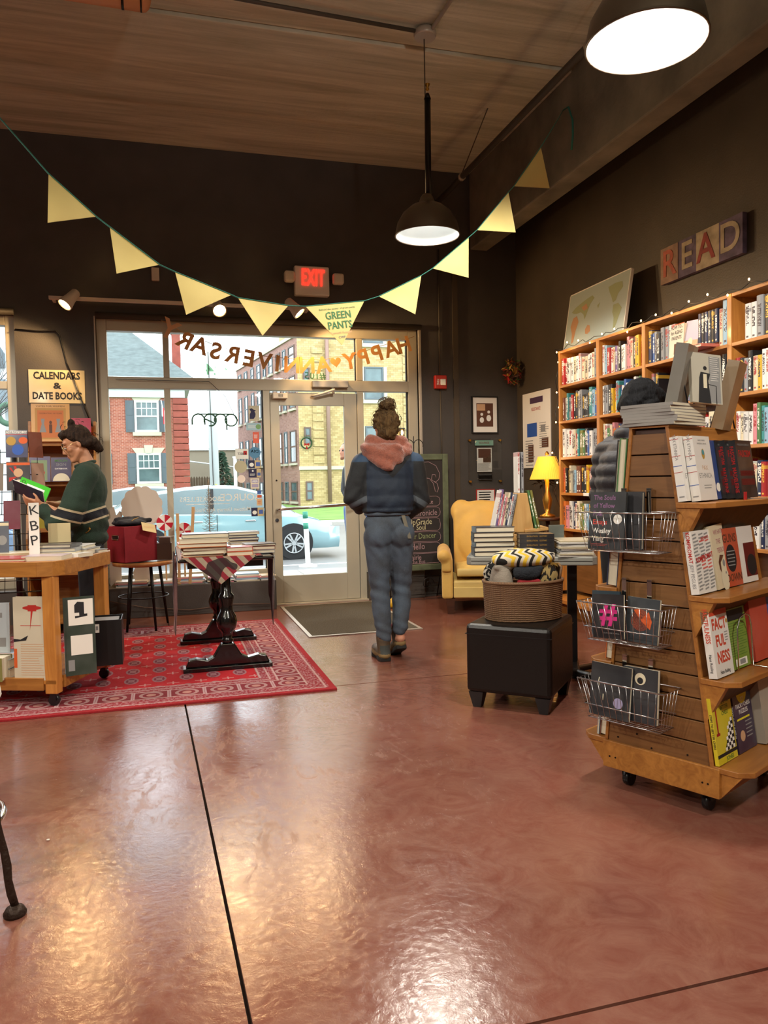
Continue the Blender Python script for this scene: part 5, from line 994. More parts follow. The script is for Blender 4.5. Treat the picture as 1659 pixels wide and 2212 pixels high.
t = thing('black_file_box', 'black open magazine file box with a small white label on the bottom shelf', 'box', M=TM @ TR(.0, .36, ZS, math.radians(22))); g = G().box(-.02, .2, -.06, -.055, 0, .27).box(-.02, .2, .14, .145, 0, .27).box(-.02, -.015, -.055, .14, 0, .27).box(.195, .2, -.055, .14, 0, .27).box(-.015, .195, -.055, .14, 0, .01); part('box_body', g, 'black_plastic', t); part('white_label', G().box(.05, .075, -.062, -.06, .2, .25), 'paper_w', t); part('label_mark', G().box(.056, .069, -.063, -.062, .215, .238), 'ink_grey', t); part('grey_papers', G().box(.0, .18, -.04, .12, .02, .262), 'ink_grey', t)
t = thing('card_bundle', 'little stepped white cards with a dark spot in front of the black box', 'card', M=TM @ TR(.012, .29, ZS, math.radians(20)) ); 
for k, (a, b, c, d) in enumerate(((.03, .05, .03, .17), (.03, .06, .03, .13), (.0, .065, .05, .1), (.03, .07, .0, .05))): part('card', G().box(a, b, -.004*k-.01, -.004*k-.008, c, d), 'paper_w', t)
part('dark_spot', G().disc(None, .011, Matrix.Translation((.018, -.0192, .075)) @ Matrix.Rotation(pi/2, 4, 'X')), 'ink_black', t)
def a_photo(w, h): return [('photo_print', rect(.25*w, .5*w, .8*h, .93*h).join(rect(.05*w, .25*w, .68*h, .8*h)).join(rect(.6*w, .8*w, .7*h, .8*h)).join(rect(.3*w, .6*w, .5*h, .65*h)).join(rect(.1*w, .9*w, .12*h, .3*h)), 'ink_grey')]
book(DTM(-.5, .04, ZS+.14, .15) @ Matrix.Rotation(pi/2-.06, 4, 'X'), .2, .28, .01, '#b7c2c8', 'pale blue-white photo book at the left end of the bottom shelf', GS, False, a_photo)
book(DTM(-.52, .06, ZS, .1) @ Matrix.Rotation(pi/2, 4, 'X'), .22, .13, .12, 'e', 'dark patterned box under the pale photo book', GS)
for k in range(2): book(DTM(-.47, .0+.02, ZS+.055*k, .1), .18, .13, .05, '#a9b0b0', ('lower' if not k else 'upper')+' small pale grey boxed set beside the tall cream art book', GS)
# ------------------------------------------------------------------ calendar shelf and wire rack between the windows
t = thing('wooden_display_shelf', 'orange wood stepped display shelf of calendars between the two windows', 'shelf', (-.82, 7.0, 0))
part('back_panel', G().box(-.27, .27, .3, .32, 0, 1.75), 'oak', t); 
for x in (-.27, .25): part('side_panel', G().prism([(.3, 0), (.3, 1.78), (.12, 1.78), (.1, 1.6), (-.08, 1.2), (-.2, .8), (-.2, 0)][::-1], x, x+.02, M=Matrix(((0, 0, 1, 0), (1, 0, 0, 0), (0, 1, 0, 0), (0, 0, 0, 1)))), 'oak', t)
for y, z in ((.02, 1.575), (-.1, 1.235), (-.2, .86), (-.2, .5), (-.2, .1)): part('shelf_board', G().box(-.25, .25, y, .3, z, z+.02), 'oak_h', t); part('shelf_lip', G().box(-.25, .25, y-.012, y, z-.01, z+.035), 'oak', t, bev=.002)
def up_M(x, y, z, lean=.1, rz=0): return TR(x, y, z, rz) @ Matrix.Rotation(pi/2-lean, 4, 'X')
mat('cal_orange', '#c9873c', .6, fn=vary(8, .9, 1.1)); mat('cal_tan', '#b98a4a', .6); mat('cal_inner', '#c4703a', .6)
def a_votes(w, h):
    g = G()
    for x in (.3, .7): g.add([(w*(x-.05), h*.6, .0006), (w*(x+.05), h*.6, .0006), (w*(x+.03), h*.46, .0006), (w*(x+.09), h*.24, .0006), (w*(x-.09), h*.24, .0006), (w*(x-.03), h*.46, .0006)], [(5, 2, 1, 0), (4, 3, 2, 5)])
    return [('border_panel', rect(.1*w, .9*w, .06*h, .88*h), 'cal_tan'), ('inner_panel', rect(.16*w, .84*w, .1*h, .82*h, .0003), 'cal_inner'), ('dress_picture', g, 'ink_grey'), ('standing_figure', disc(w*.5, h*.5, w*.05, .0006, .7).join(rect(.46*w, .54*w, .22*h, .45*h, .0006)), 'ink_brown'), ('lettering', tx('VOTES FOR WOMEN', .02, w*.5, h*.93, 1.2).join(put(tx('CELEBRATING 100 YEARS', .016, w*.5, h*.74, 1.0), Matrix.Translation((0, 0, .0006)))), 'ink_brown')]
o = book(up_M(-1.045, 6.975, 1.6, .1), .3, .32, .006, '#cf9648', 'orange wall calendar with two dresses and votes lettering on the top shelf', 'calendars on the wooden display shelf', False, a_votes)
book(up_M(-.735, 6.99, 1.6, .1), .155, .2, .006, '#a82848', 'plain crimson calendar right of the orange one', 'calendars on the wooden display shelf', False)
def a_moon(w, h): return [('title_lettering', tx('MOON', .028, w*.5, h*.86, 1.1, .02), 'ink_green'), ('title_lettering', tx('SIGN', .03, w*.5, h*.7, 1.2), 'ink_grey'), ('title_lettering', tx('DATEBOOK', .015, w*.5, h*.53, 1.2, .02), 'ink_white'), ('moon_picture', G().disc(None, w*.4, Matrix.Translation((w*.5, .0+h*.02, 0)), 28).__class__().add([(w*.5+w*.42*math.cos(a*pi/16), h*.02+w*.42*math.sin(a*pi/16), 0) for a in range(17)], [tuple(range(17))]), 'ink_cream')]
book(up_M(-.885, 6.83, 1.262, .12), .155, .2, .012, '#33284e', 'dark purple moon datebook with a pale half circle on the middle shelf', 'calendars on the wooden display shelf', False, a_moon)
def a_land(w, h): return [('landscape_picture', rect(w*.1, w*.85, h*.05, h*.85), mat('landgreen', '#7f9470', .6)), ('blue_figure', disc(w*.4, h*.3, w*.16, .0003, .8), 'ink_blue'), ('red_figure', disc(w*.62, h*.36, w*.12, .0003), 'ink_red')]
book(up_M(-1.05, 6.83, 1.262, .12), .16, .21, .012, '#4a3e66', 'purple-edged datebook with a green landscape, left of the moon one', 'calendars on the wooden display shelf', False, a_land)
book(up_M(-.72, 6.84, 1.262, .12), .08, .18, .01, '#8c5a24', 'gold-brown narrow book right of the moon datebook', 'calendars on the wooden display shelf', False)
o = book(up_M(-.93, 6.72, .885, .1), .17, .2, .012, '#cfc2a0', 'cream calendar with a round picture on the lower shelf', 'calendars on the wooden display shelf', False, lambda w, h: [('round_picture', disc(w*.5, h*.6, w*.42), 'ink_cream'), ('picture_edge', rect(0, w, 0, h*.2), 'ink_brown')])
t = thing('wire_rack', 'black wire magazine rack in front of the left window', 'rack', (-1.02, 5.95, .011)); RK = (-1.02, 5.95)
part('pole', G().cyl((0, .08, 0), (0, .08, 1.45), .022, n=12), 'black_plastic', t); part('base', G().lathe([(.2, 0), (.2, .015), (.03, .03)], 24, M=TR(0, .08, 0)), 'black_plastic', t)
for z in (.55, .8, 1.1, 1.38):
    g = G()
    for k in range(5): g.cyl((-.16+.08*k, -.02, z-.08), (-.16+.08*k, .02, z+.1), .0025, n=5)
    for dz in (-.08, .0, .08): g.cyl((-.17, -.02+.02*(dz > 0), z+dz), (.17, -.02+.02*(dz > 0), z+dz), .003, n=5)
    g.cyl((-.17, -.05, z-.08), (.17, -.05, z-.08), .003, n=5); part('wire_pocket', g, 'dark_metal', t, kind='stuff')
def a_astro(w, h): return [('title_band', rect(0, w, h*.86, h*.985), 'ink_grey'), ('red_line', rect(0, w, h*.83, h*.85), 'ink_red'), ('title_lettering', put(tx('ASTRONOMY', .024, w*.5, h*.92, .9, .01), Matrix.Translation((0, 0, .0006))), 'ink_white'), ('orange_planet', disc(w*.25, h*.6, w*.22, .0003), 'ink_gold'), ('blue_planet', disc(w*.55, h*.28, w*.27, .0003), 'ink_blue'), ('comet', disc(w*.8, h*.62, w*.17, .0003, 1.2), 'ink_orange')]
GR = 'magazines in the wire rack'
book(TR(-1.045, 5.86, 1.43) @ Matrix.Rotation(pi/2-.06, 4, 'X'), .14, .19, .006, '#1c1f4c', 'dark blue astronomy magazine with planets in the wire rack', GR, False, a_astro)
book(TR(-.9, 5.875, 1.43, .9) @ Matrix.Rotation(pi/2-.06, 4, 'X'), .12, .18, .006, '#7c3c28', 'brown magazine angled right of the astronomy one', GR, False)
def a_face(w, h): return [('top_band', rect(0, w, h*.88, h*.97), 'ink_orange'), ('red_rays', G().add([(w*.1, h*.8, 0), (w*.2, h*.8, 0), (w*.5, h*.4, 0)], [(0, 1, 2)]).add([(w*.3, h*.85, 0), (w*.42, h*.85, 0), (w*.5, h*.4, 0)], [(0, 1, 2)]).add([(w*.1, h*.3, 0), (w*.1, h*.45, 0), (w*.5, h*.5, 0)], [(0, 2, 1)]), 'ink_red'), ('portrait', disc(w*.5, h*.62, w*.2, .0004), 'ink_tan'), ('lower_portrait', disc(w*.52, h*.2, w*.24, .0004), 'ink_cream')]
book(TR(-1.045, 5.85, 1.2) @ Matrix.Rotation(pi/2-.06, 4, 'X'), .15, .2, .006, '#241c22', 'dark magazine with red rays and a portrait, below the astronomy one', GR, False, a_face)
book(TR(-.885, 5.87, 1.2, .9) @ Matrix.Rotation(pi/2-.06, 4, 'X'), .11, .19, .006, '#b08a78', 'tan magazine angled right of the red ray one', GR, False)
book(TR(-1.13, 5.9, 1.2, -.8) @ Matrix.Rotation(pi/2-.06, 4, 'X'), .09, .19, .006, '#8a8076', 'grey-brown magazine at the left side of the rack', GR, False)
book(TR(-1.08, 5.875, .93, -.1) @ Matrix.Rotation(pi/2-.1, 4, 'X'), .11, .2, .006, '#6e1f34', 'crimson magazine low in the rack at the left', GR, False)
book(TR(-.91, 5.85, .93, .1) @ Matrix.Rotation(pi/2-.06, 4, 'X'), .13, .19, .006, '#9a8a1e', 'yellow-green magazine low in the rack', GR, False)

# ------------------------------------------------------------------ bar stool at the left edge, debris
t = thing('iron_bar_stool', 'wrought iron bar stool with twisted leg at the left photo edge', 'stool', (-.68, 2.42, 0))
for sx, sy in ((1, -.25), (-1, -.25), (.3, 1), (-.3, -1)):
    pts = [(.13*sx, .13*sy, .9), (.17*sx, .17*sy, .6), (.185*sx, .185*sy, .35), (.235*sx, .235*sy, .02)]; ps = []
    for k in range(3):
        for q in range(8): a, b = Vector(pts[k]), Vector(pts[k+1]); ps.append(a+(b-a)*q/8)
    ps.append(Vector(pts[3])); part('leg', G().tube([(p.x+.003*math.sin(i*1.6), p.y+.003*math.cos(i*1.6), p.z) for i, p in enumerate(ps)], [.011+.0015*(i % 2) for i in range(len(ps))], 8), mat('iron', '#3a2c24', .5, .6, bump=nbump(60, .5)), t)
    part('foot', G().lathe([(.03, 0), (.032, .008), (.024, .022), (.012, .03)], 16, M=TR(.235*sx, .235*sy, 0)), 'iron', t)
part('footrest_ring', G().tube([(.2*math.cos(a*pi/16), .2*math.sin(a*pi/16), .27) for a in range(32)], .011, 8, closed=True), 'chrome', t)
part('seat', G().lathe([(.14, .9), (.19, .91), (.2, .94), (.19, .97), (.1, .985), (.001, .985)], 32), 'black_leather', t)
solo('white_stool_seat', G().lathe([(.1, .0), (.17, .01), (.19, .04), (.185, .075), (.16, .085), (.001, .088)], 32), 'white_paint', 'edge of a white round seat at the left border, below the display table', 'seat', M=TR(-.785, 3.06, .42))
part('pedestal', G().lathe([(.15, -.419), (.15, -.4), (.03, -.38), (.025, 0.0)], 20), 'chrome', bpy.data.objects['white_stool_seat'])
for k, (x, y, s, lab) in enumerate(((-.42, 2.83, .006, 'tiny white crumb on the floor right of the iron stool'), (1.79, 2.8, .012, 'scrap of white paper on the floor beneath the slatted display'))): solo('floor_scrap', G().ball((0, 0, .002), (s, s*.7, .002)), 'paper_w', lab, 'scrap', M=TR(x, y, .002))

# ------------------------------------------------------------------ chalkboard
t = thing('chalkboard_stand', 'green-framed chalkboard with chalk writing on a scrolled iron stand', 'chalkboard', (2.44, 7.4, 0))
mat('green_frame', '#5f684e', .6, fn=vary(14, .7, 1.15)); mat('slate', '#2c2624', .8, fn=vary(4, .8, 1.3)); mat('chalk_pink', '#a8888c', .9); mat('chalk_cream', '#c9c29a', .9); mat('chalk_green', '#8f9a6c', .9)
part('board', G().box(-.3, .3, -.01, .01, .36, 1.42), 'slate', t)
for a in ((-.36, -.3, .3, 1.48), (.3, .36, .3, 1.48), (-.3, .3, 1.42, 1.48), (-.3, .3, .3, .36)): part('frame_rail', G().box(a[0], a[1], -.022, .016, a[2], a[3]), 'green_frame', t, bev=.006)
for s in (-1, 1):
    g = G(); g.tube([(0, 0, 1.48)]+[(s*(.05+.05*math.cos(a)), 0, 1.57+.05*math.sin(a)*1.1) for a in [pi-.3-k*.35 for k in range(10)]], .004, 6)
    g.tube([(s*.28, -.02, .3), (s*.3, -.1, .0)], .006, 6); g.tube([(s*.28, .02, .3), (s*.28, .16, .0)], .006, 6)
    g.tube([(s*(.12+.07*(1-k/22)*math.cos(k*.5)), -.02, .16+.07*(1-k/22)*math.sin(k*.5)) for k in range(20)], .0035, 5); part('iron_scroll', g, 'dark_metal', t, kind='stuff')
part('top_spike', G().cyl((0, 0, 1.46), (0, 0, 1.66), .005, n=6), 'dark_metal', t); g = G(); g.cyl((-.29, -.02, .24), (.29, -.02, .24), .004, n=6); g.cyl((-.3, -.06, .06), (.3, -.06, .06), .004, n=6)
part('cross_rods', g, 'dark_metal', t, kind='stuff')
CM = Matrix.Translation((0, -.0115, 0)) @ Matrix.Rotation(pi/2, 4, 'X')
for i, (s, z, m, x, sz) in enumerate((('Chronicle', .88, 'chalk_pink', .1, .085), ('UpGrade', .79, 'chalk_cream', .05, .085), ('Soul', .735, 'chalk_cream', .06, .075), ('Water Dancer', .645, 'chalk_green', .03, .08), ('Hello', .54, 'chalk_pink', .02, .09), ('Prairie', .43, 'chalk_pink', -.02, .075), ('The Bus', .385, 'chalk_pink', .02, .06), ('The Favorite', .99, 'chalk_pink', .05, .07), ('Source', 1.33, 'chalk_pink', -.02, .11))): part('chalk_writing', put(text(s, sz, 0, 0, .8), CM @ Matrix.Translation((x, z, 0)) @ Matrix.Rotation(.03, 4, 'Z')), m, t)
g = G(); 
for z0, z1 in ((.95, 1.05), (.84, .94), (.7, .83), (.59, .69), (.48, .58), (.37, .47)):
    pts = [(-.24, -.012, z0), (.24, -.012, z0), (.265, -.012, z0+.02), (.27, -.012, (z0+z1)/2), (.26, -.012, z1-.015), (.23, -.012, z1), (-.24, -.012, z1)]; g.tube(pts, .0022, 4)
g.tube([(.05, -.012, 1.39), (.15, -.012, 1.4), (.23, -.012, 1.36), (.27, -.012, 1.28), (.26, -.012, 1.22), (.22, -.012, 1.19), (.18, -.012, 1.22), (.19, -.012, 1.27), (.22, -.012, 1.27), (.23, -.012, 1.24)], .003, 4); g.tube([(.1, -.012, 1.24), (.16, -.012, 1.23), (.2, -.012, 1.18), (.22, -.012, 1.1), (.24, -.012, 1.09), (.255, -.012, 1.13), (.24, -.012, 1.18), (.21, -.012, 1.2)], .003, 4)
part('chalk_border', g, 'chalk_pink', t, kind='stuff')
solo('yellow_floor_toy', blob([('e', (0, 0, .045), (.07, .04, .045)), ('e', (.03, 0, .085), (.03, .025, .03))], .008, 3), mat('toy_yellow', '#d8a820', .5), 'small rounded yellow thing on the floor behind the walking woman\'s legs', 'toy', M=TR(2.06, 7.0, .001))

# ------------------------------------------------------------------ yellow armchair
mat('mustard', '#cba452', .62, fn=vary(5, .9, 1.1), bump=nbump(60, .1), sheen=.2); mat('mustard_light', '#d2b870', .6, fn=vary(5, .92, 1.08))
t = thing('yellow_armchair', 'mustard yellow upholstered armchair with rolled arms in the corner', 'armchair', (2.9, 6.72, .001), math.radians(-20))
part('seat_base', G().box(-.3, .3, -.38, .33, .14, .3), 'mustard_light', t, bev=.015)
part('front_rail', G().box(-.3, .3, -.395, -.38, .15, .245), 'mustard_light', t, bev=.006)
part('seat_cushion', blob([('b', (-.27, .27, -.36, .22, .335, .41)), ('e', (0, -.07, .41), (.26, .28, .045))], .014, 6), 'mustard_light', t)
for s in (-1, 1):
    g = G().prism([(-.4, .14), (.33, .14), (.33, .5), (-.36, .5)][::1], -.05, .05, M=Matrix(((0, 0, 1, s*.355), (1, 0, 0, 0), (0, 1, 0, 0), (0, 0, 0, 1)))); part('arm_panel', g, 'mustard', t, bev=.02)
    part('arm_roll', blob([('c', (s*.385, -.37, .525), (s*.385, .3, .525), .062, .062), ('b', (s*.36-.045, s*.36+.045, -.4, .3, .38, .53))], .013, 5), 'mustard', t)
    part('leg', G().hexa([(s*.33-.025, -.37, 0), (s*.33+.025, -.37, 0), (s*.33+.025, -.32, 0), (s*.33-.025, -.32, 0)], [(s*.33-.04, -.39, .14), (s*.33+.04, -.39, .14), (s*.33+.04, -.3, .14), (s*.33-.04, -.3, .14)]), 'darkleg', t)
    part('leg', G().hexa([(s*.33-.025, .27, 0), (s*.33+.025, .27, 0), (s*.33+.025, .32, 0), (s*.33-.025, .32, 0)], [(s*.33-.04, .25, .14), (s*.33+.04, .25, .14), (s*.33+.04, .33, .14), (s*.33-.04, .33, .14)]), 'darkleg', t)
bk = [('b', (-.28, .28, .2, .32, .25, .9)), ('e', (-.2, .27, .9), (.11, .065, .12)), ('e', (.2, .27, .9), (.11, .065, .12)), ('e', (0, .25, .9), (.28, .07, .11)), ('e', (0, .19, .65), (.25, .07, .27))]
part('backrest', blob(bk, .016, 6, fn=lambda v, n: Vector((v.x, v.y+(v.z-.3)*.12, v.z))), 'mustard', t)

# ------------------------------------------------------------------ table lamp with plant
t = thing('side_table', 'small dark side table behind the book display carrying the lamp', 'table', (3.41, 6.42, 0)); part('table_top', G().lathe([(.12, .82), (.13, .83), (.13, .85)], 28), 'darkleg', t); part('column', G().cyl((0, 0, .02), (0, 0, .82), .02), 'darkleg', t); part('base', G().lathe([(.12, 0), (.14, .02), (.02, .03)], 24), 'darkleg', t)
t = thing('table_lamp', 'table lamp with a glowing pleated yellow shade in front of the bookcase end', 'lamp', (3.41, 6.42, .851))
mat('lamp_pleat', '#e8b430', .8); m = MATS['lamp_pleat']; b = m.node_tree.nodes['Principled BSDF']; b.inputs['Emission Color'].default_value = (1, .5, .06, 1); b.inputs['Emission Strength'].default_value = .55
part('base', G().lathe([(.07, 0), (.07, .02), (.02, .04), (.035, .1), (.045, .16), (.02, .24), (.012, .5)], 24), 'brass', t)
g = G(); n = 96; v = []
for z, r in ((.56, .082), (.55, .084), (.36, .155), (.35, .157)): v += [((r+.002*(i % 2))*math.cos(2*pi*i/n), (r+.002*(i % 2))*math.sin(2*pi*i/n), z) for i in range(n)]
g.add(v, [(k*n+i, (k+1)*n+i, (k+1)*n+(i+1) % n, k*n+(i+1) % n) for k in range(3) for i in range(n)]); part('lamp_shade', g, 'lamp_pleat', t)
part('finial', G().lathe([(.012, .57), (.02, .585), (.01, .605), (0, .61)], 12), 'brass', t); part('pull_chain', G().cyl((-.06, -.07, .33), (-.06, -.07, .35), .004), 'brass', t); part('bulb', G().ball((0, 0, .44), .03), mat('bulb_lamp', (1, .6, .25), emit=10), t)
point('table_lamp_light', (3.41, 6.42, 1.27), 7, (1, .6, .25), .05)
t = thing('dried_plant', 'dark dried leafy sprig standing behind the yellow lamp', 'plant', (3.55, 6.78, .001)); g = G(); rr = random.Random(9)
for i in range(46):
    a = rr.random()*6.28; p = Vector((.03*math.cos(a), .03*math.sin(a), 1.15+rr.random()*.2)); d = Vector((math.cos(a)*.7, math.sin(a)*.7, rr.uniform(-.3, .7))).normalized(); n_ = d.cross(Vector((0, 0, 1))).normalized()*.012; l = rr.uniform(.07, .14)
    g.add([p, p+d*l*.5+n_, p+d*l-Vector((0, 0, .02)), p+d*l*.5-n_], [(0, 1, 2, 3)])
part('leaves', g, mat('dry_leaf', '#3a2a1c', .8), t, kind='stuff'); part('stems', G().tube([(0, 0, .3), (.01, 0, .8), (0, 0, 1.3)], .006, 5), 'dry_leaf', t); part('vase', G().lathe([(.06, 0), (.07, .1), (.06, .3), (.04, .42), (.05, .45)], 20), 'black_plastic', t)

# ------------------------------------------------------------------ grey table with books
GT = TR(2.235, 4.43, 0, math.radians(-27.3))
t = thing('grey_table', 'grey laminate table on a black pedestal foot in front of the armchair', 'table', M=GT); mat('laminate', '#8f8f88', .45, .1)
g = G().prism([(-.36, -.26), (.36, -.26), (.39, -.23), (.39, .23), (.36, .26), (-.36, .26), (-.39, .23), (-.39, -.23)], .69, .742); part('table_top', g, 'laminate', t, bev=.006); part('edge_groove', G().box(-.36, .36, -.2615, -.26, .715, .718), 'dark_metal', t)
part('pedestal', G().box(.22, .28, -.03, .03, .06, .69), 'black_plastic', t, bev=.006); part('foot_bar', G().box(.0, .5, -.3, -.25, .02, .05, M=Matrix.Rotation(.75, 4, 'Z')), 'black_plastic', t, bev=.01); part('foot_bar', G().box(.215, .285, -.25, .3, .02, .06), 'black_plastic', t, bev=.01)
for x, y in ((.25, -.22), (.25, .27)): part('castor', G().cyl((x-.015, y, .014), (x+.015, y, .014), .014), 'black_plastic', t)
part('foot_bar', G().tube([(.25, -.22, .04), (.42, -.36, .035), (.56, -.42, .03)], .022, 8), 'black_plastic', t)
GG = 'books stacked on the grey table'
def gstack(x, y, rz, items, place, **k):
    p = GT @ Vector((x, y, .7425)); return stack(p.x, p.y, p.z, math.radians(-27.3)+rz, items, place, GG, **k)
H6 = (.24, .16, .03)
gstack(-.235, -.15, .22, [(.245, .16, .029, 'k'), (.245, .16, .029, 'k'), (.245, .16, .029, 'k'), (.245, .16, .029, 'k'), (.245, .16, .029, 'k'), (.24, .16, .032, 'd')], 'the left pile on the grey table', jit=.006, seed=4)
gstack(-.27, .06, .22, [(.2, .15, .03, 'd', 1), (.2, .15, .03, 'w'), (.2, .15, .03, 'k'), (.2, .15, .03, 's')], 'the pile behind the left one', jit=.006, seed=6)
SPW = lambda h, t_: [('spine_lettering', put(text('EVOLUTION   GOTHIC', .012, 0, .01, 1), Matrix()), 'ink_gold')]
zz = .7425
for k in range(5):
    p = GT @ Vector((.03, -.15, zz)); o = book(TR(p.x, p.y, p.z, math.radians(-27.3)+.17+pi/2) @ Matrix.Translation((-.07, -.1, 0)), .15, .21, .0265, 'k', 'glossy black book, %s of the middle pile on the grey table' % (('bottom', 'second from bottom', 'third from bottom', 'fourth from bottom', 'top')[k]), GG, spine_art=SPW); zz += .027
gstack(.25, -.13, .15, [(.2, .26, .011, 'w', 1)]+[(.2, .26, .009, 'cwsw'[i % 4], 1) for i in range(9)], 'the thin white pile on the grey table', jit=.008, seed=7)
t = thing('small_acrylic_holder', 'grey card in a small clear holder behind the thin white pile', 'holder', M=GT @ TR(.16, .1, .7425, .3)); part('card', G().box(-.05, .05, 0, .004, 0, .17), mat('grey_card', '#8c9088', .7), t); part('acrylic_front', G().box(-.052, .052, -.004, -.002, 0, .17), 'acrylic', t)
# A-frame display
AM = GT @ TR(-.09, .06, .7425, .2); t = thing('a_frame_book_display', 'pale wood A-frame book display standing on the grey table', 'display', M=AM)
part('base_block', G().box(-.16, .17, -.06, .14, 0, .12), 'beech', t, bev=.003); part('ledge', G().box(-.205, -.035, -.075, .15, .12, .14, M=Matrix.Rotation(.05, 4, 'Y')), 'beech', t, bev=.003); part('ledge', G().box(.05, .2, -.075, .15, .125, .145, M=Matrix.Rotation(-.08, 4, 'Y')), 'beech', t, bev=.003)
part('a_frame', G().hexa([(-.05, -.06, .13), (.1, -.06, .13), (.1, .14, .13), (-.05, .14, .13)], [(0, -.06, .38), (.06, -.06, .38), (.06, .14, .38), (0, .14, .38)]), 'beech', t, bev=.003)
GA = 'books leaning on the A-frame display'; x = -.055
for k, (c, th, h) in enumerate((('s', .017, .24), ('w', .012, .235), ('n', .012, .25), ('c', .014, .25), ('p', .011, .22), ('w', .011, .23), ('p', .01, .24), ('v', .011, .27), ('w', .012, .265))):
    o = shelf_book(0, 0, 0, th, .15, h, c, '%s book, %s from the frame, leaning left on the A-frame' % (NAMES[c], ORD[k]), GA); o.matrix_world = AM @ TR(x-th-.0, -.085, .142+.0*k) @ Matrix.Rotation(.2, 4, 'Y') @ Matrix.Diagonal((th, .15, h, 1)); x -= th*1.03
for k, (c, th, h) in enumerate((('g', .014, .25), ('e', .016, .25))):
    o = shelf_book(0, 0, 0, th, .15, h, c, '%s book leaning right of the A-frame display top' % NAMES[c], GA); o.matrix_world = AM @ TR(.105+.0165*k, -.075, .15) @ Matrix.Rotation(-.2, 4, 'Y') @ Matrix.Diagonal((th, .15, h, 1))
for k, (c, th, x) in enumerate((('w', .016, -.0), ('s', .016, .024))): o = shelf_book(0, 0, 0, th, .1, .27, c, '%s tall book standing on top of the A-frame display' % NAMES[c], GA); o.matrix_world = AM @ TR(x, -.05, .382) @ Matrix.Diagonal((th, .15, .26, 1))

# ------------------------------------------------------------------ ottoman and cushion basket
OM = TR(1.52, 3.79, .001, math.radians(-42.4)); t = thing('black_leather_ottoman', 'scuffed black leather cube ottoman under the wicker basket', 'ottoman', M=OM)
part('body', G().box(0, .46, 0, .5, .085, .45), 'black_leather', t, bev=.022); part('lid_seam', G().box(-.0015, .4615, -.0015, .5015, .395, .399), 'black_plastic', t)
for x, y in ((.05, .05), (.41, .05), (.05, .45), (.41, .45)): part('leg', G().hexa([(x-.022, y-.022, 0), (x+.022, y-.022, 0), (x+.022, y+.022, 0), (x-.022, y+.022, 0)], [(x-.04, y-.04, .086), (x+.04, y-.04, .086), (x+.04, y+.04, .086), (x-.04, y+.04, .086)]), 'black_plastic', t)
BM = TR(1.885, 3.84, .4515, .0)
def wick(c):
    x, y, z, v = coords(); a = X.op('ARCTAN2', y, x); s = ((a*34+z*90) % 1); return mix(ramp(fabs(s-.5), .1, .45), L('#38241a'), L('#9a7450'))
mat('wicker', '#6b4a30', .7, fn=wick); t = thing('wicker_basket', 'oval brown coiled wicker basket full of cushions on the ottoman', 'basket', M=BM)
A_, B_ = .222, .165; nz_ = 19; g = G()
for k in range(nz_):
    z = .006+k*.0105; f = .95+.05*k/nz_; dz = lambda a: 0
    pts = [(A_*f*math.cos(2*pi*i/96), B_*f*math.sin(2*pi*i/96), z+.0012*math.sin(2*pi*i/3+k)) for i in range(96)]; g.tube(pts, [.0064+.0012*(i % 2) for i in range(96)], 6, closed=True)
part('woven_coils', g, 'wicker', t, kind='stuff'); part('rim', G().tube([(A_*1.01*math.cos(2*pi*i/96), B_*1.01*math.sin(2*pi*i/96), .207) for i in range(96)], .0095, 8, closed=True), 'wicker', t)
part('bottom', G().lathe([(A_*.93, 0), (A_*.93, .01)], 40, ax=(1, B_/A_)), 'wicker', t); part('handle', G().tube([(.19, -.06, .205), (.215, -.04, .27), (.22, .0, .285), (.212, .05, .27), (.19, .08, .205)], .008, 8), 'wicker', t)
def zz_fn(c):
    x, y, z, v = coords(); q = (x*13+fabs(((y*14+z*6) % 1)-.5)*.9) % 1; top = z+y*.35 > .035
    col = mix(q < .25, L('#c9c2b0'), L('#15130f')); col = mix((q > .5)*(q < .8), col, L('#d8b430')); cx = ((x/.045) % 1)-.5; cy = ((z/.035+ffloor(x/.045)*.4) % 1)-.5
    dots = mix(hyp(cx, cy) < .26, L('#7d766a'), mix(nz(combine(ffloor(x/.045)*3, ffloor(z/.035)*5, 0), 2, 0) > .5, L('#dcd8cc'), L('#24211c'))); return mix(top, dots, col)
mat('chevron', '#8a8272', .85, fn=zz_fn); mat('linen', '#8f877b', .9, fn=vary(30, .85, 1.1, 2, (1, 1, 5)), bump=nbump(200, .3)); mat('slate_blue', '#20252c', .95, bump=nbump(120, .5)); mat('red_felt', '#8c2026', .95)
def abs_fn(c):
    x, y, z, v = coords(); n = nz(combine(x*9, y*9, z*6), 2.2, 1, .5, 2.0); return mix(n > .52, L('#a48f5c'), L('#16130f'))
mat('abstract', '#a48f5c', .9, fn=abs_fn); mat('mauve_cloth', '#8a766c', .9); mat('zebra', '#777777', .9, fn=lambda c: mix((nz(coords()[3], 22, 2, .5, 2) > .5)*1.0, L('#101010'), L('#b9b4a8')))
def cushion(prims, m, lab, vox=.01, noise=.004): g = blob(prims, vox, 5, noise, 14); o = solo('cushion', g, m, lab, 'cushion', 'cushions in the wicker basket', M=BM); return o
cushion([('e', (-.01, -.03, .33), (.19, .1, .055), (.1, 0, 0)), ('c', (-.18, -.05, .325), (.17, -.02, .34), .02, .02)], 'chevron', 'grey, yellow and black chevron cushion with dots, on top of the basket')
cushion([('e', (-.145, -.03, .2), (.06, .09, .115)), ('c', (-.19, -.07, .29), (-.1, -.07, .29), .015, .015)], 'linen', 'pale grey-beige linen cushion at the left of the basket')
cushion([('e', (-.025, -.1, .255), (.085, .035, .04)), ('c', (-.09, -.1, .275), (.05, -.1, .28), .02, .022)], 'slate_blue', 'dark slate cushion in the middle of the basket')
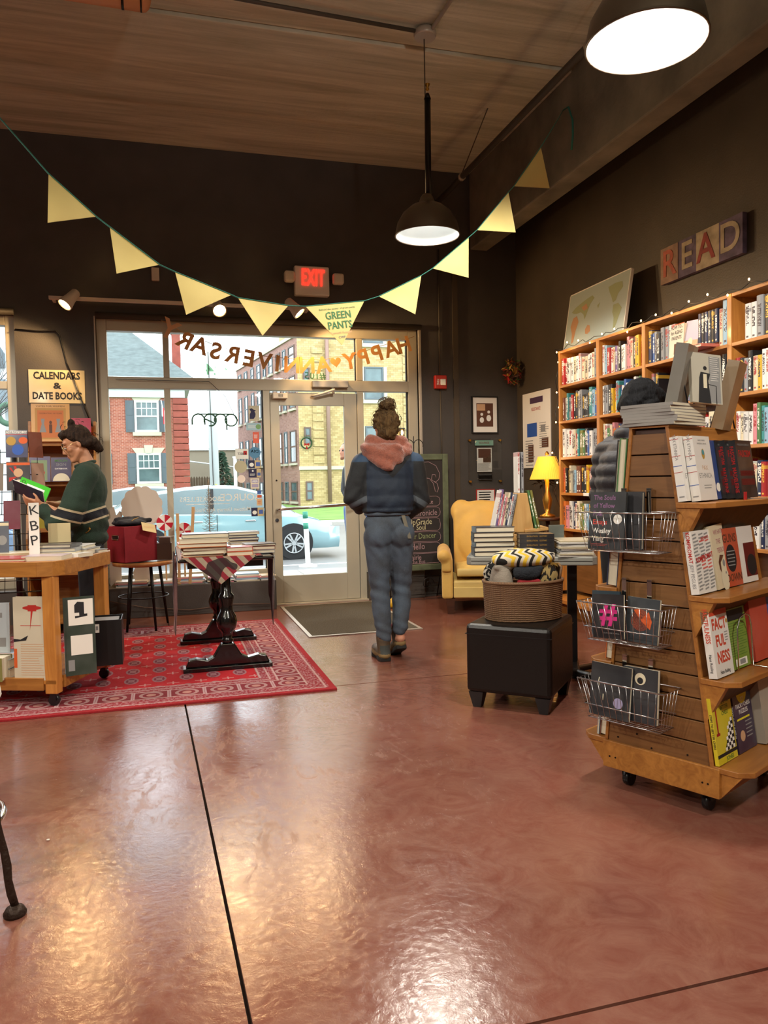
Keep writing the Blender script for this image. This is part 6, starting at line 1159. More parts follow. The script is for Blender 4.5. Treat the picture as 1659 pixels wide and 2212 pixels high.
cushion([('c', (-.07, -.105, .212), (.035, -.105, .207), .016, .016)], 'red_felt', 'red felt cushion edge below the dark slate cushion', .006)
cushion([('e', (.105, -.06, .21), (.075, .05, .12)), ('c', (.05, -.06, .28), (.15, -.05, .3), .02, .02)], 'abstract', 'tan cushion with bold black brush shapes at the right of the basket')
cushion([('e', (.165, .03, .24), (.035, .07, .11))], 'mauve_cloth', 'mauve-grey cushion at the right rim of the basket'); cushion([('e', (-.1, .09, .24), (.1, .03, .08))], 'zebra', 'black and white striped cushion at the back left of the basket')
g = G(); rr = random.Random(2)
for i in range(160): x = rr.uniform(.02, .17); d = Vector((rr.uniform(-.5, .5), rr.uniform(-1, -.1), rr.uniform(-.7, .3)))*rr.uniform(.02, .04); p = Vector((x, -.08, .3)); g.cyl(p, p+d, .0012, .0006, n=3)
part('golden_fringe', g, 'ink_gold', [o for o in bpy.data.objects if o.get('label', '').startswith('tan cushion')][0], kind='stuff')
# ------------------------------------------------------------------ slatwall pyramid display (right)
DM = TR(1.83, 2.24, .0, math.radians(26))     # local: x along the long side to the right, y along the slatted end to the back left
t = thing('pyramid_display', 'wooden four-sided pyramid book display on castors with slatted end facing the camera', 'display', M=DM); PD = t
LX = .66
def ya(z): return .175*(z-.18)/1.215       # near side edge of the slatted end at height z
def yb(z): return .435-.103*(z-.18)/1.215
def xo(z): return .0+.02*(z-.18)/1.215
z = .185; k = 0
while z < 1.32:
    z1 = min(z+.0745, 1.392); part('slat', G().hexa([(xo(z)-.0, ya(z)+.016, z), (.03, ya(z)+.016, z), (.03, yb(z)-.012, z), (xo(z), yb(z)-.012, z)], [(xo(z1), ya(z1)+.016, z1), (.035, ya(z1)+.016, z1), (.035, yb(z1)-.012, z1), (xo(z1), yb(z1)-.012, z1)]), 'slat', t, bev=.0015); z += .0795; k += 1
part('core', G().hexa([(.03, .02, .17), (LX-.03, .02, .17), (LX-.03, .42, .17), (.03, .42, .17)], [(.035, .19, 1.39), (LX-.1, .19, 1.39), (LX-.1, .32, 1.39), (.035, .32, 1.39)]), 'darkleg', t)
# side panels (near and far) and edges
part('side_panel', G().hexa([(-.004, 0, .17), (LX, 0, .17), (LX, .014, .17), (-.004, .014, .17)], [(.014, .175, 1.395), (LX-.08, .175, 1.395), (LX-.08, .189, 1.395), (.014, .189, 1.395)]), 'slatwood', t, bev=.002)
part('side_panel', G().hexa([(-.004, .425, .17), (LX, .425, .17), (LX, .438, .17), (-.004, .438, .17)], [(.014, .32, 1.395), (LX-.08, .32, 1.395), (LX-.08, .333, 1.395), (.014, .333, 1.395)]), 'slatwood', t, bev=.002)
part('top_board', G().box(.016, LX-.08, .174, .334, 1.395, 1.402), 'oak', t)
part('skirt', G().box(-.012, .006, -.02, .44, .085, .19), 'oak', t, bev=.002); part('skirt', G().box(.006, LX, -.02, -.004, .085, .17), 'oak', t, bev=.002)
for sx in (.08, LX-.1):
    for sy in (.06, .38): part('castor', G().cyl((sx, sy-.012, .032), (sx, sy+.012, .032), .032, n=16).box(sx-.02, sx+.02, sy-.02, sy+.02, .04, .17), 'black_plastic', t)
for y, z in ((.41, .13), (.385, .13), (.04, .13), (.02, .13), (.38, .21), (.24, .2), (.1, .21), (.3, .24)): part('screw', G().cyl((-.0135 if z < .17 else -.002, y, z), (-.0115 if z < .17 else .002, y, z), .0035), 'dark_metal', t)
SHZ = [.195, .5, .79, 1.12]
for z in SHZ:
    y = ya(z); part('shelf', G().prism([(-.006, y+.004), (-.006, y-.085), (.035, y-.125), (LX, y-.125), (LX, y+.004)], z-.02, z), 'slatwood', t, bev=.002)
    part('bracket', G().add([(0, y, z-.02), (0, y-.085, z-.02), (0, ya(z-.14)+.002, z-.15), (.03, y, z-.02), (.03, y-.085, z-.02), (.03, ya(z-.14)+.002, z-.15)], [(0, 2, 1), (3, 4, 5), (0, 1, 4, 3), (1, 2, 5, 4), (2, 0, 3, 5)]) if z > .3 else G().add([(0, y, z-.02), (0, y-.095, z-.02), (0, -.02, .085), (.03, y, z-.02), (.03, y-.095, z-.02), (.03, -.02, .085)], [(0, 2, 1), (3, 4, 5), (0, 1, 4, 3), (1, 2, 5, 4), (2, 0, 3, 5)]), 'oak', t)
    part('shelf_underside', G().add([(.03, y-.085, z-.021), (LX, y-.085, z-.021), (LX, ya(z-.12)+.0, max(z-.12, .1)), (.03, ya(z-.12)+.0, max(z-.12, .1))], [(0, 1, 2, 3), (3, 2, 1, 0)]), 'slat', t)
    y = yb(z); part('shelf', G().prism([(-.006, y-.004), (.3, y-.004), (.3, y+.11), (.03, y+.11), (-.006, y+.075)], z-.02, z), 'slatwood', t, bev=.002)
    part('bracket', G().add([(0, y, z-.02), (0, y+.075, z-.02), (0, y+.006, max(z-.16, .09)), (.03, y, z-.02), (.03, y+.075, z-.02), (.03, y+.006, max(z-.16, .09))], [(0, 1, 2), (3, 5, 4), (0, 3, 4, 1), (1, 4, 5, 2), (2, 5, 3, 0)]), 'oak', t)
# books standing on the near-side shelves
LEAN = math.atan(.175/1.215)
def SM(x, z, dy=0, rz=0, roll=0): y = ya(z); return DM @ TR(x, y-.004-dy, z+.0015, rz) @ frame((0, 0, 0), (1, 0, 0), (0, math.sin(LEAN), math.cos(LEAN))) @ Matrix.Rotation(roll, 4, 'Z')
GP = 'books facing out on the near shelves of the pyramid display'
mat('cov_line_red', '#b03a34', .6)
def spine_lines(h, t_): return [('spine_lettering', put(rect(-h*.46, -h*.452, -t_/2, t_/2).join(rect(-h*.2, -h*.192, -t_/2, t_/2)).join(rect(h*.05, h*.058, -t_/2, t_/2)), Matrix()), 'cov_line_red'), ('spine_lettering', rect(h*.25, h*.26, -t_/2, t_/2).join(rect(-h*.05, -h*.04, -t_/2, t_/2)), 'ink_blue'), ('spine_lettering', put(text('TAX ETHNICA', .016, 0, .01, .9), Matrix.Translation((-h*.33, 0, 0))).join(rect(h*.42, h*.44, -t_*.3, t_*.3)), 'ink_grey')]
def a_pax(w, h): return [('oval_picture', G().disc(None, .016, Matrix.Translation((w*.5, h*.72, 0)) @ Matrix.Diagonal((.8, 1.2, 1, 1)), 20), 'ink_gold'), ('oval_top', G().disc(None, .01, Matrix.Translation((w*.5, h*.745, .0004)), 16), 'ink_teal'), ('lettering', tx('PAX', .024, w*.5, h*.5, 1.1), 'ink_tan'), ('lettering', tx('ETHNICA', .026, w*.48, h*.38, 1.0), 'ink_grey'), ('lettering', put(tx('KARL E. MEYER', .009, w*.5, h*.93).join(tx('SHAREEN B. BRYSAC', .009, w*.5, h*.88)), Matrix()), 'ink_grey'), ('small_print', put(bars(2, w*.5, h*.1, 0, 1, .1, .9, .3), Matrix.Translation((w*.3, h*.16, 0))), 'ink_grey')]
book(SM(.0, 1.12, .0, .05), .145, .235, .032, 'w', 'white hardback with striped spine nearest the corner, top near shelf of pyramid', GP, art=a_pax, spine_art=spine_lines)
book(SM(.036, 1.12, .033, .05), .145, .235, .034, 'w', 'second white hardback with an oval picture on its cover, top near shelf of pyramid', GP, art=a_pax, spine_art=spine_lines)
def a_blue(w, h): return [('title_lettering', tx('DEEP\nHISTORY', .02, w*.35, h*.85, 1), mat('faint_blue', '#4a5f9a', .6)), ('round_sticker', disc(w*.68, h*.2, .017), 'ink_white'), ('cover_text', bars(7, w, h, .1, .5, .1, .62, .3), 'faint_blue')]
book(SM(.17, 1.12, .0), .15, .225, .028, '#1d3c7c', 'bright blue book with a white round sticker, top near shelf of pyramid', GP, art=a_blue)
mat('fas_red', '#a01f22', .5)
def a_fas(w, h): return [('title_lettering', tx('FASCISM', .036, w*.5, h*.76, .85, .03).join(tx('A WARNING', .022, w*.5, h*.42, .9, .03)), 'fas_red'), ('red_band', rect(w*.08, w*.92, h*.22, h*.33).join(rect(w*.08, w*.92, h*.38, h*.47)), mat('fas_dark', '#5c1517', .5)), ('author_lettering', tx('MADELEINE ALBRIGHT', .011, w*.5, h*.92), 'ink_grey')]
SPF = lambda h, t_: [('spine_lettering', put(text('FASCISM  MADELEINE', .02, 0, .02, .95), Matrix.Translation((0, 0, 0))), 'fas_red')]
for k, (x, dy) in enumerate(((.285, .0), (.318, .02), (.352, .045))): book(SM(x, 1.12, dy, .03), .15, .225, .034, '#17171a', 'black book with red warning lettering, %s, top near shelf of pyramid' % ('left', 'middle', 'right and frontmost')[k], GP, art=a_fas, spine_art=SPF)
solo('red_tag', G().box(-.012, .012, -.002, .0, 0, .03), 'flag_red', 'small red tag on the top near shelf of the pyramid display', 'tag', M=DM @ TR(.33, ya(1.12)-.1, 1.1205))
def a_komp(w, h):
    r = random.Random(4); g = G(); q = G()
    for i in range(17):
        y = h*(.05+i*.054)
        for j in range(3):
            x0 = w*(.02+j*.33+r.uniform(0, .05)); x1 = x0+w*r.uniform(.2, .3); (q if (5 < i < 9 or i == 14) and j else g).add([(x0, y, 0), (x1, y+h*.02, 0), (x1, y+h*.045, 0), (x0, y+h*.028, 0)], [(0, 1, 2, 3)])
    return [('redacted_lines', g, 'ink_grey'), ('red_lines', q, 'read_orange' if 0 else mat('salmon', '#c9645c', .6)), ('title_lettering', put(tx('KOMPROMAT', .026, w*.55, h*.56, .8, .03, .12), Matrix.Translation((0, 0, .0006))), 'ink_red'), ('author_lettering', put(tx('JEFF PEGUES', .014, w*.7, h*.87, .8, .02, .12), Matrix.Translation((0, 0, .0006))), 'ink_red')]
book(SM(.0, .79, .0), .135, .225, .03, 'w', 'white and grey redacted-looking book with red title, second near shelf of pyramid', GP, art=a_komp, spine_art=lambda h, t_: [('spine_lettering', put(text('KOMPROMAT', .02, 0, .02, .9), Matrix.Translation((-h*.24, 0, 0))), 'ink_red'), ('spine_lettering', put(text('JEFF PEGUES', .018, 0, .01, .9), Matrix.Translation((h*.22, 0, 0))), 'ink_grey')])
def a_hate(w, h): return [('title_lettering', tx('WE HATE', .024, w*.58, h*.88, .85, .02).join(tx('THE', .026, w*.5, h*.73, .9, .02)).join(tx('TERROR', .026, w*.62, h*.59, .8, .02)), mat('dull_pink', '#b07a7c', .6)), ('sketch_figure', disc(w*.55, h*.32, w*.27).join(disc(w*.62, h*.12, w*.33, .0002, .9)), 'ink_cream'), ('sketch_cap', G().add([(w*.3, h*.3, .0006), (w*.28, h*.42, .0006), (w*.45, h*.52, .0006), (w*.72, h*.5, .0006), (w*.6, h*.45, .0006), (w*.42, h*.4, .0006), (w*.4, h*.24, .0006)], [(6, 5, 1, 0), (5, 4, 3, 2, 1)]), 'ink_brown'), ('sketch_shade', disc(w*.66, h*.38, w*.11, .0008, .8).join(disc(w*.72, h*.22, w*.04, .0008)), 'ink_grey')]
book(SM(.145, .79, .0, .08, .05), .125, .235, .034, 'c', 'cream book with a sketched face and pink title, second near shelf of pyramid', GP, art=a_hate, spine_art=lambda h, t_: [('spine_lettering', put(text('WE HATE THE TERROR', .017, 0, .01, .9), Matrix()), 'dull_pink')])
def a_guns(w, h): return [('title_lettering', tx('GUNS', .045, w*.52, h*.82, .95, .02).join(tx('DOWN', .04, w*.55, h*.14, .95, .02)), 'ink_brown'), ('black_oval', G().disc(None, .042, Matrix.Translation((w*.5, h*.48, 0)) @ Matrix.Diagonal((1, 1.25, 1, 1)), 24), 'ink_black'), ('oval_text', put(bars(5, w*.5, h*.3, 0, 1, 0, 1, .3), Matrix.Translation((w*.27, h*.33, .0006))), 'ink_grey')]
book(SM(.225, .79, -.0, .0), .145, .22, .026, '#b4482a', 'orange book with a black oval, second near shelf of pyramid', GP, art=a_guns)
def a_tart(w, h): return [('red_picture', rect(.3*w, w, .1*h, .7*h), 'fas_dark'), ('dark_picture', disc(.7*w, .3*h, .3*w, .0003), 'ink_black')]
book(SM(.385, .79, .0), .14, .22, .02, 'w', 'white book with a dark red picture, right of the orange one on the pyramid', GP, art=a_tart)
mat('fact_red', '#c2452c', .5)
def a_fact(w, h): return [('title_lettering', tx('FACT', .055, w*.48, h*.78, .8, .035).join(tx('FUL', .055, w*.46, h*.53, .8, .035)).join(tx('NESS', .055, w*.52, h*.28, .8, .035)), 'fact_red'), ('red_top', rect(0, w, h*.92, h), 'fact_red'), ('author_lettering', tx('Hans Rosling', .018, w*.5, h*.07, .8, .02), 'ink_black'), ('gold_dot', disc(w*.93, h*.8, .008), 'ink_gold'), ('small_print', put(bars(4, w*.2, h*.16, 0, 1, 0, 1, .4), Matrix.Translation((w*.72, h*.5, 0))), 'ink_grey')]
book(SM(.0, .5, .022), .135, .235, .03, 'w', 'white book with huge red stacked title, third near shelf of pyramid', GP, art=a_fact, spine_art=lambda h, t_: [('spine_lettering', put(text('FACTFULNESS', .024, 0, .02, .8), Matrix.Translation((-h*.28, 0, 0))), 'fact_red'), ('spine_lettering', put(text('Hans Rosling', .014, 0, .01, .9), Matrix.Translation((h*.28, 0, 0))), 'ink_black')])
def a_green(w, h): return [('dark_label', rect(.02*w, .9*w, .8*h, .98*h), 'ink_black'), ('price_label', rect(.2*w, .8*w, .04*h, .16*h), 'paper_w'), ('bar_marks', put(bars(1, .3*w, .08*h, 0, 1, 0, 1, 1), Matrix.Translation((w*.42, h*.06, .0006))), 'ink_grey'), ('grass_texture', bars(14, w, h, 0, 1, .2, .78, .2), 'ink_green')]
book(SM(.145, .5, .012), .16, .22, .03, '#6f8f2c', 'bright green book with a black label and price sticker, third near shelf of pyramid', GP, art=a_green)
book(SM(.33, .5, .0), .16, .25, .05, '#b8402c', 'thick red-orange book behind the green one, third near shelf of pyramid', GP); book(SM(.43, .5, -.0), .16, .26, .045, '#2c4f9a', 'thick blue book at the far right of the third near shelf', GP)
solo('wire_book_stand', G().tube([(.0, -.01, .0), (.0, -.005, .15), (.02, -.005, .19), (.06, -.005, .2), (.1, -.005, .19), (.12, -.005, .15), (.125, -.01, .0), (.125, -.07, .0), (.125, -.075, -.015)], .003, 6), 'chrome', 'curved chrome wire holding the green book on the pyramid display', 'book stand', M=DM @ TR(.17, ya(.5)-.045, .5045))
def a_chess(w, h):
    g = G(); r = G()
    for i in range(5):
        for j in range(9):
            if (i+j) % 2 == 0 and i > j*.35-.5 : r.add([(w*(.42+i*.1), h*(.16+j*.05), .0006), (w*(.52+i*.1), h*(.16+j*.05), .0006), (w*(.52+i*.1), h*(.21+j*.05), .0006), (w*(.42+i*.1), h*(.21+j*.05), .0006)], [(0, 1, 2, 3)])
    return [('title_lettering', tx('STEPS TO\nBETTER\nCHESS', .02, w*.62, h*.8, .9, .01), 'ink_green'), ('red_numeral', rect(.14*w, .2*w, .45*h, .95*h).join(rect(.08*w, .26*w, .42*h, .46*h)), 'fas_red'), ('board_field', G().add([(w*.4, h*.16, .0003), (w*.95, h*.16, .0003), (w*.95, h*.62, .0003), (w*.85, h*.6, .0003)], [(0, 1, 2, 3)]), 'ink_black'), ('chess_squares', r, 'ink_white'), ('black_band', rect(0, w, .1*h, .15*h), 'ink_black'), ('lettering', tx('JONES', .02, w*.6, h*.05, 1, .02), 'ink_green')]
book(SM(.0, .195, .0), .15, .235, .014, '#cdbc1e', 'yellow chess book with a checkerboard on its cover, bottom near shelf of pyramid', GP, False, a_chess, lambda h, t_: [('spine_lettering', put(text('STEPS TO BETTER CHESS', .011, 0, .02, 1), Matrix()), 'ink_black')])
def a_tricky(w, h): return [('title_lettering', tx('303\nTRICKY CHESS\nPUZZLES', .022, w*.5, h*.72, .85, .015), 'ink_white'), ('yellow_bar', rect(.1*w, .8*w, h*.5, h*.53).join(disc(w*.5, h*.93, w*.28, 0, 1).add([], [])), 'ink_yellow'), ('pale_figure', disc(w*.3, h*.25, w*.13), 'ink_tan'), ('cover_text', put(bars(5, w*.4, h*.3, 0, 1, 0, 1, .3), Matrix.Translation((w*.52, h*.18, 0))), 'ink_grey')]
book(SM(.165, .195, .0), .15, .23, .014, '#2c1c3c', 'dark purple puzzle book with white and yellow title, bottom near shelf of pyramid', GP, False, a_tricky, lambda h, t_: [('spine_lettering', put(text('TRICKY CHESS PUZZLES', .011, 0, .02, 1), Matrix()), 'ink_white')])
book(SM(.335, .195, .0), .16, .26, .04, '#a39c90', 'tall grey book right of the purple puzzle book, bottom near shelf of pyramid', GP)
# far side shelves: pages of the books standing there show past the slatted end
def FM(x, z, dy=0): y = yb(z); return DM @ TR(x, y+.004+dy, z+.0015, pi) @ frame((0, 0, 0), (1, 0, 0), (0, math.sin(.085), math.cos(.085)))
GF = 'books on the far shelves of the pyramid display'
for x, z, w_, h, th, c, lab in ((.16, 1.12, .15, .24, .03, 'g', 'green-edged hardback seen edge-on, top far shelf of the pyramid display'), (.16, 1.12, .14, .235, .012, 'k', 'thin black book beside the green-edged one, top far shelf'), (.16, .79, .15, .23, .045, 'n', 'thick navy hardback seen edge-on, second far shelf of the pyramid display'), (.16, .5, .14, .18, .035, 'o', 'orange-backed book seen edge-on, third far shelf of the pyramid display'), (.16, .195, .15, .2, .03, 'm', 'brown book seen edge-on, bottom far shelf of the pyramid display')):
    book(FM(x, z, .0 if th > .02 else -.0), w_, h, th, c, lab, GF) if th > .02 else book(FM(x, z, .034), w_, h, th, c, lab, GF)
book(FM(.16, .195, .034), .15, .25, .008, 'l', 'pale blue thin book leaning outermost on the bottom far shelf', GF, False)
# wire baskets on the slatted end
mat('wire', '#c4c4c6', .2, 1)
def basket(z1, z0, ya_, yb_, lab, dx=.13):
    t = thing('wire_basket', lab, 'basket', M=DM @ TR(0, 0, 0), group='wire baskets on the slatted end'); xf1, xf0 = -dx, -dx*.78; xb = -.006; i1 = .03
    part('rim_wire', G().tube([(xb, ya_, z1), (xf1, ya_, z1), (xf1, yb_, z1), (xb, yb_, z1)], .0028, 6, closed=True), 'wire', t)
    g = G(); zm = z0+(z1-z0)*.35; q = lambda f: (xf0+(xf1-xf0)*f); ins = lambda f: i1*(1-f)
    for f in (.0, .35): g.tube([(xb, ya_+ins(f), z0+(z1-z0)*f), (q(f), ya_+ins(f), z0+(z1-z0)*f), (q(f), yb_-ins(f), z0+(z1-z0)*f), (xb, yb_-ins(f), z0+(z1-z0)*f)], .002, 5, closed=True)
    n = 13
    for k in range(n): s = k/(n-1); y0_, y1_ = ya_+i1+(yb_-ya_-2*i1)*s, ya_+(yb_-ya_)*s; g.tube([(xb, y0_, z0), (xf0, y0_, z0), (xf1, y1_, z1)], .0013, 4)
    for k in range(1, 5): s = k/5; x0_, x1_ = xb+(xf0-xb)*s, xb+(xf1-xb)*s; g.tube([(x1_, ya_, z1), (x0_, ya_+i1, z0), (x0_, yb_-i1, z0), (x1_, yb_, z1)], .0013, 4)
    part('wire_grid', g, 'wire', t, kind='stuff')
    for y in (ya_+.11*(yb_-ya_)/.4+.02, yb_-.13): part('hook', G().box(-.009, -.004, y-.009, y+.009, z1-.01, z1+.085).box(-.009, .004, y-.009, y+.009, z1+.08, z1+.088), 'chrome', t)
    return xb, xf0
basket(1.085, .94, .125, .475, 'top chrome wire basket holding a black essay book')
basket(.745, .6, .125, .475, 'middle chrome wire basket with black, blue and orange spiral books')
basket(.45, .3, .12, .475, 'bottom chrome wire basket holding dark moon and planet books')
def BKM(y, z, dx, roll=0, lean=.16): return DM @ TR(-dx, y, z, -pi/2) @ Matrix.Rotation(pi/2-lean, 4, 'X') @ Matrix.Rotation(roll, 4, 'Z')
GB_ = 'books in the wire baskets'
mat('soul_purple', '#8a5f8c', .6); mat('soul_red', '#c0463c', .6)
def a_souls(w, h): return [('title_lettering', tx('The Souls', .026, w*.1, h*.9, .9, .01, align='LEFT').join(tx('of Yellow', .026, w*.1, h*.76, .9, .01, align='LEFT')).join(tx('Folk', .026, w*.1, h*.62, .9, .01, align='LEFT')), 'soul_purple'), ('lettering', tx('Essays', .026, w*.1, h*.47, .95, .02, align='LEFT'), 'soul_red'), ('author_lettering', tx('Wesley', .027, w*.1, h*.32, .95, .02, align='LEFT').join(tx('Yang', .027, w*.1, h*.18, .95, .02, align='LEFT')).join(tx('/', .03, w*.62, h*.62)), 'ink_white'), ('round_sticker', disc(w*.8, h*.53, .018), 'ink_white'), ('sticker_mark', tx('c', .02, w*.8, h*.53, 1, .02), 'ink_black'), ('small_print', put(bars(2, w*.5, h*.05, 0, 1, 0, 1, .2), Matrix.Translation((w*.08, h*.05, 0))), 'soul_red')]
book(BKM(.445, .945, .085, 0, .12), .15, .215, .012, '#26282c', 'dark grey essay book with purple and red title in the top basket', GB_, True, a_souls)
book(BKM(.40, .945, .03, 0, .05), .15, .215, .018, '#2a2b30', 'dark book directly behind the essay book in the top basket', GB_)
book(BKM(.465, .605, .03, .05, .1), .12, .17, .012, '#1f3542', 'dark teal book with white flecks at the left of the middle basket', GB_, True, lambda w, h: [('white_flecks', bars(6, w, h, .2, .3, .1, .8, .3).join(bars(4, w, h, .5, .6, .2, .7, .3)), 'ink_teal')])
def a_hash(w, h): return [('hash_sign', tx('#', .11, w*.5, h*.55, 1.05, .03), 'ink_pink'), ('small_print', tx('BLANDINE RINKEL', .008, w*.6, h*.12), 'ink_grey')]
book(BKM(.43, .605, .078, .06, .1), .13, .165, .01, '#120c12', 'black book with a big pink hash symbol in the middle basket', GB_, False, a_hash)
def a_spi(w, h):
    g = G()
    for k in range(9): g.tube([(w*.45+(.006+.004*k)*math.cos(a*pi/14), h*.5+(.006+.004*k)*math.sin(a*pi/14), .0003) for a in range(28)], .0008, 3, closed=True)
    return [('orange_rings', g, 'ink_orange'), ('orange_wedge', G().add([(w*.45, h*.5, .0005), (w*.45+.04, h*.5-.03, .0005), (w*.45+.045, h*.5, .0005), (w*.45+.03, h*.5+.035, .0005)], [(0, 1, 2, 3)]).add([(w*.45, h*.5, .0005), (w*.45-.005, h*.5+.045, .0005), (w*.45-.03, h*.5+.035, .0005)], [(0, 1, 2)]), 'ink_orange')]
book(BKM(.315, .605, .045, -.03, .1), .13, .165, .012, '#2f353b', 'dark grey book with orange spiral rings in the middle basket', GB_, False, a_spi)
def a_moonb(w, h): return [('planet_picture', disc(w*.72, h*.3, .02), mat('moon_lilac', '#9a94b8', .6)), ('crescent', G().tube([(w*.22, h*.72, 0), (w*.2, h*.64, 0), (w*.23, h*.56, 0)], .0018, 4).tube([(w*.34, h*.42, 0), (w*.34, h*.3, 0)], .0022, 4), 'ink_cream')]
book(BKM(.46, .305, .065, -.02, .1), .17, .2, .012, '#23262b', 'dark book with a crescent and lilac planet, left in the bottom basket', GB_, False, a_moonb)
book(BKM(.33, .305, .04, -.0, .08), .14, .2, .016, '#2a2d33', 'dark book with a round white moon, right in the bottom basket', GB_, False, lambda w, h: [('moon_picture', disc(w*.5, h*.8, .022), 'ink_cream'), ('moon_shadow', disc(w*.5, h*.77, .012, .0003), 'ink_black')])
# on top of the display
zt = 1.4035
for k in range(7): 
    o = book(DM @ TR(.17, .25, zt, math.radians(4*math.sin(k))) @ Matrix.Translation((-.165, -.1, 0)), .25, .21, .011, '#8f8c88', 'thin grey book, %s of the stack on top of the pyramid' % (('bottom', 'second from bottom', 'third from bottom', 'fourth from bottom', 'fifth from bottom', 'sixth from bottom', 'top')[k]), 'thin grey books on top of the pyramid', False); zt += .0115
def estand(x, y, lab, zz): return solo('book_easel', G().tube([(0, -.03, .0), (0, .0, .16), (0, .05, 0)], .0035, 6).tube([(.05, -.03, 0), (.05, .0, .16), (.05, .05, 0)], .0035, 6).cyl((0, 0, .16), (.05, 0, .16), .0035, n=6).ball((.0, -.005, .165), .008), 'black_plastic', lab, 'easel', M=DM @ TR(x, y, zz))
def TB_(x, y, z, rz, lean, roll=0): return DM @ TR(x, y, z, rz) @ Matrix.Rotation(pi/2-lean, 4, 'X') @ Matrix.Rotation(roll, 4, 'Z')
book(TB_(.07, .22, zt+.001, .2, -.2) , .13, .225, .045, '#6b675f', 'grey book leaning on the left easel on top of the pyramid', 'books displayed on top of the pyramid'); estand(.13, .19, 'left black wire easel on top of the pyramid', zt)
def a_coat(w, h): return [('coat_figure', G().add([(w*.2, 0, 0), (w*.62, 0, 0), (w*.55, h*.45, 0), (w*.62, h*.6, 0), (w*.3, h*.62, 0), (w*.25, h*.5, 0)], [(0, 1, 2, 3, 4, 5)]).join(disc(w*.45, h*.7, .008)), 'ink_black'), ('pale_coat', rect(.38*w, .5*w, .3*h, .58*h, .0004), 'ink_cream'), ('grey_column', rect(.58*w, .95*w, .02*h, .95*h, -.0001), 'ink_grey'), ('cover_text', put(bars(12, w*.3, h*.5, 0, 1, 0, 1, .2), Matrix.Translation((w*.62, h*.45, .0004))), 'ink_white'), ('black_rail', G().tube([(w*.55, h*.38, .0006), (w*.8, h*.36, .0006), (w*.8, 0, .0006)], .0015, 4), 'ink_black')]
book(TB_(.125, .15, zt+.001, -.42, .15, -.08), .135, .19, .016, '#b8b3a4', 'cream book with a black coat figure displayed on top of the pyramid', 'books displayed on top of the pyramid', False, a_coat)
book(TB_(.38, .19, 1.4035, .2, -.24), .13, .27, .045, '#7d6a52', 'tall brown book leaning on the right easel on top of the pyramid', 'books displayed on top of the pyramid'); estand(.5, .2, 'right black wire easel on top of the pyramid', 1.4035)
# ------------------------------------------------------------------ people
def tp(prims, M):
    out = []
    R3 = M.to_3x3()
    for p in prims:
        if p[0] == 'c': out.append(('c', M @ Vector(p[1]), M @ Vector(p[2]), p[3], p[4]))
        else: e = Euler(p[3]).to_matrix() if len(p) > 3 else Matrix.Identity(3); out.append(('e', tuple(M @ Vector(p[1])), p[2], tuple((R3 @ e).to_euler())))
    return out
HEAD = [('e', (0, .012, .03), (.072, .09, .086)), ('e', (0, -.03, -.03), (.058, .058, .07)), ('c', (-.012, -.066, -.093), (.012, -.066, -.093), .02, .02), ('c', (-.045, .0, -.05), (-.02, -.05, -.09), .026, .022), ('c', (.045, .0, -.05), (.02, -.05, -.09), .026, .022),
        ('c', (0, -.083, .012), (0, -.1, -.026), .008, .0125), ('e', (-.009, -.094, -.033), (.009, .009, .007)), ('e', (.009, -.094, -.033), (.009, .009, .007)), ('c', (-.034, -.07, .034), (.034, -.07, .034), .013, .013), ('c', (-.016, -.082, -.057), (.016, -.082, -.057), .0075, .0075), ('c', (-.013, -.08, -.068), (.013, -.08, -.068), .008, .008),
        ('e', (-.038, -.05, -.015), (.026, .026, .026)), ('e', (.038, -.05, -.015), (.026, .026, .026)), ('e', (-.074, .012, -.008), (.009, .016, .026)), ('e', (.074, .012, -.008), (.009, .016, .026))]
def hand(w_, d, n, s=1, curl=.9):
    """palm from wrist w_ along d, n = palm normal (fingers curl towards it), s = thumb side"""
    w_, d, n = Vector(w_), Vector(d).normalized(), Vector(n).normalized(); n = (n-d*n.dot(d)).normalized(); t_ = d.cross(n)*s; out = []
    for k, (o, l) in enumerate(((-.03, .062), (-.01, .074), (.01, .078), (.03, .07))):
        b = w_+d*.085+t_*o; out.append(('c', w_+d*.015+t_*o*.6, b, .013, .0115)); a = 0; p = b
        for q, f in enumerate((.45, .32, .23)):
            a += curl*(.35, .6, .5)[q]; e = p+(d*math.cos(a)+n*math.sin(a))*l*f; out.append(('c', p, e, .0095-.001*q, .0088-.001*q)); p = e
    b = w_+d*.03+t_*.036; m = b+(d*.6+t_*.6+n*.4).normalized()*.035; out += [('c', w_+d*.02+t_*.02, b, .014, .012), ('c', b, m, .011, .0095), ('c', m, m+(d*.8+n*.5).normalized()*.028, .0095, .008)]
    return out
def skin(name, c): return mat(name, c, .55, fn=vary(30, .93, 1.05))
skin('skin_light', '#c98f74'); skin('skin_tan', '#b27c5c'); skin('skin_brown', '#8a5a42')
def hairmat(name, a, b, st=(6, 6, 1)):
    def f(c):
        x, y, z, v = coords(); n = nz(combine(x*st[0], y*st[1], z*st[2]), 14, 4, .6, .6); return mix(ramp(n, .3, .7), L(a), L(b))
    return mat(name, a, .8, fn=f, spec=.15, bump=lambda: (nz(combine(coords()[0]*st[0], coords()[1]*st[1], coords()[2]*st[2]), 30, 3), .6))
hairmat('hair_brown', '#2e2218', '#6e5636'); hairmat('hair_dark', '#17110e', '#3a2a20'); hairmat('hair_black', '#070708', '#15161a'); hairmat('hair_grey', '#4a403a', '#7a6c60')
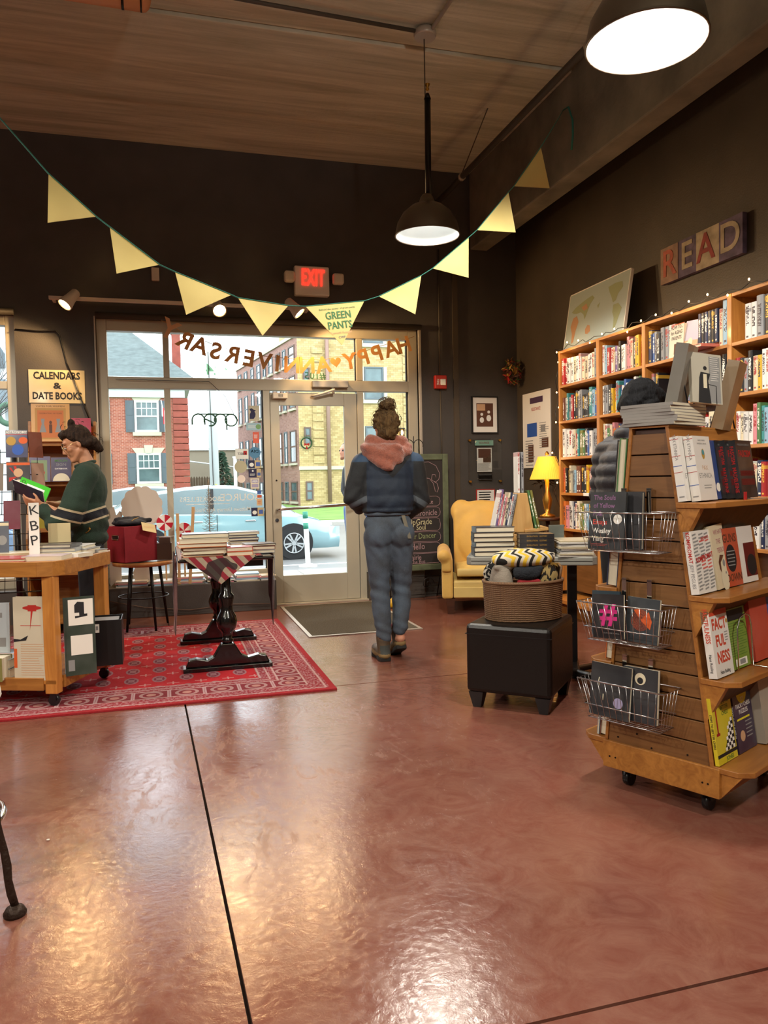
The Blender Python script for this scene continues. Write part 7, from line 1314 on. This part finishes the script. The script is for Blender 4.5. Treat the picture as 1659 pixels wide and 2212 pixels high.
def strands(c, r, n, m, par, seed=1, l=.06, th=.0014):
    g = G(); rr = random.Random(seed); c = Vector(c)
    for i in range(n):
        d = Vector((rr.gauss(0, 1), rr.gauss(0, 1), rr.gauss(.2, 1))).normalized(); p = c+Vector((d.x*r[0], d.y*r[1], d.z*r[2])); t_ = d.cross(Vector((rr.gauss(0, 1), rr.gauss(0, 1), rr.gauss(0, 1)))).normalized()
        g.tube([p-t_*l*.5, p+d*l*.25, p+t_*l*.4+d*l*.3, p+t_*l*.7+d*l*.1], [th, th, th, th*.5], 3)
    part('hair_strands', g, m, par, kind='stuff')
def person(label, prims, m, vox=.009, loc=(0, 0, 0)):
    o = part('person', blob(prims, vox, 3), m); return tag(o, label, 'person')
def wear(nm, prims, m, par, vox=.01, smooth=4, noise=.003, ns=9, fn=None, rule=None):
    g = blob(prims, vox, smooth, noise, ns, fn)
    if rule: paint(g, rule)
    return part(nm, g, m, par)

# 1. woman walking to the door, seen from behind
Y0 = 5.0; HM = TR(1.452, 5.0, 1.585, pi)
bl_, br_ = (1.402, 4.985), (1.528, 5.02)
legs = [('c', (1.385, 5.0, .86), (1.395, 5.03, .46), .08, .052), ('c', (1.395, 5.03, .46), (1.405, 4.985, .1), .05, .036), ('c', (1.525, 5.0, .86), (1.558, 5.07, .47), .08, .052), ('c', (1.558, 5.07, .47), (1.527, 5.0, .18), .05, .036), ('c', (1.405, 4.985, .06), (1.4, 5.12, .03), .035, .028), ('c', (1.527, 5.0, .14), (1.53, 5.12, .045), .035, .028)]
body = tp(HEAD, HM)+[('c', (1.452, 5.0, 1.52), (1.452, 4.99, 1.42), .052, .058), ('e', (1.455, 5.0, 1.25), (.155, .1, .19)), ('e', (1.455, 5.0, .98), (.145, .1, .16)), ('c', (1.33, 5.0, 1.37), (1.58, 5.0, 1.37), .05, .05), ('c', (1.3, 5.0, 1.35), (1.235, 5.04, 1.1), .042, .036), ('c', (1.235, 5.04, 1.1), (1.32, 5.21, 1.04), .034, .026), ('c', (1.62, 5.0, 1.35), (1.685, 5.03, 1.1), .042, .036), ('c', (1.685, 5.03, 1.1), (1.6, 5.21, 1.02), .034, .026)]+legs+hand((1.33, 5.225, 1.035), (.9, .25, -.1), (0, -.6, .6), 1, 1.2)+hand((1.59, 5.225, 1.015), (-.9, .25, .0), (0, -.6, .6), -1, 1.2)
p1 = person('woman with a messy bun and pink hood walking to the glass door, seen from behind', body, 'skin_light', .009)
jf = lambda v, n: v+n*(.006*math.sin(v.z*70+v.x*25)*max(0, 1-abs(v.z-.47)/.13)+.004*math.sin(v.z*95+v.x*40)*max(0, 1-abs(v.z-.2)/.12)+.004*math.sin(v.z*60+v.x*90)*max(0, 1-abs(v.z-.76)/.08))
def jean_fn(c1, c2):
    def f(c): x, y, z, v = coords(); n = nz(v, 7, 3); n2 = nz(v, 220, 2); return mix(n2*.25, mix(ramp(n, .35, .65), L(c1), L(c2)), L('#8a9098'))
    return f
mat('denim', '#2f3d4c', .85, fn=jean_fn('#242c36', '#3c4c5e'), bump=nbump(260, .25)); mat('denim_blue', '#2c4470', .85, fn=jean_fn('#233a66', '#35528a')); mat('dark_trouser', '#14161c', .85)
jeans = wear('jeans', [('e', (1.453, 5.0, .93), (.168, .12, .1)), ('e', (1.378, 4.955, .86), (.095, .09, .105)), ('e', (1.532, 4.955, .86), (.095, .09, .105)), ('c', (1.378, 4.99, .84), (1.393, 5.02, .5), .098, .068), ('c', (1.393, 5.02, .5), (1.4, 5.005, .33), .068, .064), ('c', (1.4, 5.005, .33), (1.408, 4.985, .155), .064, .05), ('c', (1.532, 4.99, .84), (1.56, 5.065, .5), .1, .072), ('c', (1.56, 5.065, .5), (1.556, 5.045, .36), .07, .065), ('c', (1.556, 5.045, .36), (1.527, 5.0, .21), .065, .052)], 'denim', p1, .009, 3, .002, 14, jf)
for x, s in ((1.378, 0), (1.535, 0)): part('back_pocket', blob([('e', (x, 4.888, .875), (.05, .02, .055))], .008, 4), 'denim', p1)
part('waistband', G().lathe([(.15, .985), (.155, .99), (.152, 1.02), (.14, 1.02)], 40, M=TR(1.453, 5.0, 0), ax=(1.04, .74)), 'denim', p1)
part('belt_strap', G().hexa([(1.555, 4.868, .83), (1.58, 4.872, .83), (1.58, 4.876, .83), (1.555, 4.872, .83)], [(1.515, 4.88, .985), (1.54, 4.88, .985), (1.54, 4.884, .985), (1.515, 4.884, .985)]), mat('strap_tan', '#6f6a5c', .8), p1)
mat('boot_brown', '#4d3c28', .7, fn=vary(25, .7, 1.4)); mat('boot_grey', '#3a3d3a', .85); mat('boot_tan', '#806840', .75); mat('boot_sole', '#17130f', .8); mat('sock', '#5a2634', .9)
for (x, y, tl) in ((1.403, 4.975, 0), (1.53, 5.0, .42)):
    M = TR(x, y+.13, 0) @ Matrix.Rotation(-tl, 4, 'X') @ TR(0, -.13, .0)
    def rl(c): 
        c = M.inverted() @ c; return 1 if c.y < .03 and .05 < c.z < .11 and abs(c.x) < .034 else (2 if c.z < .055 else 0)
    wear('boot', tp([('c', (0, 0, .06), (0, .1, .05), .046, .043), ('c', (0, .1, .05), (.002, .19, .045), .043, .04), ('c', (0, .0, .06), (0, .015, .155), .044, .05), ('e', (0, -.01, .04), (.043, .05, .03)), ('e', (0, .12, .03), (.047, .12, .025))], M), ['boot_brown', 'boot_grey', 'boot_tan'], p1, .007, 3, .001, 20, None, rl)
    part('boot_sole', G().prism([(-.035, -.045), (.035, -.045), (.042, .0), (.036, .08), (.048, .16), (.03, .225), (0, .24), (-.03, .225), (-.046, .16), (-.036, .08), (-.042, 0)], 0.0, .028, M=M), 'boot_sole', p1, bev=.005)
    part('sock', G().cyl(M @ Vector((0, .01, .15)), M @ Vector((0, .013, .185)), .047, .045, n=16), 'sock', p1)
    part('lace_loop', G().tube([M @ Vector(q) for q in ((.035, .06, .13), (.06, .05, .14), (.07, .06, .12), (.045, .07, .115), (.06, .07, .08))], .0022, 5), 'sock', p1)
mat('jacket_blue', '#152538', .7, fn=vary(9, .85, 1.2), bump=nbump(120, .15)); mat('jacket_dark', '#1b2024', .75, fn=vary(9, .85, 1.2), bump=nbump(120, .15)); mat('jacket_light', '#2b4562', .7, fn=vary(9, .9, 1.15)); mat('jacket_grey', '#4c545c', .75); mat('jacket_black', '#101216', .8)
def jacket_fn(c):       # navy back panel, dark sleeves with a grey flash, black hem and V under the hood
    x, y, z, v = coords(); ax = fabs(x-1.458); n = nz(v, 9, 3); slv = (ax > .163)*1.0
    col = mix(fmax((z < 1.012)*1.0, (y < 5.0)*(z > 1.24)*(ax < (z-1.235))), L('#152538'), L('#101216'))
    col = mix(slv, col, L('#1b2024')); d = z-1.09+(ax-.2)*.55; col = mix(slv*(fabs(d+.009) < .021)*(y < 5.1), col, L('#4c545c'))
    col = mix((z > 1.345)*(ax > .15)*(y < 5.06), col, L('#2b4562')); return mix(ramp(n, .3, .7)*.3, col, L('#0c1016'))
mat('jacket_cloth', '#152538', .72, fn=jacket_fn, bump=nbump(120, .15))
jfold = lambda v, n: v+n*(.006*math.sin(v.z*55+abs(v.x-1.455)*60)*max(0, 1-abs(v.z-1.08)/.12)*(1 if abs(v.x-1.455) > .15 else .35)+.004*math.sin(v.x*50+v.z*12)*max(0, 1-abs(v.z-1.03)/.08))
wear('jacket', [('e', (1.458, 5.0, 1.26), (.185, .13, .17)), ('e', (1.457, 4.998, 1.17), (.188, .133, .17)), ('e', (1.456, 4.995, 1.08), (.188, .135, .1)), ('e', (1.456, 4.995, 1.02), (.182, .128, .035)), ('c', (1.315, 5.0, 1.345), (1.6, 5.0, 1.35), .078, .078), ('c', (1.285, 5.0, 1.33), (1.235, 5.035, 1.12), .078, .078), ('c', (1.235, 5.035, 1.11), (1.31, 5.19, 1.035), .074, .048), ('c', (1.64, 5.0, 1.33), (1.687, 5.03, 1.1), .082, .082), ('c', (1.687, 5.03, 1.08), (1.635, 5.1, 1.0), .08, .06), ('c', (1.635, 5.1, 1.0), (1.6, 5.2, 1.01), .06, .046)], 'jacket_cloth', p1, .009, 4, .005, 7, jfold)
mat('fleece', '#925442', .98, fn=vary(60, .82, 1.15, 3), bump=nbump(150, .8), sheen=.5)
wear('hood', [('c', (1.315, 4.95, 1.425), (1.42, 4.865, 1.315), .055, .034), ('c', (1.585, 4.96, 1.43), (1.43, 4.865, 1.315), .045, .034), ('e', (1.44, 4.9, 1.385), (.115, .05, .07)), ('c', (1.345, 4.98, 1.465), (1.55, 4.99, 1.465), .06, .055), ('c', (1.38, 5.05, 1.45), (1.53, 5.05, 1.45), .045, .045), ('c', (1.32, 4.93, 1.44), (1.5, 4.89, 1.43), .035, .03)], 'fleece', p1, .008, 4, .007, 18, lambda v, n: v+n*.006*math.sin(v.z*70+v.x*30))
wear('hair', [('e', (1.452, 4.985, 1.615), (.09, .106, .098)), ('e', (1.452, 4.955, 1.56), (.072, .07, .075)), ('c', (1.452, 4.965, 1.66), (1.452, 4.955, 1.705), .05, .034), ('e', (1.448, 4.945, 1.722), (.05, .05, .042)), ('c', (1.41, 4.93, 1.72), (1.48, 4.95, 1.745), .02, .018)], 'hair_brown', p1, .007, 2, .012, 26, lambda v, n: v+n*.004*math.sin(math.atan2(v.x-1.452, v.z-1.7)*24))
strands((1.452, 4.97, 1.62), (.09, .1, .1), 60, 'hair_brown', p1, 3, .05); strands((1.446, 4.945, 1.722), (.048, .05, .04), 90, 'hair_brown', p1, 4, .05)

# 2. woman reading at the left, in profile facing left
HM = TR(-.572, 5.72, 1.512, -pi/2+.12) @ Matrix.Rotation(.42, 4, 'X')
h1, h2 = (-.775, 5.55, 1.095), (-.77, 5.78, 1.1)
body = tp(HEAD, HM)+[('c', (-.545, 5.72, 1.47), (-.505, 5.72, 1.37), .046, .052), ('e', (-.505, 5.72, 1.2), (.1, .15, .18)), ('e', (-.505, 5.72, .97), (.09, .13, .14)), ('c', (-.495, 5.58, 1.33), (-.495, 5.86, 1.33), .05, .05), ('c', (-.5, 5.56, 1.32), (-.63, 5.47, 1.02), .042, .036), ('c', (-.63, 5.47, 1.02), h1, .034, .024), ('c', (-.5, 5.88, 1.32), (-.6, 5.95, 1.05), .042, .036), ('c', (-.6, 5.95, 1.05), h2, .034, .024)]
for y in (5.64, 5.8): body += [('c', (-.505, y, .88), (-.51, y, .48), .065, .05), ('c', (-.51, y, .48), (-.5, y, .09), .05, .036), ('c', (-.5, y, .06), (-.62, y, .045), .036, .03)]
body += hand(h1, (-.9, .25, .25), (.1, .75, .6), -1, .55)+hand(h2, (-.85, -.3, .3), (.1, -.4, .8), 1, .6)
p2 = person('woman in a dark green striped sweater and glasses reading a green open book', body, 'skin_tan', .0068)
mat('sweater_green', '#1c3024', .9, fn=vary(60, .85, 1.15, 2), bump=nbump(180, .5)); mat('sweater_navy', '#10131c', .9); mat('sweater_cream', '#b3a587', .9); mat('sweater_beige', '#a3967a', .9, bump=nbump(100, .3))
def sweater_fn(c):      # knitted-in stripes on sleeve and back, beige panel on the chest
    x, y, z, v = coords(); s = z-fabs(x+.52)*.3; n = nz(v, 60, 2)
    here = fmax((y < 5.57)*(x > -.72), (x > -.5)*1.0)
    cream = fmax(fabs(s-1.04) < .0075, fabs(s-.972) < .007)*here; navy = (fabs(s-1.006) < .03)*here
    col = mix(n, sc(c, .85), sc(c, 1.15)); col = mix(navy, col, L('#10131c')); col = mix(cream, col, L('#b3a587'))
    return mix((x < -.6)*(fabs(z-1.115) < .085)*(y > 5.56), col, L('#a3967a'))
mat('sweater_knit', '#1c3024', .9, fn=sweater_fn, bump=nbump(180, .5))
wear('sweater', [('e', (-.505, 5.72, 1.2), (.128, .185, .18)), ('e', (-.51, 5.72, 1.0), (.132, .195, .19)), ('e', (-.51, 5.72, .86), (.13, .2, .08)), ('e', (-.595, 5.72, 1.1), (.075, .11, .09)), ('c', (-.492, 5.58, 1.315), (-.492, 5.86, 1.315), .072, .072), ('c', (-.505, 5.545, 1.29), (-.6, 5.47, 1.05), .082, .088), ('c', (-.6, 5.47, 1.03), (-.68, 5.475, .97), .088, .078), ('c', (-.68, 5.475, .97), (-.765, 5.53, 1.07), .072, .045), ('c', (-.505, 5.9, 1.29), (-.6, 5.95, 1.05), .08, .08), ('c', (-.6, 5.95, 1.05), (-.755, 5.83, 1.08), .07, .045)], 'sweater_knit', p2, .009, 4, .007, 8, lambda v, n: v+n*.006*math.sin(v.z*60+v.y*30)*max(0, 1-abs(v.z-1.0)/.16))
part('collar', G().tube([(-.52+.062*math.cos(a*pi/12), 5.72+.072*math.sin(a*pi/12), 1.375+.018*math.cos(a*pi/12)) for a in range(24)], .012, 8, closed=True), 'sweater_green', p2)
wear('trousers', sum([[('c', (-.505, y, .8), (-.51, y, .48), .088, .07), ('c', (-.51, y, .48), (-.5, y, .11), .068, .055)] for y in (5.63, 5.81)], [])+[('e', (-.505, 5.72, .86), (.1, .15, .08))], 'dark_trouser', p2, .012)
for y in (5.63, 5.81): wear('shoe', [('c', (-.49, y, .06), (-.64, y, .048), .045, .036)], 'boot_sole', p2, .008, 3, 0)
part('gold_clasp', G().tube([(-.5, 5.535, .93), (-.49, 5.53, .945), (-.485, 5.528, .93), (-.5, 5.53, .915), (-.515, 5.53, .905)], .003, 5), 'brass', p2)
mat('pale_gold', '#d9c08a', .25, .8)
hp = [('e', (0, .03, .045), (.08, .088, .085)), ('e', (0, .075, .0), (.07, .045, .075)), ('c', (-.05, .09, -.02), (.05, .09, -.02), .035, .035), ('c', (0, .1, -.03), (.0, .12, -.085), .045, .03), ('e', (0, .03, .142), (.028, .028, .026)), ('c', (-.06, -.01, .06), (-.055, .06, -.02), .025, .03), ('c', (.06, -.01, .06), (.055, .06, -.02), .025, .03), ('e', (0, -.035, .085), (.06, .05, .04))]
wear('hair', tp(hp, HM), 'hair_dark', p2, .007, 2, .009, 24); strands(HM @ Vector((0, .1, -.04)), (.06, .05, .07), 50, 'hair_dark', p2, 7, .03); strands(HM @ Vector((0, .03, .1)), (.08, .09, .07), 24, 'hair_dark', p2, 8, .025)
g = G()
for s in (-1, 1): g.tube([HM @ Vector((s*.031+.024*math.cos(a*pi/10), -.094, .003+.02*math.sin(a*pi/10))) for a in range(20)], .0022, 5, closed=True); g.tube([HM @ Vector((s*.055, -.092, .008)), HM @ Vector((s*.074, -.03, .012)), HM @ Vector((s*.078, .02, .008))], .0014, 5)
g.tube([HM @ Vector((-.008, -.096, .008)), HM @ Vector((0, -.1, .01)), HM @ Vector((.008, -.096, .008))], .0014, 5); part('glasses', g, 'pale_gold', p2)
for s in (-1, 1):
    e = part('eye', G().ball(HM @ Vector((s*.031, -.077, .006)), .0115), 'ink_white', p2); part('eyelid', G().ball(HM @ Vector((s*.031, -.0765, .0085)), (.0125, .0125, .0115)), 'skin_tan', p2); part('eyebrow', G().tube([HM @ Vector((s*.018, -.086, .03)), HM @ Vector((s*.033, -.088, .036)), HM @ Vector((s*.05, -.08, .03))], .0025, 5), 'hair_dark', p2)
part('lips', blob(tp([('c', (-.015, -.087, -.0575), (.015, -.087, -.0575), .0052, .0052), ('c', (-.012, -.085, -.067), (.012, -.085, -.067), .0058, .0058)], HM), .003, 2), mat('lip', '#a05a50', .5), p2)
# the open book in her hands
S1, S2 = Vector((-.965, 5.69, 1.19)), Vector((-.775, 5.62, 1.105)); nd, fd = Vector((.0, -.085, .085)), Vector((.03, .1, .1))
t = thing('open_book', 'open book with bright green pages and dark blue cover held by the reading woman', 'book', (-.87, 5.65, 1.15))
mat('lime', '#3fb52a', .6); mat('dkcover', '#2a3548', .4, fn=vary(14, .7, 1.6))
def slab(a, b, d, th, off):
    n = (b-a).cross(d).normalized(); o = n*off; return G().hexa([tuple(q) for q in (a+o, b+o, b+d+o, a+d+o)], [tuple(q+n*th) for q in (a+o, b+o, b+d+o, a+d+o)])
part('cover', slab(S1, S2, nd, .003, -.0), 'dkcover', t, world=True); part('cover', slab(S1, S2, fd, .003, .0), 'dkcover', t, world=True); part('pages', slab(S1, S2, nd*.97, .006, -.0065), 'paper_w', t, world=True); part('pages', slab(S1, S2, fd*.97, .008, .0035), 'lime', t, world=True)
e = (S2-S1); nn = e.cross(fd).normalized()*.0125
part('white_strip', G().add([tuple(S1+e*a+fd*b+nn) for a, b in ((.25, .45), (.85, .45), (.85, .7), (.25, .7))], [(0, 1, 2, 3)]), 'paper_w', t, world=True); part('green_photo', G().add([tuple(S1+e*a+fd*b+nn) for a, b in ((.3, .08), (.8, .08), (.8, .4), (.3, .4))], [(0, 1, 2, 3)]), 'ink_green', t, world=True)
part('round_logo', G().tube([S1+e*(.12+.05*math.cos(a*pi/8))+fd*(.72+.1*math.sin(a*pi/8))+nn for a in range(16)], .002, 4, closed=True), 'ink_green', t, world=True)

# 3. shopper in a padded jacket behind the pyramid
HM = TR(2.275, 3.3, 1.555, pi/2+.1) @ Matrix.Rotation(.45, 4, 'X'); ha, hb = (2.42, 3.22, 1.13), (2.42, 3.4, 1.12)
body = tp(HEAD, HM)+[('c', (2.24, 3.3, 1.5), (2.21, 3.3, 1.4), .05, .055), ('e', (2.2, 3.3, 1.2), (.105, .16, .2)), ('e', (2.2, 3.3, .95), (.11, .15, .15)), ('c', (2.2, 3.14, 1.36), (2.2, 3.46, 1.36), .05, .05), ('c', (2.19, 3.13, 1.34), (2.1, 3.08, 1.1), .042, .036), ('c', (2.1, 3.08, 1.1), ha, .034, .025), ('c', (2.2, 3.47, 1.34), (2.2, 3.52, 1.1), .042, .036), ('c', (2.2, 3.52, 1.1), hb, .034, .025)]
for y in (3.21, 3.39): body += [('c', (2.2, y, .9), (2.2, y, .48), .08, .052), ('c', (2.2, y, .48), (2.19, y, .09), .05, .036), ('c', (2.19, y, .06), (2.31, y, .045), .036, .03)]
body += hand(ha, (.9, .1, 0), (0, .6, .6), 1, .8)+hand(hb, (.9, -.1, 0), (0, -.6, .6), -1, .8)
p3 = person('dark-haired shopper in a grey puffer jacket bending over books behind the pyramid display', body, 'skin_brown', .009)
mat('puffer', '#202128', .62, fn=vary(12, .85, 1.2), bump=nbump(60, .2))
wear('puffer_jacket', [('e', (2.2, 3.3, 1.2), (.15, .2, .2)), ('e', (2.2, 3.3, .98), (.15, .19, .14)), ('c', (2.2, 3.15, 1.34), (2.2, 3.45, 1.34), .082, .082), ('c', (2.185, 3.12, 1.31), (2.09, 3.08, 1.13), .088, .088), ('c', (2.09, 3.08, 1.13), (2.4, 3.2, 1.12), .088, .06), ('c', (2.2, 3.48, 1.31), (2.2, 3.52, 1.1), .085, .08), ('c', (2.2, 3.52, 1.1), (2.4, 3.41, 1.12), .075, .055), ('c', (2.215, 3.28, 1.41), (2.215, 3.32, 1.41), .075, .075)], 'puffer', p3, .009, 3, .003, 12, lambda v, n: v+n*(.011*abs(math.sin(v.z*pi/.062+v.x*2))-.006))
wear('trousers', sum([[('c', (2.2, y, .88), (2.2, y, .48), .1, .07), ('c', (2.2, y, .48), (2.19, y, .11), .068, .055)] for y in (3.21, 3.39)], []), 'dark_trouser', p3, .012)
for y in (3.21, 3.39): wear('shoe', [('c', (2.18, y, .052), (2.33, y, .045), .045, .036)], 'boot_sole', p3, .009, 3, 0)
wear('hair', tp([('e', (0, .025, .045), (.088, .1, .092)), ('e', (0, .075, -.01), (.075, .045, .07)), ('e', (0, -.04, .085), (.07, .06, .04)), ('c', (-.07, .0, .03), (-.068, .03, -.02), .022, .024), ('c', (.07, .0, .03), (.068, .03, -.02), .022, .024)], HM), 'hair_black', p3, .007, 2, .006, 30)
for s in (-1, 1): part('eye', G().ball(HM @ Vector((s*.031, -.077, .006)), .0115), 'ink_white', p3)

# 4. man outside the door
PX, PY, gz = 2.6, 10.5, -.03; HM = TR(PX-.14, PY, 1.64, -1.1)
body = tp(HEAD, HM)+[('c', (PX-.12, PY, 1.57), (PX-.04, PY, 1.44), .056, .065), ('e', (PX, PY, 1.25), (.13, .12, .2)), ('e', (PX, PY, .98), (.125, .12, .15)), ('c', (PX-.1, PY, 1.4), (PX+.1, PY, 1.4), .055, .055), ('c', (PX-.12, PY, 1.38), (PX-.145, PY+.02, 1.1), .048, .04), ('c', (PX-.145, PY+.02, 1.1), (PX-.12, PY-.1, .9), .036, .028), ('c', (PX+.12, PY, 1.38), (PX+.145, PY+.02, 1.1), .048, .04), ('c', (PX+.145, PY+.02, 1.1), (PX+.12, PY-.08, .9), .036, .028)]
for s in (-1, 1): body += [('c', (PX+s*.09, PY, .88), (PX+s*.09, PY-.01, .47), .085, .055), ('c', (PX+s*.09, PY-.01, .47), (PX+s*.09, PY, .07), .052, .04), ('c', (PX+s*.09, PY, .02), (PX+s*.09-.04, PY-.13, .005), .036, .03)]
body += hand((PX-.115, PY-.11, .88), (.3, -.2, -1), (1, 0, 0), 1, .5)+hand((PX+.115, PY-.09, .88), (-.3, -.2, -1), (-1, 0, 0), -1, .5)
p4 = person('bearded man in a black jacket and jeans smiling outside, half hidden by the door frame', body, 'skin_light', .011)
wear('jacket', [('e', (PX, PY, 1.25), (.155, .15, .2)), ('e', (PX, PY, 1.0), (.15, .15, .16)), ('e', (PX, PY, .86), (.15, .145, .04)), ('c', (PX-.11, PY, 1.38), (PX+.11, PY, 1.38), .075, .075), ('c', (PX-.12, PY, 1.36), (PX-.15, PY+.02, 1.1), .075, .068), ('c', (PX-.15, PY+.02, 1.1), (PX-.125, PY-.09, .92), .062, .05), ('c', (PX+.12, PY, 1.36), (PX+.15, PY+.02, 1.1), .075, .068), ('c', (PX+.15, PY+.02, 1.1), (PX+.125, PY-.08, .92), .062, .05)], mat('man_jacket', '#16171b', .6), p4, .013)
wear('jeans', [('e', (PX, PY, .86), (.165, .12, .09))]+sum([[('c', (PX+s*.09, PY, .82), (PX+s*.09, PY-.01, .45), .1, .075), ('c', (PX+s*.09, PY-.01, .45), (PX+s*.09, PY, .06), .072, .065)] for s in (-1, 1)], []), 'denim_blue', p4, .013)
wear('hair', tp([('e', (0, .03, .05), (.08, .092, .08)), ('e', (0, .07, .0), (.07, .04, .06))], HM), 'hair_grey', p4, .009, 2, .003); wear('beard', tp([('c', (-.04, -.03, -.075), (0, -.07, -.1), .022, .024), ('c', (.04, -.03, -.075), (0, -.07, -.1), .022, .024)], HM), mat('beard_red', '#8a5a40', .8), p4, .007, 2, .003)
part('shirt_collar', G().lathe([(.075, 1.43), (.065, 1.49)], 20, M=TR(PX, PY, 0)), 'white_paint', p4)
for s in (-1, 1): wear('shoe', [('c', (PX+s*.09, PY+.01, .022), (PX+s*.09-.04, PY-.15, .012), .045, .038)], 'boot_sole', p4, .01, 3, 0); part('eye', G().ball(HM @ Vector((s*.031, -.077, .006)), .0115), 'ink_black', p4)
